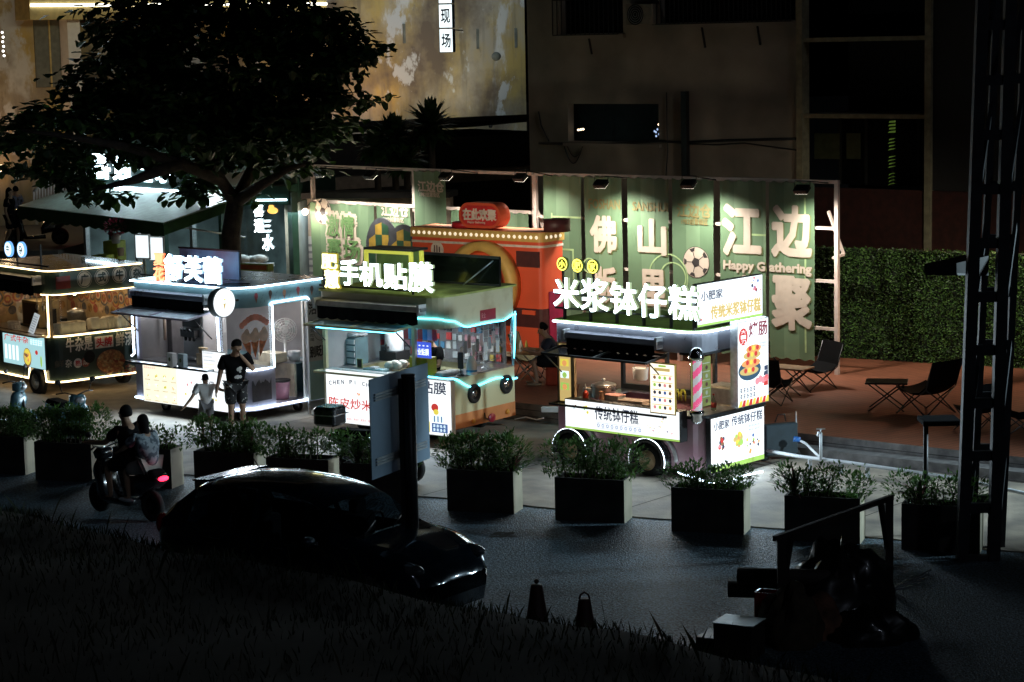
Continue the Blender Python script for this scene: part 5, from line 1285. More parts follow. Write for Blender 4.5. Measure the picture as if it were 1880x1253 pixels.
m = MB(); m.lathe([(.088, pp.z - .07), (.088, pp.z - .03)], M_black, (pp.x, pp.y, 0), 16); t.part(m, 'cap')
# ------------------------------------------------------------------ car
def cat(xs, ys, x):
    if x <= xs[0]: return ys[0]
    if x >= xs[-1]: return ys[-1]
    for i in range(len(xs) - 1):
        if x <= xs[i + 1]:
            y0 = ys[max(0, i - 1)]; y1, y2 = ys[i], ys[i + 1]; y3 = ys[min(len(ys) - 1, i + 2)]
            k = (x - xs[i]) / (xs[i + 1] - xs[i])
            return y1 + .5 * k * (y2 - y0 + k * (2 * y0 - 5 * y1 + 4 * y2 - y3 + k * (3 * (y1 - y2) + y3 - y0)))
X_ = [-2.08, -2.0, -1.85, -1.4, -.8, 0, .5, 1.1, 1.55, 1.9, 2.05, 2.1]
ZT = [.78, 1.0, 1.14, 1.44, 1.52, 1.5, 1.38, 1.03, .94, .8, .62, .5]
ZB = [.72, .9, .97, .98, .96, .93, .92, .94, .88, .75, .58, .46]
WB = [.62, .74, .8, .85, .86, .86, .86, .84, .81, .72, .62, .52]
WR = [.4, .55, .58, .59, .6, .6, .59, .62, .6, .5, .4, .3]
t = T('parked_car', 'dark blue-black hatchback parked at the foot of the grass bank', 'car', (-2.5, 27.2, .006), R(-36)); t.o.scale = (1.06, 1.02, 1.02)
paint = pm('car_paint', (.008, .018, .03), .18, metal=.3, var=.2, coat=1.0)
cgl = glass('car_glass', (.55, .62, .65), .18, .02)
body = MB(); gls = {'windscreen': MB(), 'rear_window': MB(), 'side_window': MB()}; sw2 = MB()
N = 84; ring = []
for i in range(N + 1):
    x = -2.08 + 4.18 * i / N
    zt, zb, wb, wr = (cat(X_, a_, x) for a_ in (ZT, ZB, WB, WR)); g = zt - zb
    h = [(wb * .9, .2), (wb * .985, .34), (wb * 1.0, .55), (wb * 1.0, min(.76, zb - .1)), (wb * .965, zb)]
    h += [(wb * .955 + (wr - wb * .955) * k, zb + g * (.9 * k)) for k in (.33, .66)] + [(wr + .0, zb + g * .9), (wr * .82, zt - .02), (wr * .45, zt + .006), (0, zt + .014)]
    ring.append([Vector((x, -y, z)) for y, z in h] + [Vector((x, y, z)) for y, z in reversed(h[:-1])])
K = len(ring[0])
def win(i, k):
    x = -2.08 + 4.18 * (i + .5) / N; kk = k if k < K // 2 else K - 2 - k
    if 4 <= kk <= 6 and (-1.42 < x < -.42 or -.36 < x < .74): return 'side_window' if k < K // 2 else 'far'
    if kk >= 7 and .55 < x < 1.08: return 'windscreen'
    if kk >= 7 and -1.9 < x < -1.46: return 'rear_window'
for i in range(N):
    for k in range(K - 1):
        w_ = win(i, k); mm = body if w_ is None else sw2 if w_ == 'far' else gls[w_]
        mm.add([ring[i][k], ring[i][k + 1], ring[i + 1][k + 1], ring[i + 1][k]], [(3, 2, 1, 0)], paint if w_ is None else cgl, True)
body.add(ring[0], [tuple(range(K))], paint); body.add(ring[N], [tuple(reversed(range(K)))], paint)
def weld(mb, name, par):
    o = t.part(mb, name, par); b_ = bmesh.new(); b_.from_mesh(o.data); bmesh.ops.remove_doubles(b_, verts=b_.verts, dist=.0005); b_.to_mesh(o.data); b_.free()
    for p in o.data.polygons: p.use_smooth = True
    return o
bo = weld(body, 'body', None)
for k_, mm in gls.items(): weld(mm, k_, None)
weld(sw2, 'side_window', None)
for x in (-1.3, 1.32):
    for s in (-1, 1):
        y = s * .78
        m = MB(); m.lathe([(.37, s * .079), (.37, s * .081)], M_black, (x, y, .32), 24, 'y'); t.part(m, 'wheel_arch')
        m = MB(); m.lathe([(.19, -.1), (.29, -.1), (.31, -.06), (.31, .06), (.29, .1), (.19, .1)], M_rubber, (x, y, .31), 24, 'y', cap=False); w_ = t.part(m, 'wheel')
        m = MB(); m.lathe([(.19, s * .1), (.17, s * .08), (.05, s * .09), (.01, s * .1)], M_steel, (x, y, .31), 20, 'y'); t.part(m, 'rim', w_)
for s in (-1, 1):
    m = MB(); m.ball((.62, s * .95, .99), (.07, .1, .07), paint, 12, 8); m.box(.6, .66, min(s * .83, s * .9), max(s * .83, s * .9), .93, .97, paint); t.part(m, 'side_mirror')
    m = MB(); m.ball((1.8, s * .6, .735), (.24, .12, .085), pm('headlight_lens', (.09, .1, .11), .06, metal=.2, coat=1), 16, 10); t.part(m, 'headlight')
    m = MB(); m.ball((-2.0, s * .66, .86), (.08, .1, .14), pm('tail_lens', (.3, .01, .01), .15, coat=1), 12, 8); t.part(m, 'tail_light')
    for x in (-.95, .05): m = MB(); m.tube([(x - .09, s * .87, .84), (x + .09, s * .87, .84)], .014, M_chrome, 6); t.part(m, 'door_handle')
    m = MB(); m.tube([(x / 10, s * (cat(X_, WB, x / 10) * .965 + .004), cat(X_, ZB, x / 10)) for x in range(-15, 12)], .008, M_black, 4); t.part(m, 'belt_trim')
m = MB(); m.add([(-1.28, -.55, 1.455), (-1.6, -.52, 1.43), (-1.6, .52, 1.43), (-1.28, .55, 1.455), (-1.28, -.55, 1.485), (-1.6, -.52, 1.45), (-1.6, .52, 1.45), (-1.28, .55, 1.485)], [(3, 2, 1, 0), (4, 5, 6, 7), (0, 1, 5, 4), (1, 2, 6, 5), (2, 3, 7, 6), (3, 0, 4, 7)], paint); t.part(m, 'spoiler')
for x in (-.55, .35):
    for y in (-.36, .36):
        if x > 0 or y < 0: 
            m = MB(); m.bbox(x - .12, x + .08, y - .22, y + .22, .5, 1.08, M_blk_fabric, .05); m.bbox(x - .1, x + .02, y - .12, y + .12, 1.08, 1.25, M_blk_fabric, .04); t.part(m, 'seat')
m = MB(); m.tube([(.55 + .06 * math.sin(a_ * .4), .36 + .18 * math.cos(a_ * .4), .95 + .17 * math.sin(a_ * .4)) for a_ in range(16)], .016, M_black, 6, True); t.part(m, 'steering_wheel')
m = MB(); m.bbox(.7, 1.1, -.7, .7, .75, .92, M_black, .04); t.part(m, 'dashboard')
m = MB(); m.tube([(-.9, -.0, 1.53), (-1.05, 0, 1.7)], .006, M_black, 5); t.part(m, 'aerial')
for s in (-.3, .25): m = MB(); m.tube([(1.1, s - .2, 1.05), (.95, s + .2, 1.13)], .01, M_black, 5); t.part(m, 'wiper')
# ------------------------------------------------------------------ scooters
def scooter(label, loc, rz, colr, topcase=False, lit=False, group='scooters by the kerb'):
    t = T('scooter', label, 'scooter', loc, rz, group)
    bm = pm('scooter_paint_%d' % int(colr[2] * 1000), colr, .22, coat=.8, var=.08)
    for x in (-.6, .62):
        m = MB(); m.lathe([(.13, -.045), (.2, -.05), (.235, -.03), (.235, .03), (.2, .05), (.13, .045)], M_rubber, (x, 0, .235), 22, 'y', cap=False); w_ = t.part(m, 'wheel')
        m = MB(); m.lathe([(.13, -.03), (.05, -.03), (.05, .03), (.13, .03)], M_black, (x, 0, .235), 14, 'y')
        for k in range(5): a_ = k * 1.257; m.bar((x, 0, .235), (x + .14 * math.cos(a_), 0, .235 + .14 * math.sin(a_)), .03, .03, M_black if lit else M_steel)
        t.part(m, 'rim', w_)
    m = MB()
    def panel(pts, w0, w1):      # side outline with rounded, narrowing edges
        n = len(pts); cx = sum(p[0] for p in pts) / n; cz = sum(p[1] for p in pts) / n
        L_ = [(-w0, .8), (-w1, 1), (w1, 1), (w0, .8)]
        v = [(cx + (x - cx) * k, y, cz + (z - cz) * k) for y, k in L_ for x, z in pts]
        f = [tuple(range(n)), tuple(reversed(range(3 * n, 4 * n)))]
        for j in range(3):
            for i in range(n): f.append((j * n + i, (j + 1) * n + i, (j + 1) * n + (i + 1) % n, j * n + (i + 1) % n))
        m.add(v, f, bm, True)
    panel([(-.85, .62), (-.5, .4), (-.1, .32), (-.08, .5), (-.2, .66), (-.82, .74)], .15, .12)
    panel([(-.2, .2), (.32, .2), (.36, .27), (-.2, .3)], .16, .14)
    panel([(.34, .2), (.44, .26), (.56, .72), (.5, .86), (.42, .84), (.36, .5), (.28, .26)], .19, .12)
    panel([(.4, .86), (.55, .84), (.6, .95), (.52, 1.02), (.4, 1.0)], .13, .09)
    t.part(m, 'body')
    m = MB(); m.bbox(-.78, -.1, -.13, .13, .7, .8, M_blk_fabric, .05); t.part(m, 'seat')
    m = MB(); m.tube([(.48, .02, .9), (.62, .02, .3)], .03, M_black, 6); t.part(m, 'fork')
    m = MB(); m.tube([(.36, -.34, 1.04), (.44, -.2, 1.06), (.47, 0, 1.0), (.44, .2, 1.06), (.36, .34, 1.04)], .014, M_black, 6); t.part(m, 'handlebar')
    for s in (-1, 1):
        m = MB(); m.tube([(.42, s * .24, 1.05), (.44, s * .3, 1.22)], .007, M_black, 5); m.ball((.43, s * .32, 1.26), (.02, .06, .045), M_black, 10, 6); t.part(m, 'mirror')
    m = MB(); m.ball((.59, 0, .93), (.04, .09, .06), pm('scooter_lens', (.6, .65, .7), .1, metal=.3, coat=1), 14, 8); t.part(m, 'headlight')
    m = MB(); m.ball((-.87, 0, .68), (.04, .1, .04), em('tail_lit', (1, .02, .06), 6) if lit else pm('tail_lens', (.3, .01, .01), .15, coat=1), 12, 6); t.part(m, 'tail_light')
    pts = [(.62 + .28 * math.cos(R(a_)), .235 + .28 * math.sin(R(a_))) for a_ in range(30, 160, 15)]
    m = MB(); n = len(pts); m.add([(x, y, z) for y in (-.07, .07) for x, z in pts], [(i, i + 1, n + i + 1, n + i) for i in range(n - 1)], bm, True); t.part(m, 'mudguard')
    if topcase:
        m = MB(); m.bbox(-1.12, -.7, -.22, .22, .84, 1.16, pm('case_black', (.015, .016, .018), .25, coat=.5), .07); c_ = t.part(m, 'top_box'); m = MB(); m.box(-1.13, -.69, -.225, .225, 1.02, 1.035, M_steel); t.part(m, 'seam', c_)
    if lit: lamp('POINT', t.W @ Vector((-.98, 0, .68)), .5, (1, .03, .06), size=.04, name='tail_glow')
    return t
scooter('pale blue scooter with round headlight behind the second planter', gp(128, 822, .03), R(-58), (.16, .34, .42))
scooter('pale scooter at the left edge, mostly hidden by shrubs', gp(-2, 800, .03), R(-20), (.3, .38, .42))
scooter('black scooter with large top box behind the blue sign panel', Vector((-2.2, 34.75, .03)), R(-28), (.02, .022, .024), True)
mb_ = scooter('dark moving scooter with red tail light carrying two riders', Vector((-5.9, 32.45, .006)), R(140), (.012, .012, .014), lit=True)
# ------------------------------------------------------------------ cones
for i, (x, y, h) in enumerate(((985, 1066, .72), (1073, 1092, .68))):
    p = gp(x, y, h); p.z = .01; m = MB(); q_ = pm('cone_plastic', (.05, .02, .015), .6, var=.3)
    m.box(-.19, .19, -.19, .19, 0, .04, q_); m.lathe([(.17, .04), (.16, .06), (.07, h - .08), (.065, h - .06)], q_, n=18); t = T('traffic_cone', ['left dark traffic cone with a knob on top', 'right dark traffic cone with an open loop on top'][i], 'cone', p, 0, 'cones beside the grass bank'); t.part(m, 'cone_body')
    m = MB()
    if i == 0: m.ball((0, 0, h - .02), .03, q_, 10, 6)
    else: m.tube([(-.06, 0, h - .06), (-.045, 0, h - .01), (0, 0, h + .02), (.045, 0, h - .01), (.06, 0, h - .06)], .012, q_, 6)
    t.part(m, 'top_grip')
# ------------------------------------------------------------------ dark railing and the scrap heap at the right
drk = pm('weathered_dark', (.035, .026, .022), .75, var=.4, scale=4)
A, Bp = dp(1435, 985, 25), dp(1632, 915, 27)
t = T('railing', 'dark timber railing rising to the right of the road', 'railing', Vector((A.x, A.y, .006)))
o_ = t.o.location; rel = lambda p: p - o_
m = MB(); m.bar(rel(A + (A - Bp) * .06), rel(Bp + (Bp - A) * .03), .06, .065, drk); t.part(m, 'rail')
for p in (A, Bp): m = MB(); m.bar(rel(p), rel(Vector((p.x, p.y, .006))), .1, .1, drk); t.part(m, 'post')
d_ = (Bp - A).normalized()
for p, s in ((A, 1), (Bp, -1)): m = MB(); m.bar(rel(p + d_ * s * .22), rel(Vector((p.x, p.y, .55)) + d_ * s * .02), .06, .06, drk); t.part(m, 'brace')
def heap(seed, r, n, mats, k=.5):
    q = random.Random(seed); m = MB(); nv = 26; nr = 12; v = []; ph = [q.uniform(0, 6.28) for _ in range(8)]
    for i in range(nr + 1):
        e = math.pi / 2 * i / nr
        for j in range(nv):
            a_ = 6.283 * j / nv; f_ = 1 + .12 * math.sin(3 * a_ + ph[0]) + .1 * math.sin(5 * a_ + ph[1] + e * 3) + .07 * math.sin(9 * a_ + ph[2] - e * 5) + .05 * q.uniform(-1, 1)
            v.append((r[0] * math.cos(e) * math.cos(a_) * f_, r[1] * math.cos(e) * math.sin(a_) * f_, r[2] * math.sin(e) * f_))
    m.add(v, [(i * nv + j, i * nv + (j + 1) % nv, (i + 1) * nv + (j + 1) % nv, (i + 1) * nv + j) for i in range(nr) for j in range(nv)], mats, True)
    return m
pz = lambda x, y, z: gp(x, y, z)
thing1(heap(1, (.62, .5, .85), 0, pm('black_tarp', (.012, .012, .012), .35, coat=.4)), 'tarp_heap', 'black plastic tarp heaped under the dark railing', 'tarp', Vector((*pz(1545, 1040, .7).xy, .006)))
thing1(heap(2, (.36, .34, .62), 0, pm('sack_brown', (.07, .05, .03), .85, var=.4)), 'sack', 'full dull sack standing beside the red crate', 'sack', Vector((*pz(1452, 1105, .5).xy, .006)))
thing1(heap(3, (.34, .3, .4), 0, pm('cloth_brown', (.16, .07, .04), .8, var=.5)), 'cloth_bundle', 'reddish brown cloth bundle behind the sack', 'cloth', Vector((*pz(1500, 1112, .35).xy, .006)))
thing1(heap(4, (.45, .35, .35), 0, pm('black_tarp', (.012, .012, .012), .35, coat=.4)), 'rubbish_bag', 'low black rubbish bag at the right of the heap', 'bag', Vector((*pz(1600, 1130, .3).xy, .006)))
for i, (x, y, lab) in enumerate(((1400, 1058, 'upper dark pipe end sticking out of the scrap heap'), (1383, 1083, 'lower dark pipe end sticking out of the scrap heap'))):
    p = pz(x, y, .62 - .2 * i); m = MB(); m.lathe([(.07, -.3), (.1, -.3), (.1, .9), (.07, .9)], drk, (0, 0, 0), 16, 'x'); thing1(m, 'pipe', lab, 'pipe', p, R(-12), 'pipes in the scrap heap')
p = pz(1413, 1098, .4); t = T('red_crate', 'glossy dark red crate beside the sack', 'crate', Vector((p.x, p.y, .1)), R(-25))
m = MB(); m.ring(rrect(-.16, .16, -.12, .12, (.02,) * 4, 2), rrect(-.14, .14, -.1, .1, (.02,) * 4, 2), 0, .38, pm('crate_red', (.3, .01, .015), .25, coat=.6)); m.box(-.15, .15, -.11, .11, 0, .02, pm('crate_red', (.3, .01, .015), .25)); t.part(m, 'crate_body')
m = MB(); m.tube([(-.17, 0, .3), (-.2, 0, .34), (-.17, 0, .37)], .012, M_black, 5); t.part(m, 'handle')
m = MB(); m.bbox(-.16, .16, -.12, .12, -.09, 0, M_black, .01); t.part(m, 'base')
p = pz(1357, 1139, .42); m = MB(); m.bbox(-.24, .24, -.2, .2, -.41, -.012, drk, .015); m.bbox(-.25, .25, -.21, .21, -.012, .0, pm('zinc_lid', (.2, .27, .28), .4, metal=.4, var=.3), .005); thing1(m, 'metal_box', 'dark box with a pale metal lid at the edge of the heap', 'box', p, R(-28))
p = pz(1318, 1165, .2); m = MB(); m.bbox(-.2, .2, -.2, .2, -.19, 0, M_black, .02); thing1(m, 'black_box', 'low black box at the near corner of the heap', 'box', p, R(-28))
for i in range(4):
    p = pz(1640 + 12 * i, 1088 - 5 * i, .35); m = MB(); m.bar((-.35, 0, -.02), (.35, .05, .06 + .02 * i), .02, .02, M_steel); thing1(m, 'steel_bar', ['lowest', 'second lowest', 'second highest', 'highest'][i] + ' shiny steel bar in the dark at the right', 'bar', p, R(10 + 8 * i), 'steel bars in the scrap heap')
# ------------------------------------------------------------------ lattice mast
t = T('lattice_mast', 'tall dark steel mast with ladder rungs near the right edge', 'mast', Vector((6.1, 28.5, .006)))
o_ = t.o.location; mst = pm('mast_steel', (.03, .032, .038), .6, metal=.1, var=.3)
def leg(p, q, w_): m = MB(); m.bar(rel2(p), rel2(q), w_, w_, mst); t.part(m, 'leg')
rel2 = lambda p: p - o_
legs = [(dp(1765, 1062, 28.5), dp(1805, -40, 28.5)), (dp(1823, 1060, 28.5), dp(1856, -40, 28.5)), (dp(1836, 1045, 29.2), dp(1886, -40, 29.2)), (dp(1782, 1045, 29.2), dp(1832, -40, 29.2))]
for i, (p, q) in enumerate(legs): leg(p, q, .15 if i < 2 else .09)
for k in range(12):
    for (a_, b_) in ((0, 1), (3, 2)):
        f_ = (k + .35) / 11.2
        p, q = legs[a_][0].lerp(legs[a_][1], f_), legs[b_][0].lerp(legs[b_][1], f_)
        m = MB(); m.bar(rel2(p), rel2(q), .1, .13, mst); t.part(m, 'rung')
for a_, b_ in ((0, 3), (1, 2)):
    for k in range(5):
        m = MB(); m.bar(rel2(legs[a_][0].lerp(legs[a_][1], k / 5)), rel2(legs[b_][0].lerp(legs[b_][1], (k + 1) / 5)), .05, .05, mst); t.part(m, 'brace')
a_ = [dp(1697, 497, 28.2), dp(1700, 506, 28.2), dp(1815, 506, 28.9), dp(1815, 470, 28.9)]
m = MB(); m.add([rel2(p) for p in a_] + [rel2(p + Vector((.15, .8, 0))) for p in a_], [(0, 1, 2, 3), (7, 6, 5, 4), (0, 4, 5, 1), (1, 5, 6, 2), (2, 6, 7, 3), (3, 7, 4, 0)], M_black); t.part(m, 'bracket_roof')
p = dp(1699, 960, 30); q = dp(1699, 778, 30)
t = T('post', 'thin dark post with a flat plate on its top, left of the mast', 'post', Vector((p.x, p.y, .006)))
m = MB(); m.lathe([(.035, 0), (.035, q.z - .006)], M_black, n=12); t.part(m, 'shaft'); m = MB(); m.bbox(-.08, .45, -.25, .25, q.z - .006, q.z + .07, M_blk_fabric, .02); t.part(m, 'plate')
# ------------------------------------------------------------------ banner frame
fm = pm('frame_white_steel', (.6, .5, .45), .5, var=.1)
FA, FM, FB = Vector((-4.8, 52.6, 0)), Vector((.53, 47.4, 0)), dp(1533, 690, 42.7)
FB.z = 0
HT = 4.17
FRZ = math.atan2(FB.y - FM.y, FB.x - FM.x)
fr = T('steel_scaffold', 'white steel scaffold carrying the right row of tall green banners', 'scaffold', (FB.x, FB.y, DZ), FRZ)
LR = (FB - FM).length; hz = HT - DZ
def fbar(th, p, q, w_, name):
    m = MB(); m.bar(p, q, w_, w_, fm); return th.part(m, name)
for x in (0, -LR * .5, -LR):
    fbar(fr, (x, .08, 0), (x, .08, hz), .08, 'post')
fbar(fr, (-LR, .08, hz), (.05, .08, hz), .07, 'rail')
for z in (.9, 1.85, 2.9): fbar(fr, (-LR, .1, z), (0, .1, z), .06, 'rail')
be = fr.px(1549, 468, 1, .5); bt = fr.px(1521, 388, 1, .12); bm_ = fr.px(1530, 474, 1, .12)
fbar(fr, bt, be, .05, 'brace'); fbar(fr, bm_, be, .05, 'brace')
fbar(fr, (-LR, .1, hz * .8), (-LR + .25, .6, 1.9), .05, 'brace')
fl_ = T('steel_scaffold', 'white steel scaffold behind the red camera carrying the left banners', 'scaffold', (FM.x, FM.y, DZ), math.atan2(FM.y - FA.y, FM.x - FA.x))
LL = (FM - FA).length
for x in (-.05, -LL * .52, -LL): fbar(fl_, (x, .1, 0), (x, .1, hz), .08, 'post')
fbar(fl_, (-LL, .1, hz), (-.1, .1, hz), .07, 'rail')
for z in (2.98,): fbar(fl_, (-LL, .06, z), (-.1, .06, z), .07, 'rail')
fbar(fl_, (-.05, .12, hz * .8), (.2, 1.2, .3), .05, 'brace')
# ------------------------------------------------------------------ banners
ban = bpy.data.materials.new('banner_cloth'); ban.use_nodes = True
n = ban.node_tree; b = n.nodes['Principled BSDF']
tc = n.nodes.new('ShaderNodeTexCoord'); sp = n.nodes.new('ShaderNodeSeparateXYZ'); n.links.new(tc.outputs['Object'], sp.inputs[0])
mu = n.nodes.new('ShaderNodeMath'); mu.operation = 'MULTIPLY'; mu.inputs[1].default_value = 1.45; n.links.new(sp.outputs['X'], mu.inputs[0])
fr_ = n.nodes.new('ShaderNodeMath'); fr_.operation = 'FRACT'; n.links.new(mu.outputs[0], fr_.inputs[0])
gt = n.nodes.new('ShaderNodeMath'); gt.operation = 'GREATER_THAN'; gt.inputs[1].default_value = .5; n.links.new(fr_.outputs[0], gt.inputs[0])
no = n.nodes.new('ShaderNodeTexNoise'); no.inputs['Scale'].default_value = 1.5; n.links.new(tc.outputs['Object'], no.inputs['Vector'])
mx = n.nodes.new('ShaderNodeMix'); mx.data_type = 'RGBA'; mx.inputs[6].default_value = (.115, .195, .11, 1); mx.inputs[7].default_value = (.155, .25, .145, 1); n.links.new(gt.outputs[0], mx.inputs[0])
m2_ = n.nodes.new('ShaderNodeMix'); m2_.data_type = 'RGBA'; m2_.blend_type = 'MULTIPLY'; m2_.inputs[0].default_value = .35; n.links.new(mx.outputs[2], m2_.inputs[6]); n.links.new(no.outputs['Fac'], m2_.inputs[7]); n.links.new(m2_.outputs[2], b.inputs['Base Color'])
b.inputs['Roughness'].default_value = .6
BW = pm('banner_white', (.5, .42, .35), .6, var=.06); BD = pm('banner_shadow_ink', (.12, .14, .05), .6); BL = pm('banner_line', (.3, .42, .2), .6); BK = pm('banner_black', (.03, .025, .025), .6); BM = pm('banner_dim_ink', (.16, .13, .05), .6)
def banner(th, label, xs, z0, z1, seed, draw=None, group='green banners hanging from the frames', name='banner'):
    x0, x1 = xs; q = random.Random(seed); ph = q.uniform(0, 6)
    def off(x, z): return .02 + .008 * math.sin((x - x0) * 8 + ph + z * .7) * (.6 + .4 * (z1 - z) / (z1 - z0)) + .0025 * math.sin((x - x0) * 21 + z * 2 + ph) + .01 * math.sin(z * 2.5 + ph) + .02 * math.exp(-((z1 - z) / .25) ** 2) * math.sin((x - x0) * 17 + ph)
    t = T(name, label, 'banner', th.W @ Vector((x0, 0, 0)), th.o.rotation_euler[2], group)
    m = MB(); nx, nz = 22, 26; v = []
    for j in range(nz + 1):
        for i in range(nx + 1):
            x = (x1 - x0) * i / nx; z = z0 + (z1 - z0) * j / nz + (.02 * math.sin(i * 1.1 + ph) if j in (0, nz) else 0)
            v.append((x, -off(x0 + x, z), z))
    m.add(v, [(j * (nx + 1) + i, j * (nx + 1) + i + 1, (j + 1) * (nx + 1) + i + 1, (j + 1) * (nx + 1) + i) for j in range(nz) for i in range(nx)], ban, True)
    t.part(m, 'cloth')
    if draw:
        d = MB(); draw(d, x1 - x0, t)
        o = t.part(d, 'print'); b_ = bmesh.new(); b_.from_mesh(o.data)
        for i in range(1, nx): bmesh.ops.bisect_plane(b_, geom=b_.verts[:] + b_.edges[:] + b_.faces[:], plane_co=((x1 - x0) * i / nx, 0, 0), plane_no=(1, 0, 0))
        for i in range(1, nz): bmesh.ops.bisect_plane(b_, geom=b_.verts[:] + b_.edges[:] + b_.faces[:], plane_co=(0, z0 + (z1 - z0) * i / nz, 0), plane_no=(0, 1, 0))
        for v in b_.verts: p = v.co.copy(); v.co = (p.x, -off(x0 + p.x, p.y) - .006 - p.z, p.y)
        b_.to_mesh(o.data); b_.free()
    return t
def sub(m):      # split long edges is not needed for glyphs: they are small
    return m
def bxz(l, t_, r_, b_): 
    return bx(lambda x, y, o: (lambda p: (p.x, p.z))(fr.px(x, y, 1, -.03)), l, t_, r_, b_)
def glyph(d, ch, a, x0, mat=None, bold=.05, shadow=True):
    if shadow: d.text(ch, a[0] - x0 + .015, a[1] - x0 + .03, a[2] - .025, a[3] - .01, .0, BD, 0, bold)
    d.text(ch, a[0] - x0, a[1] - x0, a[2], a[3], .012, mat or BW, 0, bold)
def ballprint(d, cx, cz, r):
    d.disc(cx, cz, 0, r * 1.04, BK, n=32); d.disc(cx, cz, .003, r, BW, n=32)
    def pent(x, y, s, a0, sx=1): d.quad([(x + s * math.cos(a0 + k * 1.2566), y + s * math.sin(a0 + k * 1.2566), .006) for k in range(5)], BK)
    pent(cx, cz, r * .34, math.pi / 2 + .3)
    for k in range(5):
        a = math.pi / 2 + .3 + k * 1.2566
        d.quad([(cx + r * .34 * math.cos(a) - .008 * math.sin(a), cz + r * .34 * math.sin(a) + .008 * math.cos(a), .007), (cx + r * .34 * math.cos(a) + .008 * math.sin(a), cz + r * .34 * math.sin(a) - .008 * math.cos(a), .007), (cx + r * .72 * math.cos(a) + .008 * math.sin(a), cz + r * .72 * math.sin(a) - .008 * math.cos(a), .007), (cx + r * .72 * math.cos(a) - .008 * math.sin(a), cz + r * .72 * math.sin(a) + .008 * math.cos(a), .007)], BK)
        b_ = a
        d.quad([(cx + r * .98 * math.cos(b_ - .24), cz + r * .98 * math.sin(b_ - .24), .006), (cx + r * .98 * math.cos(b_ + .24), cz + r * .98 * math.sin(b_ + .24), .006), (cx + r * .74 * math.cos(b_ + .16), cz + r * .74 * math.sin(b_ + .16), .006), (cx + r * .74 * math.cos(b_ - .16), cz + r * .74 * math.sin(b_ - .16), .006)], BK)
def X(px, py=500): return fr.px(px, py, 1, -.03).x
bz0, bz1 = .25, hz - .02
lines = lambda d, w_, k: [d.rect(w_ * .2, w_ * .24, .5, 3.0, .0, BL), d.rect(w_ * .2, w_, 2.9 + .1 * k, 2.94 + .1 * k, .001, BL)]
b1 = banner(fr, 'plain green banner with faint pitch lines beside the camera', (X(1000), X(1068)), bz0, bz1, 1, lambda d, w_, t: (lines(d, w_, 0), d.rect(w_ * .24, w_ * .8, 2.2, 2.24, .002, BL), d.rect(w_ * .76, w_ * .8, 1.2, 2.2, .003, BL)))
def d2(d, w_, t):
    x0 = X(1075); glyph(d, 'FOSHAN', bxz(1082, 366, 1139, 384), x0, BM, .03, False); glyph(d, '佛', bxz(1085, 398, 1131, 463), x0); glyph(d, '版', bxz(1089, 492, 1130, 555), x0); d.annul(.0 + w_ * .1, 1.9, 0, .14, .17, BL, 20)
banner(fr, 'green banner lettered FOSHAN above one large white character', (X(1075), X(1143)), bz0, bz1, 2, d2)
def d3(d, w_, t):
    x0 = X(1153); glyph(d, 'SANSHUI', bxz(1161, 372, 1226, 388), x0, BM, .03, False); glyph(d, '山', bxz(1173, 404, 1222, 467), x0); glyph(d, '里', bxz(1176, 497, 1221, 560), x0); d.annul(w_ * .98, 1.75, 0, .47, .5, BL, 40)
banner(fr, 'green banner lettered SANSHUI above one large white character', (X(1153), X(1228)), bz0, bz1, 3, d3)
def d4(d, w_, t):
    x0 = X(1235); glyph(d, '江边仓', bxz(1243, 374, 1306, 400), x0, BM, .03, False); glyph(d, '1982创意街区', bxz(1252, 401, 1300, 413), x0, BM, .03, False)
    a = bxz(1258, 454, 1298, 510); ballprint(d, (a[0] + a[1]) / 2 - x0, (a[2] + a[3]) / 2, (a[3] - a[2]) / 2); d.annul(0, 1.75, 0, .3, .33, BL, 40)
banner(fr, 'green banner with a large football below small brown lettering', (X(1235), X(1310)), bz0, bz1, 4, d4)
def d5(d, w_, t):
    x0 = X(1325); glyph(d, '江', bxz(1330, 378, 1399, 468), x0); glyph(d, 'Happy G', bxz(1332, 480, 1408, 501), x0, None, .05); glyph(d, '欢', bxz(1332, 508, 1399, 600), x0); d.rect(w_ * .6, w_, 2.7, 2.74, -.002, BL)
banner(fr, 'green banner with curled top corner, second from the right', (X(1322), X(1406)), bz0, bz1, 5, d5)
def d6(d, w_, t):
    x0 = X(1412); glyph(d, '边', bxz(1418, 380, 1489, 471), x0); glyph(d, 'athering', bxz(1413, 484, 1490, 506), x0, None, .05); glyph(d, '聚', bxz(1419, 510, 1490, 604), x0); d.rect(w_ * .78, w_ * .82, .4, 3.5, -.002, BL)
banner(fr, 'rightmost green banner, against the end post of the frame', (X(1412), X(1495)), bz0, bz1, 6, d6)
# left row
def X2(px, py=450): return fl_.px(px, py, 1, -.03).x
def bz2(l, t_, r_, b_): return bx(lambda x, y, o: (lambda p: (p.x, p.z))(fl_.px(x, y, 1, -.03)), l, t_, r_, b_)
zl = 2.95
def e1(d, w_, t):
    x0 = X2(572); a = bz2(578, 365, 608, 412); ballprint(d, (a[0] + a[1]) / 2 - x0, (a[2] + a[3]) / 2, (a[3] - a[2]) / 2)
    for ch, l, t_, r_, b_ in (('激', 601, 394, 625, 434), ('情', 627, 396, 652, 437), ('赛', 603, 437, 628, 474), ('场', 632, 441, 662, 480)):
        a = bz2(l, t_, r_, b_); d.text(ch, a[0] - x0 - .02, a[1] - x0 + .02, a[2] - .02, a[3] + .02, .004, BW, 0, .16); d.text(ch, a[0] - x0, a[1] - x0, a[2], a[3], .03, pm('banner_green_ink', (.1, .2, .07), .6), 0, .03)
banner(fl_, 'wide green banner with a football and outlined green characters', (X2(572), X2(688)), .1, zl, 7, e1)
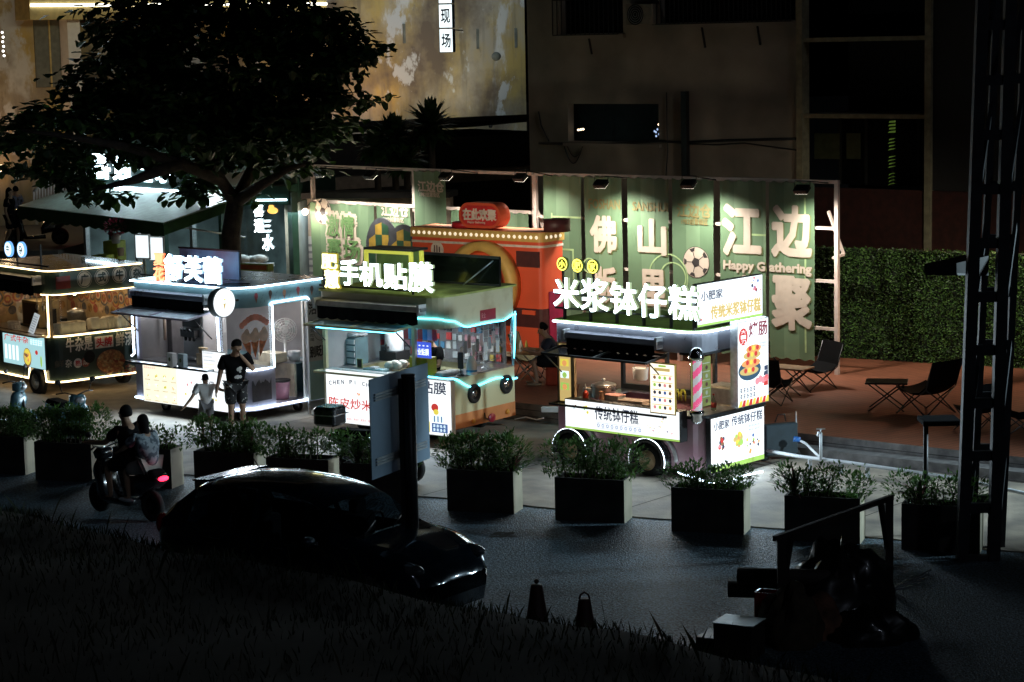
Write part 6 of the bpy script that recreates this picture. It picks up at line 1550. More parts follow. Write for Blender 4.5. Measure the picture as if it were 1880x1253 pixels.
def e2_(d, w_, t):
    x0 = X2(693); glyph(d, '江边仓', bz2(699, 376, 750, 398), x0, None, .04, False); glyph(d, '1982创意街区', bz2(704, 399, 741, 408), x0, None, .03, False)
banner(fl_, 'small green banner with three white characters, beside the wide one', (X2(694), X2(755)), .9, zl, 8, e2_)
def e3_(d, w_, t):
    x0 = X2(762); glyph(d, '江边仓', bz2(767, 333, 815, 353), x0, None, .04, False); glyph(d, '1982创意街区', bz2(771, 353, 807, 362), x0, None, .03, False)
banner(fl_, 'tall narrow green banner hung from the top rail, white lettering', (X2(762), X2(820)), 1.0, hz - .02, 9, e3_)
banner(fl_, 'plain green banner seen left of the red sign box', (X2(828), X2(890)), .9, zl, 10)
banner(fl_, 'plain green banner seen right of the red sign box', (X2(909), X2(971)), .9, zl, 11)
# floodlights
def flood(th, px_, py_, label, aim, pw=150):
    p = th.px(px_, py_, 1, -.95); c = th.W @ p
    t = T('floodlight', label, 'floodlight', c, th.o.rotation_euler[2], 'floodlights on the banner scaffolds')
    m = MB(); m.M = Matrix.Rotation(R(35), 4, 'X'); m.bbox(-.15, .15, -.1, .1, -.05, .05, M_black, .02); h_ = t.part(m, 'housing')
    m = MB(); m.tube([(-.17, .0, 0), (-.17, .03, .16), (.17, .03, .16), (.17, 0, 0)], .01, M_black, 5); m.tube([(0, .03, .16), (0, 1.0, hz - p.z - .02)], .012, M_black, 5); t.part(m, 'bracket')
    m = MB(); m.M = Matrix.Rotation(R(35), 4, 'X'); m.box(-.13, .13, -.08, .08, -.058, -.051, em('flood_glass', (1, .9, .72), 6)); t.part(m, 'glass', h_)
    lamp('SPOT', t.W @ Vector((0, .06, -.1)), pw, (1, .94, .82), th.W @ Vector((p.x + aim, .1, .7)), .08, 'floodlight_lamp', R(128), 1.0)
flood(fr, 1103, 338, 'floodlight in front of the FOSHAN banner', .1, 500)
flood(fr, 1264, 338, 'floodlight in front of the football banner', .1, 500)
flood(fr, 1472, 348, 'floodlight in front of the rightmost banner', -.1, 500)
flood(fl_, 680, 322, 'floodlight over the small banner in the left row', -.1, 420)
flood(fl_, 818, 324, 'floodlight beside the tall narrow banner', .2, 420)
flood(fl_, 955, 326, 'floodlight above the red sign box', -.1, 300)
flood(fl_, 588, 318, 'floodlight at the left end of the scaffolds', .2, 300)
# ------------------------------------------------------------------ cut-out arches
t = T('display_board', 'pair of overlapping arch boards with a yellow and green check pattern', 'board', fl_.W @ Vector((X2(672), -.7, 0)), fl_.o.rotation_euler[2])
cy, cg, cw, cd = pm('check_yellow', (.5, .32, .05), .6), pm('check_green', (.03, .1, .05), .6), pm('check_white', (.55, .5, .45), .6), pm('arch_edge', (.07, .075, .09), .6)
def X3(px): return fl_.px(px, 450, 1, -.7).x - X2(672)
for k, (l, r_, top) in enumerate(((672, 732, 400), (712, 775, 412))):
    a0, a1 = X3(l), X3(r_); w_ = a1 - a0; zt = fl_.px((l + r_) / 2, top, 1, -.7).z; cx = (a0 + a1) / 2; m = MB(); y = -.03 * k
    pts = [(a0, 0), (a1, 0)] + [(cx + w_ / 2 * math.cos(R(a)), zt - w_ * .62 + w_ * .62 * math.sin(R(a))) for a in range(0, 181, 10)]
    m.M = FR(-y); m.prism(pts, -.025, 0, cd)
    for i in range(4):
        for j in range(7):
            xx0, xx1 = a0 + w_ * (.1 + .2 * i), a0 + w_ * (.1 + .2 * (i + 1)); z0_, z1_ = zt * j / 7, zt * (j + 1) / 7
            lim = lambda x: zt - w_ * .62 + w_ * .52 * math.sqrt(max(0, 1 - ((x - cx) / (w_ * .42)) ** 2))
            if z0_ < min(lim(xx0), lim(xx1)): m.quad([(xx0, z0_, .004), (xx1, z0_, .004), (xx1, min(z1_, lim(xx1)), .004), (xx0, min(z1_, lim(xx0)), .004)], (cy, cg, cy, cw)[(i + j * 2 + j // 2 * 1) % 4] if (i + j) % 2 else cg)
    t.part(m, 'arch')
# ------------------------------------------------------------------ giant camera prop
CX = Vector((.66, 45.0, DZ)); kq = T('camera_model', 'giant orange-red camera model with a yellow lens ring and a red name box on top', 'camera prop', CX, R(-38))
cred = pm('camera_red', (.75, .105, .045), .5, var=.08, scale=1); cdk = pm('camera_dark_red', (.07, .018, .02), .5); cyl = pm('camera_gold', (.65, .42, .12), .5, var=.08); cwh = pm('camera_white', (.7, .62, .55), .5)
CL, CD_ = 3.55, .75
def KF(x, y, o=0): p = kq.px(x, y, 1, -o); return p.x, p.z
tz = KF(990, 428)[1]; mz = KF(985, 520)[1]
m = MB(); m.prism(rrect(-CL, 0, 0, CD_, (.05, .12, .05, .05)), 1.15, tz - .2, cred); m.prism(rrect(-CL, 0, 0, CD_, (.05, .12, .05, .05)), .1, 1.15, cdk); kq.part(m, 'body')
m = MB(); m.prism(rrect(-CL - .03, .03, -.03, CD_ + .03, (.05, .14, .05, .05)), tz - .2, tz, cyl)
m.prism(rrect(-CL - .02, .02, -.02, CD_ + .02, (.05, .14, .05, .05)), tz, tz + .012, pm('camera_top', (.6, .2, .1), .5)); tb = kq.part(m, 'top_band')
m = MB(); m.prism(rrect(-CL - .012, .012, -.012, CD_ + .012, (.05, .14, .05, .05)), tz - .32, tz - .27, cwh); m.prism(rrect(-CL - .012, .012, -.012, CD_ + .012, (.05, .14, .05, .05)), .1, .2, cwh); kq.part(m, 'white_line')
for i in range(24): m = MB(); m.M = FR(.03); m.lathe([(.04, 0), (.03, .02), (.01, .025)], em('bulb_dim', (1, .85, .6), .9), (-CL + .1 + i * .145, tz - .1, 0), 10); kq.part(m, 'bulb', tb)
for i in range(4): m = MB(); m.M = EN(.03); m.lathe([(.04, 0), (.03, .02), (.01, .025)], em('bulb_dim', (1, .85, .6), .9), (.12 + i * .16, tz - .1, 0), 10); kq.part(m, 'bulb', tb)
a, b = KF(895, 512); lr = .9
m = MB(); m.lathe([(lr, 0), (lr, -.3), (lr * .8, -.32), (lr * .8, 0)], cyl, (a, 0, b - .1), 40, 'y'); o = kq.part(m, 'lens_ring')
m = MB(); m.lathe([(lr * .8, -.12), (lr * .66, -.2), (lr * .66, -.1), (.01, -.1)], cred, (a, 0, b - .1), 40, 'y'); kq.part(m, 'inner_ring', o); m = MB(); m.lathe([(lr * .5, -.1), (lr * .45, -.13), (.01, -.12)], cdk, (a, 0, b - .1), 32, 'y'); kq.part(m, 'lens', o)
m = MB(); m.M = FR(.004); q_ = bx(KF, 949, 462, 991, 491); m.box(q_[0], q_[1], q_[2], q_[3], 0, .02, cdk); kq.part(m, 'viewfinder')
m = MB(); m.M = FR(.004); a, b = KF(803, 459); m.disc(a, b, .002, .18, cwh, n=24)
for k in range(3): m.rect(a - .09 + .07 * k, a - .06 + .07 * k, b - .05, b + .1 - .03 * (k == 2), .005, cdk)
kq.part(m, 'hand_emblem')
m = MB(); m.M = FR(.004); q_ = bx(KF, 960, 570, 984, 578); m.box(q_[0], q_[1], q_[2], q_[3], 0, .03, cred); kq.part(m, 'slot')
m = MB(); m.M = FR(.003); m.rect(-CL, -.12, .2, .75, .001, cred); kq.part(m, 'lower_panel')
m = MB(); m.box(.006, .02, .2, CD_ - .05, .3, 1.5, pm('camera_magenta', (.3, .01, .06), .5)); kq.part(m, 'side_panel')
# things on its top
a = kq.px(895, 400, 1, .3); sx_ = .62; m = MB(); zc_ = tz + .3
pts = rrect(a.x - .62, a.x + .5, zc_ - .27, zc_ + .27, (.27,) * 4, 8)
m.M = FR(-.1); m.prism(pts, -.35, 0, cred); o = kq.part(m, 'name_box')
m = MB(); m.M = FR(-.1); pin = rrect(a.x - .56, a.x + .44, zc_ - .21, zc_ + .21, (.21,) * 4, 8); m.quad([(x, y, .004) for x, y in pin], pm('name_red', (.6, .03, .03), .5)); m.text('在此欢聚', a.x - .5, a.x + .4, zc_ - .1, zc_ + .14, .008, cwh, .01, .05); m.text('Happy Gathering', a.x - .38, a.x + .1, zc_ - .18, zc_ - .12, .008, cwh, 0, .03); kq.part(m, 'lettering', o)
a = kq.px(813, 408, 1, -.35); m = MB(); m.lathe([(.26, 0), (.26, .1), (.24, .12)], pm('button_red', (.5, .02, .03), .4), (a.x, .35, tz + .012), 24); m.lathe([(.1, .12), (.1, .34)], cdk, (a.x, .35, tz + .012), 18); kq.part(m, 'shutter_button')
a = kq.px(985, 412, 1, -.35); m = MB(); m.lathe([(.28, 0), (.28, .25), (.26, .26)], cdk, (a.x, .35, tz + .012), 24); kq.part(m, 'dial')
# ------------------------------------------------------------------ hedge wall behind the deck
h0, h1 = gp(1490, 655, DZ), gp(1990, 684, DZ); hd = (h1 - h0).normalized(); hn = Vector((hd.y, -hd.x, 0)); hl = (h1 - h0).length
t = T('hedge_wall', 'wall of clipped green leaves along the back of the deck', 'hedge', h0, math.atan2(hd.y, hd.x))
m = MB(); m.box(0, hl, .1, .3, 0, 2.28, pm('hedge_core', (.008, .014, .006), .95)); t.part(m, 'core')
q = random.Random(31); m = MB()
for i in range(19000):
    x, z = q.random() * hl, 2.32 * q.random() ** .95; dpt = .1 - .1 * q.random() + .03 * math.sin(x * 2.2 + z) 
    leaf(m, Vector((x, dpt, z)), Vector((q.uniform(-1, 1), -q.uniform(.3, 1), q.uniform(-.3, 1))), Vector((0, -1, .3)), .055 * q.uniform(.7, 1.4), .032, q.choice([G1, G2, G2, G3]))
t.part(m, 'foliage')
# ------------------------------------------------------------------ folding chairs and tables on the deck
khaki = pm('khaki_canvas', (.2, .19, .12), .85, bump=.2, bscale=80)
def chair(label, loc, rz, mat, group='folding chairs on the deck'):
    t = T('folding_chair', label, 'chair', loc, rz, group)
    w_, d_ = .29, .27
    for s in (-1, 1):
        m = MB(); m.tube([(-d_, s * w_, .0), (d_, s * w_, .42)], .011, M_black, 5); t.part(m, 'leg')
        m = MB(); m.tube([(d_, s * w_, .0), (-d_, s * w_, .42), (-d_ - .12, s * w_, .84)], .011, M_black, 5); t.part(m, 'leg')
    for x in (-d_, d_):
        for s in (-1, 1): m = MB(); m.tube([(x, -s * w_, 0), (x, s * w_, .42)], .011, M_black, 5); t.part(m, 'cross_brace')
    m = MB(); v = []; n = 10
    prof = [(d_ + .02, .44), (d_ * .5, .38), (0, .34), (-d_ * .6, .37), (-d_, .46), (-d_ - .06, .66), (-d_ - .13, .86)]
    for (x, z) in prof:
        for j in range(n + 1): y = -1 + 2 * j / n; sag = .05 * (1 - y * y); v.append((x - sag * (.5 if z > .45 else 0), y * (w_ + .01), z - (sag if z <= .45 else 0)))
    f = [(i * (n + 1) + j, i * (n + 1) + j + 1, (i + 1) * (n + 1) + j + 1, (i + 1) * (n + 1) + j) for i in range(len(prof) - 1) for j in range(n)]
    k = 4 * n; c_ = 5 * (n + 1); m.add(v[:c_], f[:k], mat, True); m.add([(x, y, z - .012) for x, y, z in v[:c_]], [tuple(reversed(g)) for g in f[:k]], mat, True); t.part(m, 'seat')
    c_ = 4 * (n + 1); g_ = [tuple(i - c_ for i in q_) for q_ in f[k:]]; m = MB(); m.add(v[c_:], g_, mat, True); m.add([(x - .015, y, z) for x, y, z in v[c_:]], [tuple(reversed(q_)) for q_ in g_], mat, True); t.part(m, 'backrest')
    return t
def ftable(label, loc, rz, w_, d_, h_, top, legm=M_black, group='folding tables on the deck'):
    t = T('folding_table', label, 'table', loc, rz, group)
    m = MB(); m.bbox(-w_ / 2, w_ / 2, -d_ / 2, d_ / 2, h_ - .03, h_, top, .01); t.part(m, 'tabletop')
    for s in (-1, 1):
        for a, b in ((-1, 1), (1, -1)): m = MB(); m.tube([(a * w_ * .42, s * d_ * .42, 0), (b * w_ * .42, s * d_ * .42, h_ - .03)], .014, legm, 5); t.part(m, 'leg')
    return t
Dk = lambda x, y: gp(x, y, DZ)
chair('black folding chair by the end post of the banner frame', Dk(1493, 712), R(205), M_blk_fabric).o.scale = (1.15, 1.2, 1.0)
chair('black folding chair half hidden behind the sausage light box', Dk(1418, 740), R(60), M_blk_fabric)
chair('wide black folding chair turned away beside the low dark table', Dk(1700, 758), R(128), M_blk_fabric).o.scale = (1.25, 1.35, 1.15)
chair('black folding chair seen through the lattice mast', Dk(1795, 790), R(120), M_blk_fabric)
chair('black folding chair cut by the right edge of the photo', Dk(1872, 800), R(170), M_blk_fabric)
chair('dim folding chair at the foot of the rightmost banner', Dk(1428, 660), R(215), pm('brown_canvas', (.1, .07, .045), .85))
chair('khaki folding chair opposite the seated man', gp(978, 690, DZ), R(-20), khaki)
ftable('pale wooden folding table between two black chairs', Dk(1452, 722), R(-35), .75, .5, .5, pm('table_wood', (.35, .22, .12), .5))
ftable('low dark folding table alone on the open deck', Dk(1628, 752), R(-12), .75, .55, .52, M_black)
tb2 = ftable('folding table with drinks where the man is seated', gp(972, 703, DZ), R(-25), .7, .55, .62, pm('table_wood', (.35, .22, .12), .5), pm('grey_leg', (.3, .32, .32), .4))
for i in range(3):
    m = MB(); m.lathe([(.025, 0), (.03, .01), (.03, .14), (.012, .2), (.012, .22)], [glass('bottle_clear', (.7, .85, .75), .2), M_box, pm('yellow_drink', (.6, .5, .1), .3)][i], n=12)
    thing1(m, 'bottle', ['clear bottle at the left end of the man\'s table', 'white bottle on the man\'s table', 'yellow drink cup on the man\'s table'][i], 'bottle', tb2.W @ Vector((-.25 + .1 * i, -.1 + .05 * i, .62)), 0)
m = MB(); m.lathe([(.06, 0), (.1, .04), (.105, .05), (.09, .045)], M_box, n=16); m.ball((0, 0, .05), (.08, .08, .03), pm('noodles', (.5, .3, .14), .6, scale=30, var=.5), 12, 6); thing1(m, 'food_bowl', 'white bowl of food in front of the seated man', 'bowl', tb2.W @ Vector((.12, .02, .62)))
# ------------------------------------------------------------------ pipe with tap, hose, wagon
pvc = pm('grey_pvc', (.5, .52, .54), .45, var=.08)
zz = .22
pts = [gp(1398, 826, zz), gp(1465, 838, zz), gp(1560, 850, zz), gp(1656, 864, zz), gp(1760, 880, zz), gp(1885, 907, zz)]
o0 = pts[1].copy(); t = T('water_pipe', 'white plastic water pipe with a riser along the foot of the deck', 'pipe', (o0.x, o0.y, 0))
m = MB(); m.tube([p - Vector((o0.x, o0.y, 0)) for p in pts], .03, pvc, 8); t.part(m, 'main_pipe')
p = gp(1507, 845, zz) - Vector((o0.x, o0.y, 0)); m = MB(); m.tube([p, p + Vector((0, 0, .45))], .025, pvc, 8); t.part(m, 'riser')
m = MB(); m.tube([p + Vector((0, 0, .45)), p + Vector((-.05, -.06, .47)), p + Vector((-.06, -.08, .4))], .02, M_steel, 6); m.box(p.x - .07, p.x + .07, p.y - .01, p.y + .01, p.z + .5, p.z + .52, M_steel); m.tube([p + Vector((0, 0, .45)), p + Vector((0, 0, .52))], .012, M_steel, 5); t.part(m, 'tap')
for k in (-.9, .6, 1.9): m = MB(); c_ = pts[1] - Vector((o0.x, o0.y, 0)) + (pts[3] - pts[1]) * (.3 + k * .2); m.box(c_.x - .03, c_.x + .03, c_.y - .03, c_.y + .03, .0, .2, pvc); t.part(m, 'support')
a, b, c_ = gp(1466, 808, .4), gp(1480, 815, .35), gp(1505, 840, .24)
m = MB(); m.tube([a, b, b.lerp(c_, .4), c_], .022, M_box, 7); m.v = [v - a for v in m.v]; t = T('garden_hose', 'short white hose with a blue connector', 'hose', a); t.part(m, 'hose'); m = MB(); m.tube([(-.08, .02, .02), (.03, 0, 0)], .045, pm('blue_connector', (.03, .15, .45), .4), 10); t.part(m, 'connector')
p = gp(1432, 845, 0.03); t = T('folding_wagon', 'dark folded wagon leaning behind the end of the pink cart', 'wagon', p, R(20))
m = MB(); m.bbox(-.3, .3, -.08, .08, .1, .62, pm('wagon_fabric', (.03, .045, .055), .7), .03); t.part(m, 'bag')
for x in (-.3, .3): m = MB(); m.tube([(x, 0, .05), (x, 0, .8)], .014, M_steel, 6); t.part(m, 'upright'); m = MB(); m.lathe([(.06, -.03), (.075, -.02), (.075, .02), (.06, .03)], M_rubber, (x, 0, .08), 16, 'y'); t.part(m, 'wheel')
m = MB(); m.tube([(-.1, -.02, .65), (-.06, -.05, .78), (.06, -.05, .78), (.1, -.02, .65)], .012, M_black, 5); t.part(m, 'handle')
# white rope light on the pavement under the pink cart
pts = [gp(1245, 868, .2), gp(1258, 872, .1), gp(1278, 878, .05), gp(1300, 886, .04), gp(1322, 888, .04), gp(1345, 882, .06), gp(1372, 872, .1), gp(1400, 866, .12)]
m = MB(); m.tube(pts, .016, E_led, 6); m.v = [v - pts[3] for v in m.v]; thing1(m, 'rope_light', 'loose white rope light sagging under the pink cart', 'rope light', pts[3])
m = MB(); m.tube([gp(945, 770, .5), gp(965, 766, .45), gp(985, 771, .4), gp(998, 768, .38)], .012, M_box, 5); o0 = gp(970, 768, .4); m.v = [v - o0 for v in m.v]; thing1(m, 'cable', 'white power cable running out of the cream cart', 'cable', o0)
m = MB(); m.bbox(-.18, .18, -.06, .06, 0, .1, M_box, .02); thing1(m, 'power_strip', 'white power strip lying between the two carts', 'power strip', gp(1012, 757, DZ), R(-10))
# ------------------------------------------------------------------ the old yellow building
plas = bpy.data.materials.new('peeling_plaster'); plas.use_nodes = True
n = plas.node_tree; b = n.nodes['Principled BSDF']
def nd(t, **k):
    x = n.nodes.new(t)
    for a_, v_ in k.items(): x.inputs[a_.replace('_', ' ')].default_value = v_
    return x
tc = n.nodes.new('ShaderNodeTexCoord')
def nz(scale, det, st=(1, 1, 1), lo=.4, hi=.6):
    mp = n.nodes.new('ShaderNodeMapping'); mp.inputs['Scale'].default_value = st; n.links.new(tc.outputs['Object'], mp.inputs[0])
    x = nd('ShaderNodeTexNoise', Scale=scale, Detail=det, Roughness=.62); n.links.new(mp.outputs[0], x.inputs['Vector'])
    r_ = n.nodes.new('ShaderNodeMapRange'); r_.inputs['From Min'].default_value = lo; r_.inputs['From Max'].default_value = hi; r_.clamp = True
    n.links.new(x.outputs['Fac'], r_.inputs['Value']); return r_.outputs[0]
def mixc(f, a_, c_, mode='MIX'):
    x = n.nodes.new('ShaderNodeMix'); x.data_type = 'RGBA'; x.blend_type = mode
    n.links.new(f, x.inputs[0])
    for i, v_ in ((6, a_), (7, c_)):
        if isinstance(v_, tuple): x.inputs[i].default_value = (*v_, 1)
        else: n.links.new(v_, x.inputs[i])
    return x.outputs[2]
c0 = mixc(nz(.35, 6, (1, 1, .7), .42, .58), (.4, .3, .1), (.34, .31, .24))
c0 = mixc(nz(.6, 8, (1, 1, .45), .55, .6), c0, (.5, .5, .46))
c0 = mixc(nz(.9, 9, (1, 1, .3), .6, .66), c0, (.42, .3, .1))
c0 = mixc(nz(1.4, 6, (1.3, 1.3, .12), .52, .75), c0, (.1, .09, .07))
c0 = mixc(nz(.2, 6, (1, 1, 1), .46, .58), c0, (.13, .1, .07))
c0 = mixc(nz(.5, 9, (1.2, 1.2, .8), .57, .6), c0, (.46, .47, .45))
c0 = mixc(nz(2.2, 8, (1, 1, .5), .6, .7), c0, (.2, .16, .1))
n.links.new(c0, b.inputs['Base Color']); b.inputs['Roughness'].default_value = .85
WR_ = Vector((.7, 80, 0)); WD = Vector((-.75, -.66, 0)).normalized()
yb = T('old_building', 'tall yellow building with stained peeling plaster at the top of the photo', 'building', WR_, math.atan2(-WD.y, -WD.x))
def YF(x, y, o=0): p = yb.px(x, y, 1, -o); return p.x, p.z
m = MB(); m.box(-34, 0, 0, 9, 0, 22, plas); yb.part(m, 'wall')
a = bx(YF, 55, 10, 600, 40, .9)
yel = pm('balcony_yellow', (.45, .36, .15), .7, var=.15); grey = pm('recess_grey', (.12, .13, .11), .7)
m = MB(); m.box(a[0], a[1], -.9, 0, a[2] + .1, a[3] + .4, yel); yb.part(m, 'balcony')
m = MB(); m.box(a[0] + .02, a[1] - .02, -.96, -.905, a[3] - .02, a[3] + .06, em('tube_cool', (1, .97, .85), 5)); yb.part(m, 'light_tube')
q_ = bx(YF, 62, 42, 108, 100, 0); m = MB(); m.box(q_[0], q_[1], -.05, .0, q_[2] - 1, q_[3] + .3, grey)
for k in range(3): m.bar((q_[0] + .5 + .5 * k, -.07, q_[2] - 1), (q_[0] + .5 + .5 * k, -.07, q_[3] + .3), .05, .03, yel)
yb.part(m, 'window')
q_ = bx(YF, 125, 42, 148, 110, .5); m = MB(); m.box(q_[0], q_[1], -.5, -.02, 0, q_[3] + .4, M_white); yb.part(m, 'column')
for x, y in ((740, 62), (875, 72), (945, 70)):
    q_ = bx(YF, x, y - 18, x + 4, y + 18, .02); m = MB(); m.box(q_[0], q_[1], -.04, -.002, q_[2], q_[3], grey); yb.part(m, 'vent_slot')
q_ = YF(911, 104); m = MB(); m.lathe([(.16, 0), (.15, -.02), (.01, -.03)], grey, (q_[0], 0, q_[1]), 20, 'y', sy=1.4); yb.part(m, 'patch')
m = MB(); p = yb.px(78, 25, 1, -.6); m.bbox(p.x - .1, p.x + .2, -.7, -.55, p.z - .07, p.z + .07, M_white, .02); m.bar((p.x, -.6, p.z), (p.x, 0, p.z + .1), .04, .04, M_white)
thing1(m, 'security_camera', 'small white security camera under the lit tube of the yellow building', 'camera').matrix_world = yb.W
# vertical sign
c = dp(818, 30, 70); t = T('vertical_sign', 'column of white lit sign boxes with black characters on the yellow building', 'sign', Vector((c.x, c.y, 0)), R(-14))
for i, ch in enumerate(('场', '现', '演', '播')):
    p = dp(815, 75 - 45 * i, 70); z = p.z
    m = MB(); m.box(-.22, .22, 0, .3, z - .37, z + .37, M_black); m.M = FR(0); m.rect(-.21, .21, z - .36, z + .36, .004, em('sign_cold', (.85, .97, 1), 1.5)); m.text(ch, -.15, .15, z - .22, z + .22, .008, pm('ink_dark', (.02, .04, .06), .6), 0, .025)
    t.part(m, 'sign_box')
m = MB(); zt = dp(815, 90, 70).z; m.box(-.03, .03, .3, .36, zt, zt + 3.2, M_black); t.part(m, 'pole')
for k in (.6, 2.4): m = MB(); m.bar((0, .33, zt + k), (-.8, 5, zt + k), .04, .04, M_black); t.part(m, 'arm')
lamp('AREA', c + Vector((.35, .35, 1.3)), 160, (.75, .9, 1), c + Vector((4, 6, .6)), (.4, 3), 'sign_tube')
lamp('AREA', c + Vector((.9, -1.5, 5.5)), 400, (.7, .87, 1), c + Vector((4.2, 8, .8)), (1.5, .5), 'assumed_wall_wash')  # assumed lamp above the view, no fixture; cool wash on the yellow wall
lamp('AREA', dp(300, -40, 63), 60, (1, .9, .62), dp(300, 100, 68), (5, .3), 'balcony_tube')
# warm uplights along the foot of the wall, assumed from the glow on it
for x, y, pw, lab in ((640, 214, 60, 'assumed orange uplight behind the tree on the shed roof'), (760, 206, 60, 'assumed uplight on the shed roof behind the leafy heads'), (900, 198, 45, 'assumed uplight on the shed roof right of the spiky heads'), (20, 330, 60, 'assumed uplight behind the women at the left edge')):
    p = yb.px(x, y, 1, -2.2); wpos = yb.W @ Vector((p.x, -2.2, p.z - .7))
    tt = T('uplight', lab, 'uplight', wpos, 0, 'assumed uplights at the foot of the yellow wall')
    m = MB(); m.lathe([(.05, 0), (.08, .05), (.09, .12), (.08, .12)], M_black, n=12); tt.part(m, 'housing'); m = MB(); m.lathe([(.078, .1), (.01, .105)], em('uplight_glow', (1, .5, .2), 5), n=12); tt.part(m, 'lens')
    lamp('SPOT', wpos + Vector((0, 0, .2)), pw * 4, (1, .6, .34) if x < 850 else (1, .85, .6), yb.W @ Vector((p.x, .1, p.z + 3)), .2, 'assumed_uplight_lamp', R(140), .9)
# ------------------------------------------------------------------ low shed in front of it
dkr = pm('shed_roof', (.02, .018, .017), .85, var=.3); beige = pm('beige_render', (.3, .24, .18), .8, var=.2)
sA, sB = Vector((-5.9, 61.5, 0)), Vector((1.6, 66.4, 0))
t = T('shed', 'low dark shed with a pale beam behind the left banners', 'shed', sB, math.atan2(sB.y - sA.y, sB.x - sA.x)); ll = (sB - sA).length
m = MB(); m.box(-ll, 0, 0, 5, 0, 4.3, dkr); t.part(m, 'wall'); m = MB(); m.prism([(-.6, 4.75), (5.5, 4.32), (5.5, 4.4), (-.6, 4.9)], -ll - .3, .2, dkr); m.v = [Vector((v.z, v.x, v.y)) for v in m.v]; t.part(m, 'roof')
m = MB(); m.box(-ll, -.02, -.5, -.02, 3.0, 3.35, beige); t.part(m, 'beam')
# ------------------------------------------------------------------ dark building at the back right
conc = pm('stained_concrete', (.21, .19, .16), .85, var=.35, scale=.8, bump=.2, bscale=20, c2=(.33, .29, .24)); colm = pm('column_ochre', (.3, .27, .17), .75, var=.2)
db = T('apartment_building', 'dark concrete building with a barred window and wide balcony bays', 'building', (.65, 58, 0), R(-41))
def BF(x, y, o=0): p = db.px(x, y, 1, -o); return p.x, p.z
xc = BF(1467, 200)[0]; xr = BF(1702, 200)[0]; dglass = pm('night_window', (.006, .006, .007), .3, spec=.06); brick = pm('red_brick_base', (.05, .014, .01), .85, var=.3, scale=6)
w1 = bx(BF, 1041, 189, 1211, 263); w2 = bx(BF, 1025, -40, 1145, 64); w3 = bx(BF, 1208, -40, 1462, 42)
m = MB()
def panel_with_holes(m, x0, x1, z0, z1, holes, mat):
    xs = sorted({x0, x1, *[h[0] for h in holes], *[h[1] for h in holes]}); zs = sorted({z0, z1, *[h[2] for h in holes], *[h[3] for h in holes]})
    for i in range(len(xs) - 1):
        for j in range(len(zs) - 1):
            cx, cz = (xs[i] + xs[i + 1]) / 2, (zs[j] + zs[j + 1]) / 2
            if any(h[0] < cx < h[1] and h[2] < cz < h[3] for h in holes): continue
            m.quad([(xs[i], 0, zs[j]), (xs[i + 1], 0, zs[j]), (xs[i + 1], 0, zs[j + 1]), (xs[i], 0, zs[j + 1])], mat)
panel_with_holes(m, -.1, xc, 0, 20, [w1, w2, w3], conc); m.quad([(-.1, 0, 0), (-.1, 0, 20), (-.1, 8, 20), (-.1, 8, 0)], conc); m.quad([(-.1, 0, 20), (xc, 0, 20), (xc, 8, 20), (-.1, 8, 20)], conc); db.part(m, 'wall')
for i, w_ in enumerate((w1, w2, w3)):
    m = MB(); m.box(w_[0], w_[1], .25, .3, w_[2], w_[3], dglass)
    for a_ in ((w_[0], w_[0] + .03, w_[2], w_[3]), (w_[1] - .03, w_[1], w_[2], w_[3]), (w_[0], w_[1], w_[3] - .03, w_[3]), (w_[0], w_[1], w_[2], w_[2] + .03)): m.box(a_[0], a_[1], .002, .25, a_[2], a_[3], conc)
    o = db.part(m, 'window')
    if i:
        m = MB(); nb = 14 if i == 1 else 30
        for k in range(nb + 1): x = w_[0] + (w_[1] - w_[0]) * k / nb; m.bar((x, -.25, w_[2]), (x, -.25, w_[3]), .02, .02, M_black)
        for z in (w_[2], w_[2] + .9, w_[3]): m.bar((w_[0], -.25, z), (w_[1], -.25, z), .03, .03, M_black)
        db.part(m, 'window_bars', o)
    m = MB(); m.box(w_[0] - .06, w_[1] + .06, -.12, -.003, w_[2] - .1, w_[2] - .01, conc); db.part(m, 'sill', o)
# lamps reflected or shining behind the window
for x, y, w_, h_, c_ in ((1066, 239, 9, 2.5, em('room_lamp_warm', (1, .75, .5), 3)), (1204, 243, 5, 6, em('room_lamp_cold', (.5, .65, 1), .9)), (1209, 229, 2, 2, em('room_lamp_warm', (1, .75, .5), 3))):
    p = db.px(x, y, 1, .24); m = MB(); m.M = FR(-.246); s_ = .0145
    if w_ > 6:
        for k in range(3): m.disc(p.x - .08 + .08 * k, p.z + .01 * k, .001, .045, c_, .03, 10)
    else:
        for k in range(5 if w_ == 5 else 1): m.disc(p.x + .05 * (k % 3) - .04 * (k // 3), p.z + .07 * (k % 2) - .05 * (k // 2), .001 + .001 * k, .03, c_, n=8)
    db.part(m, 'room_light')
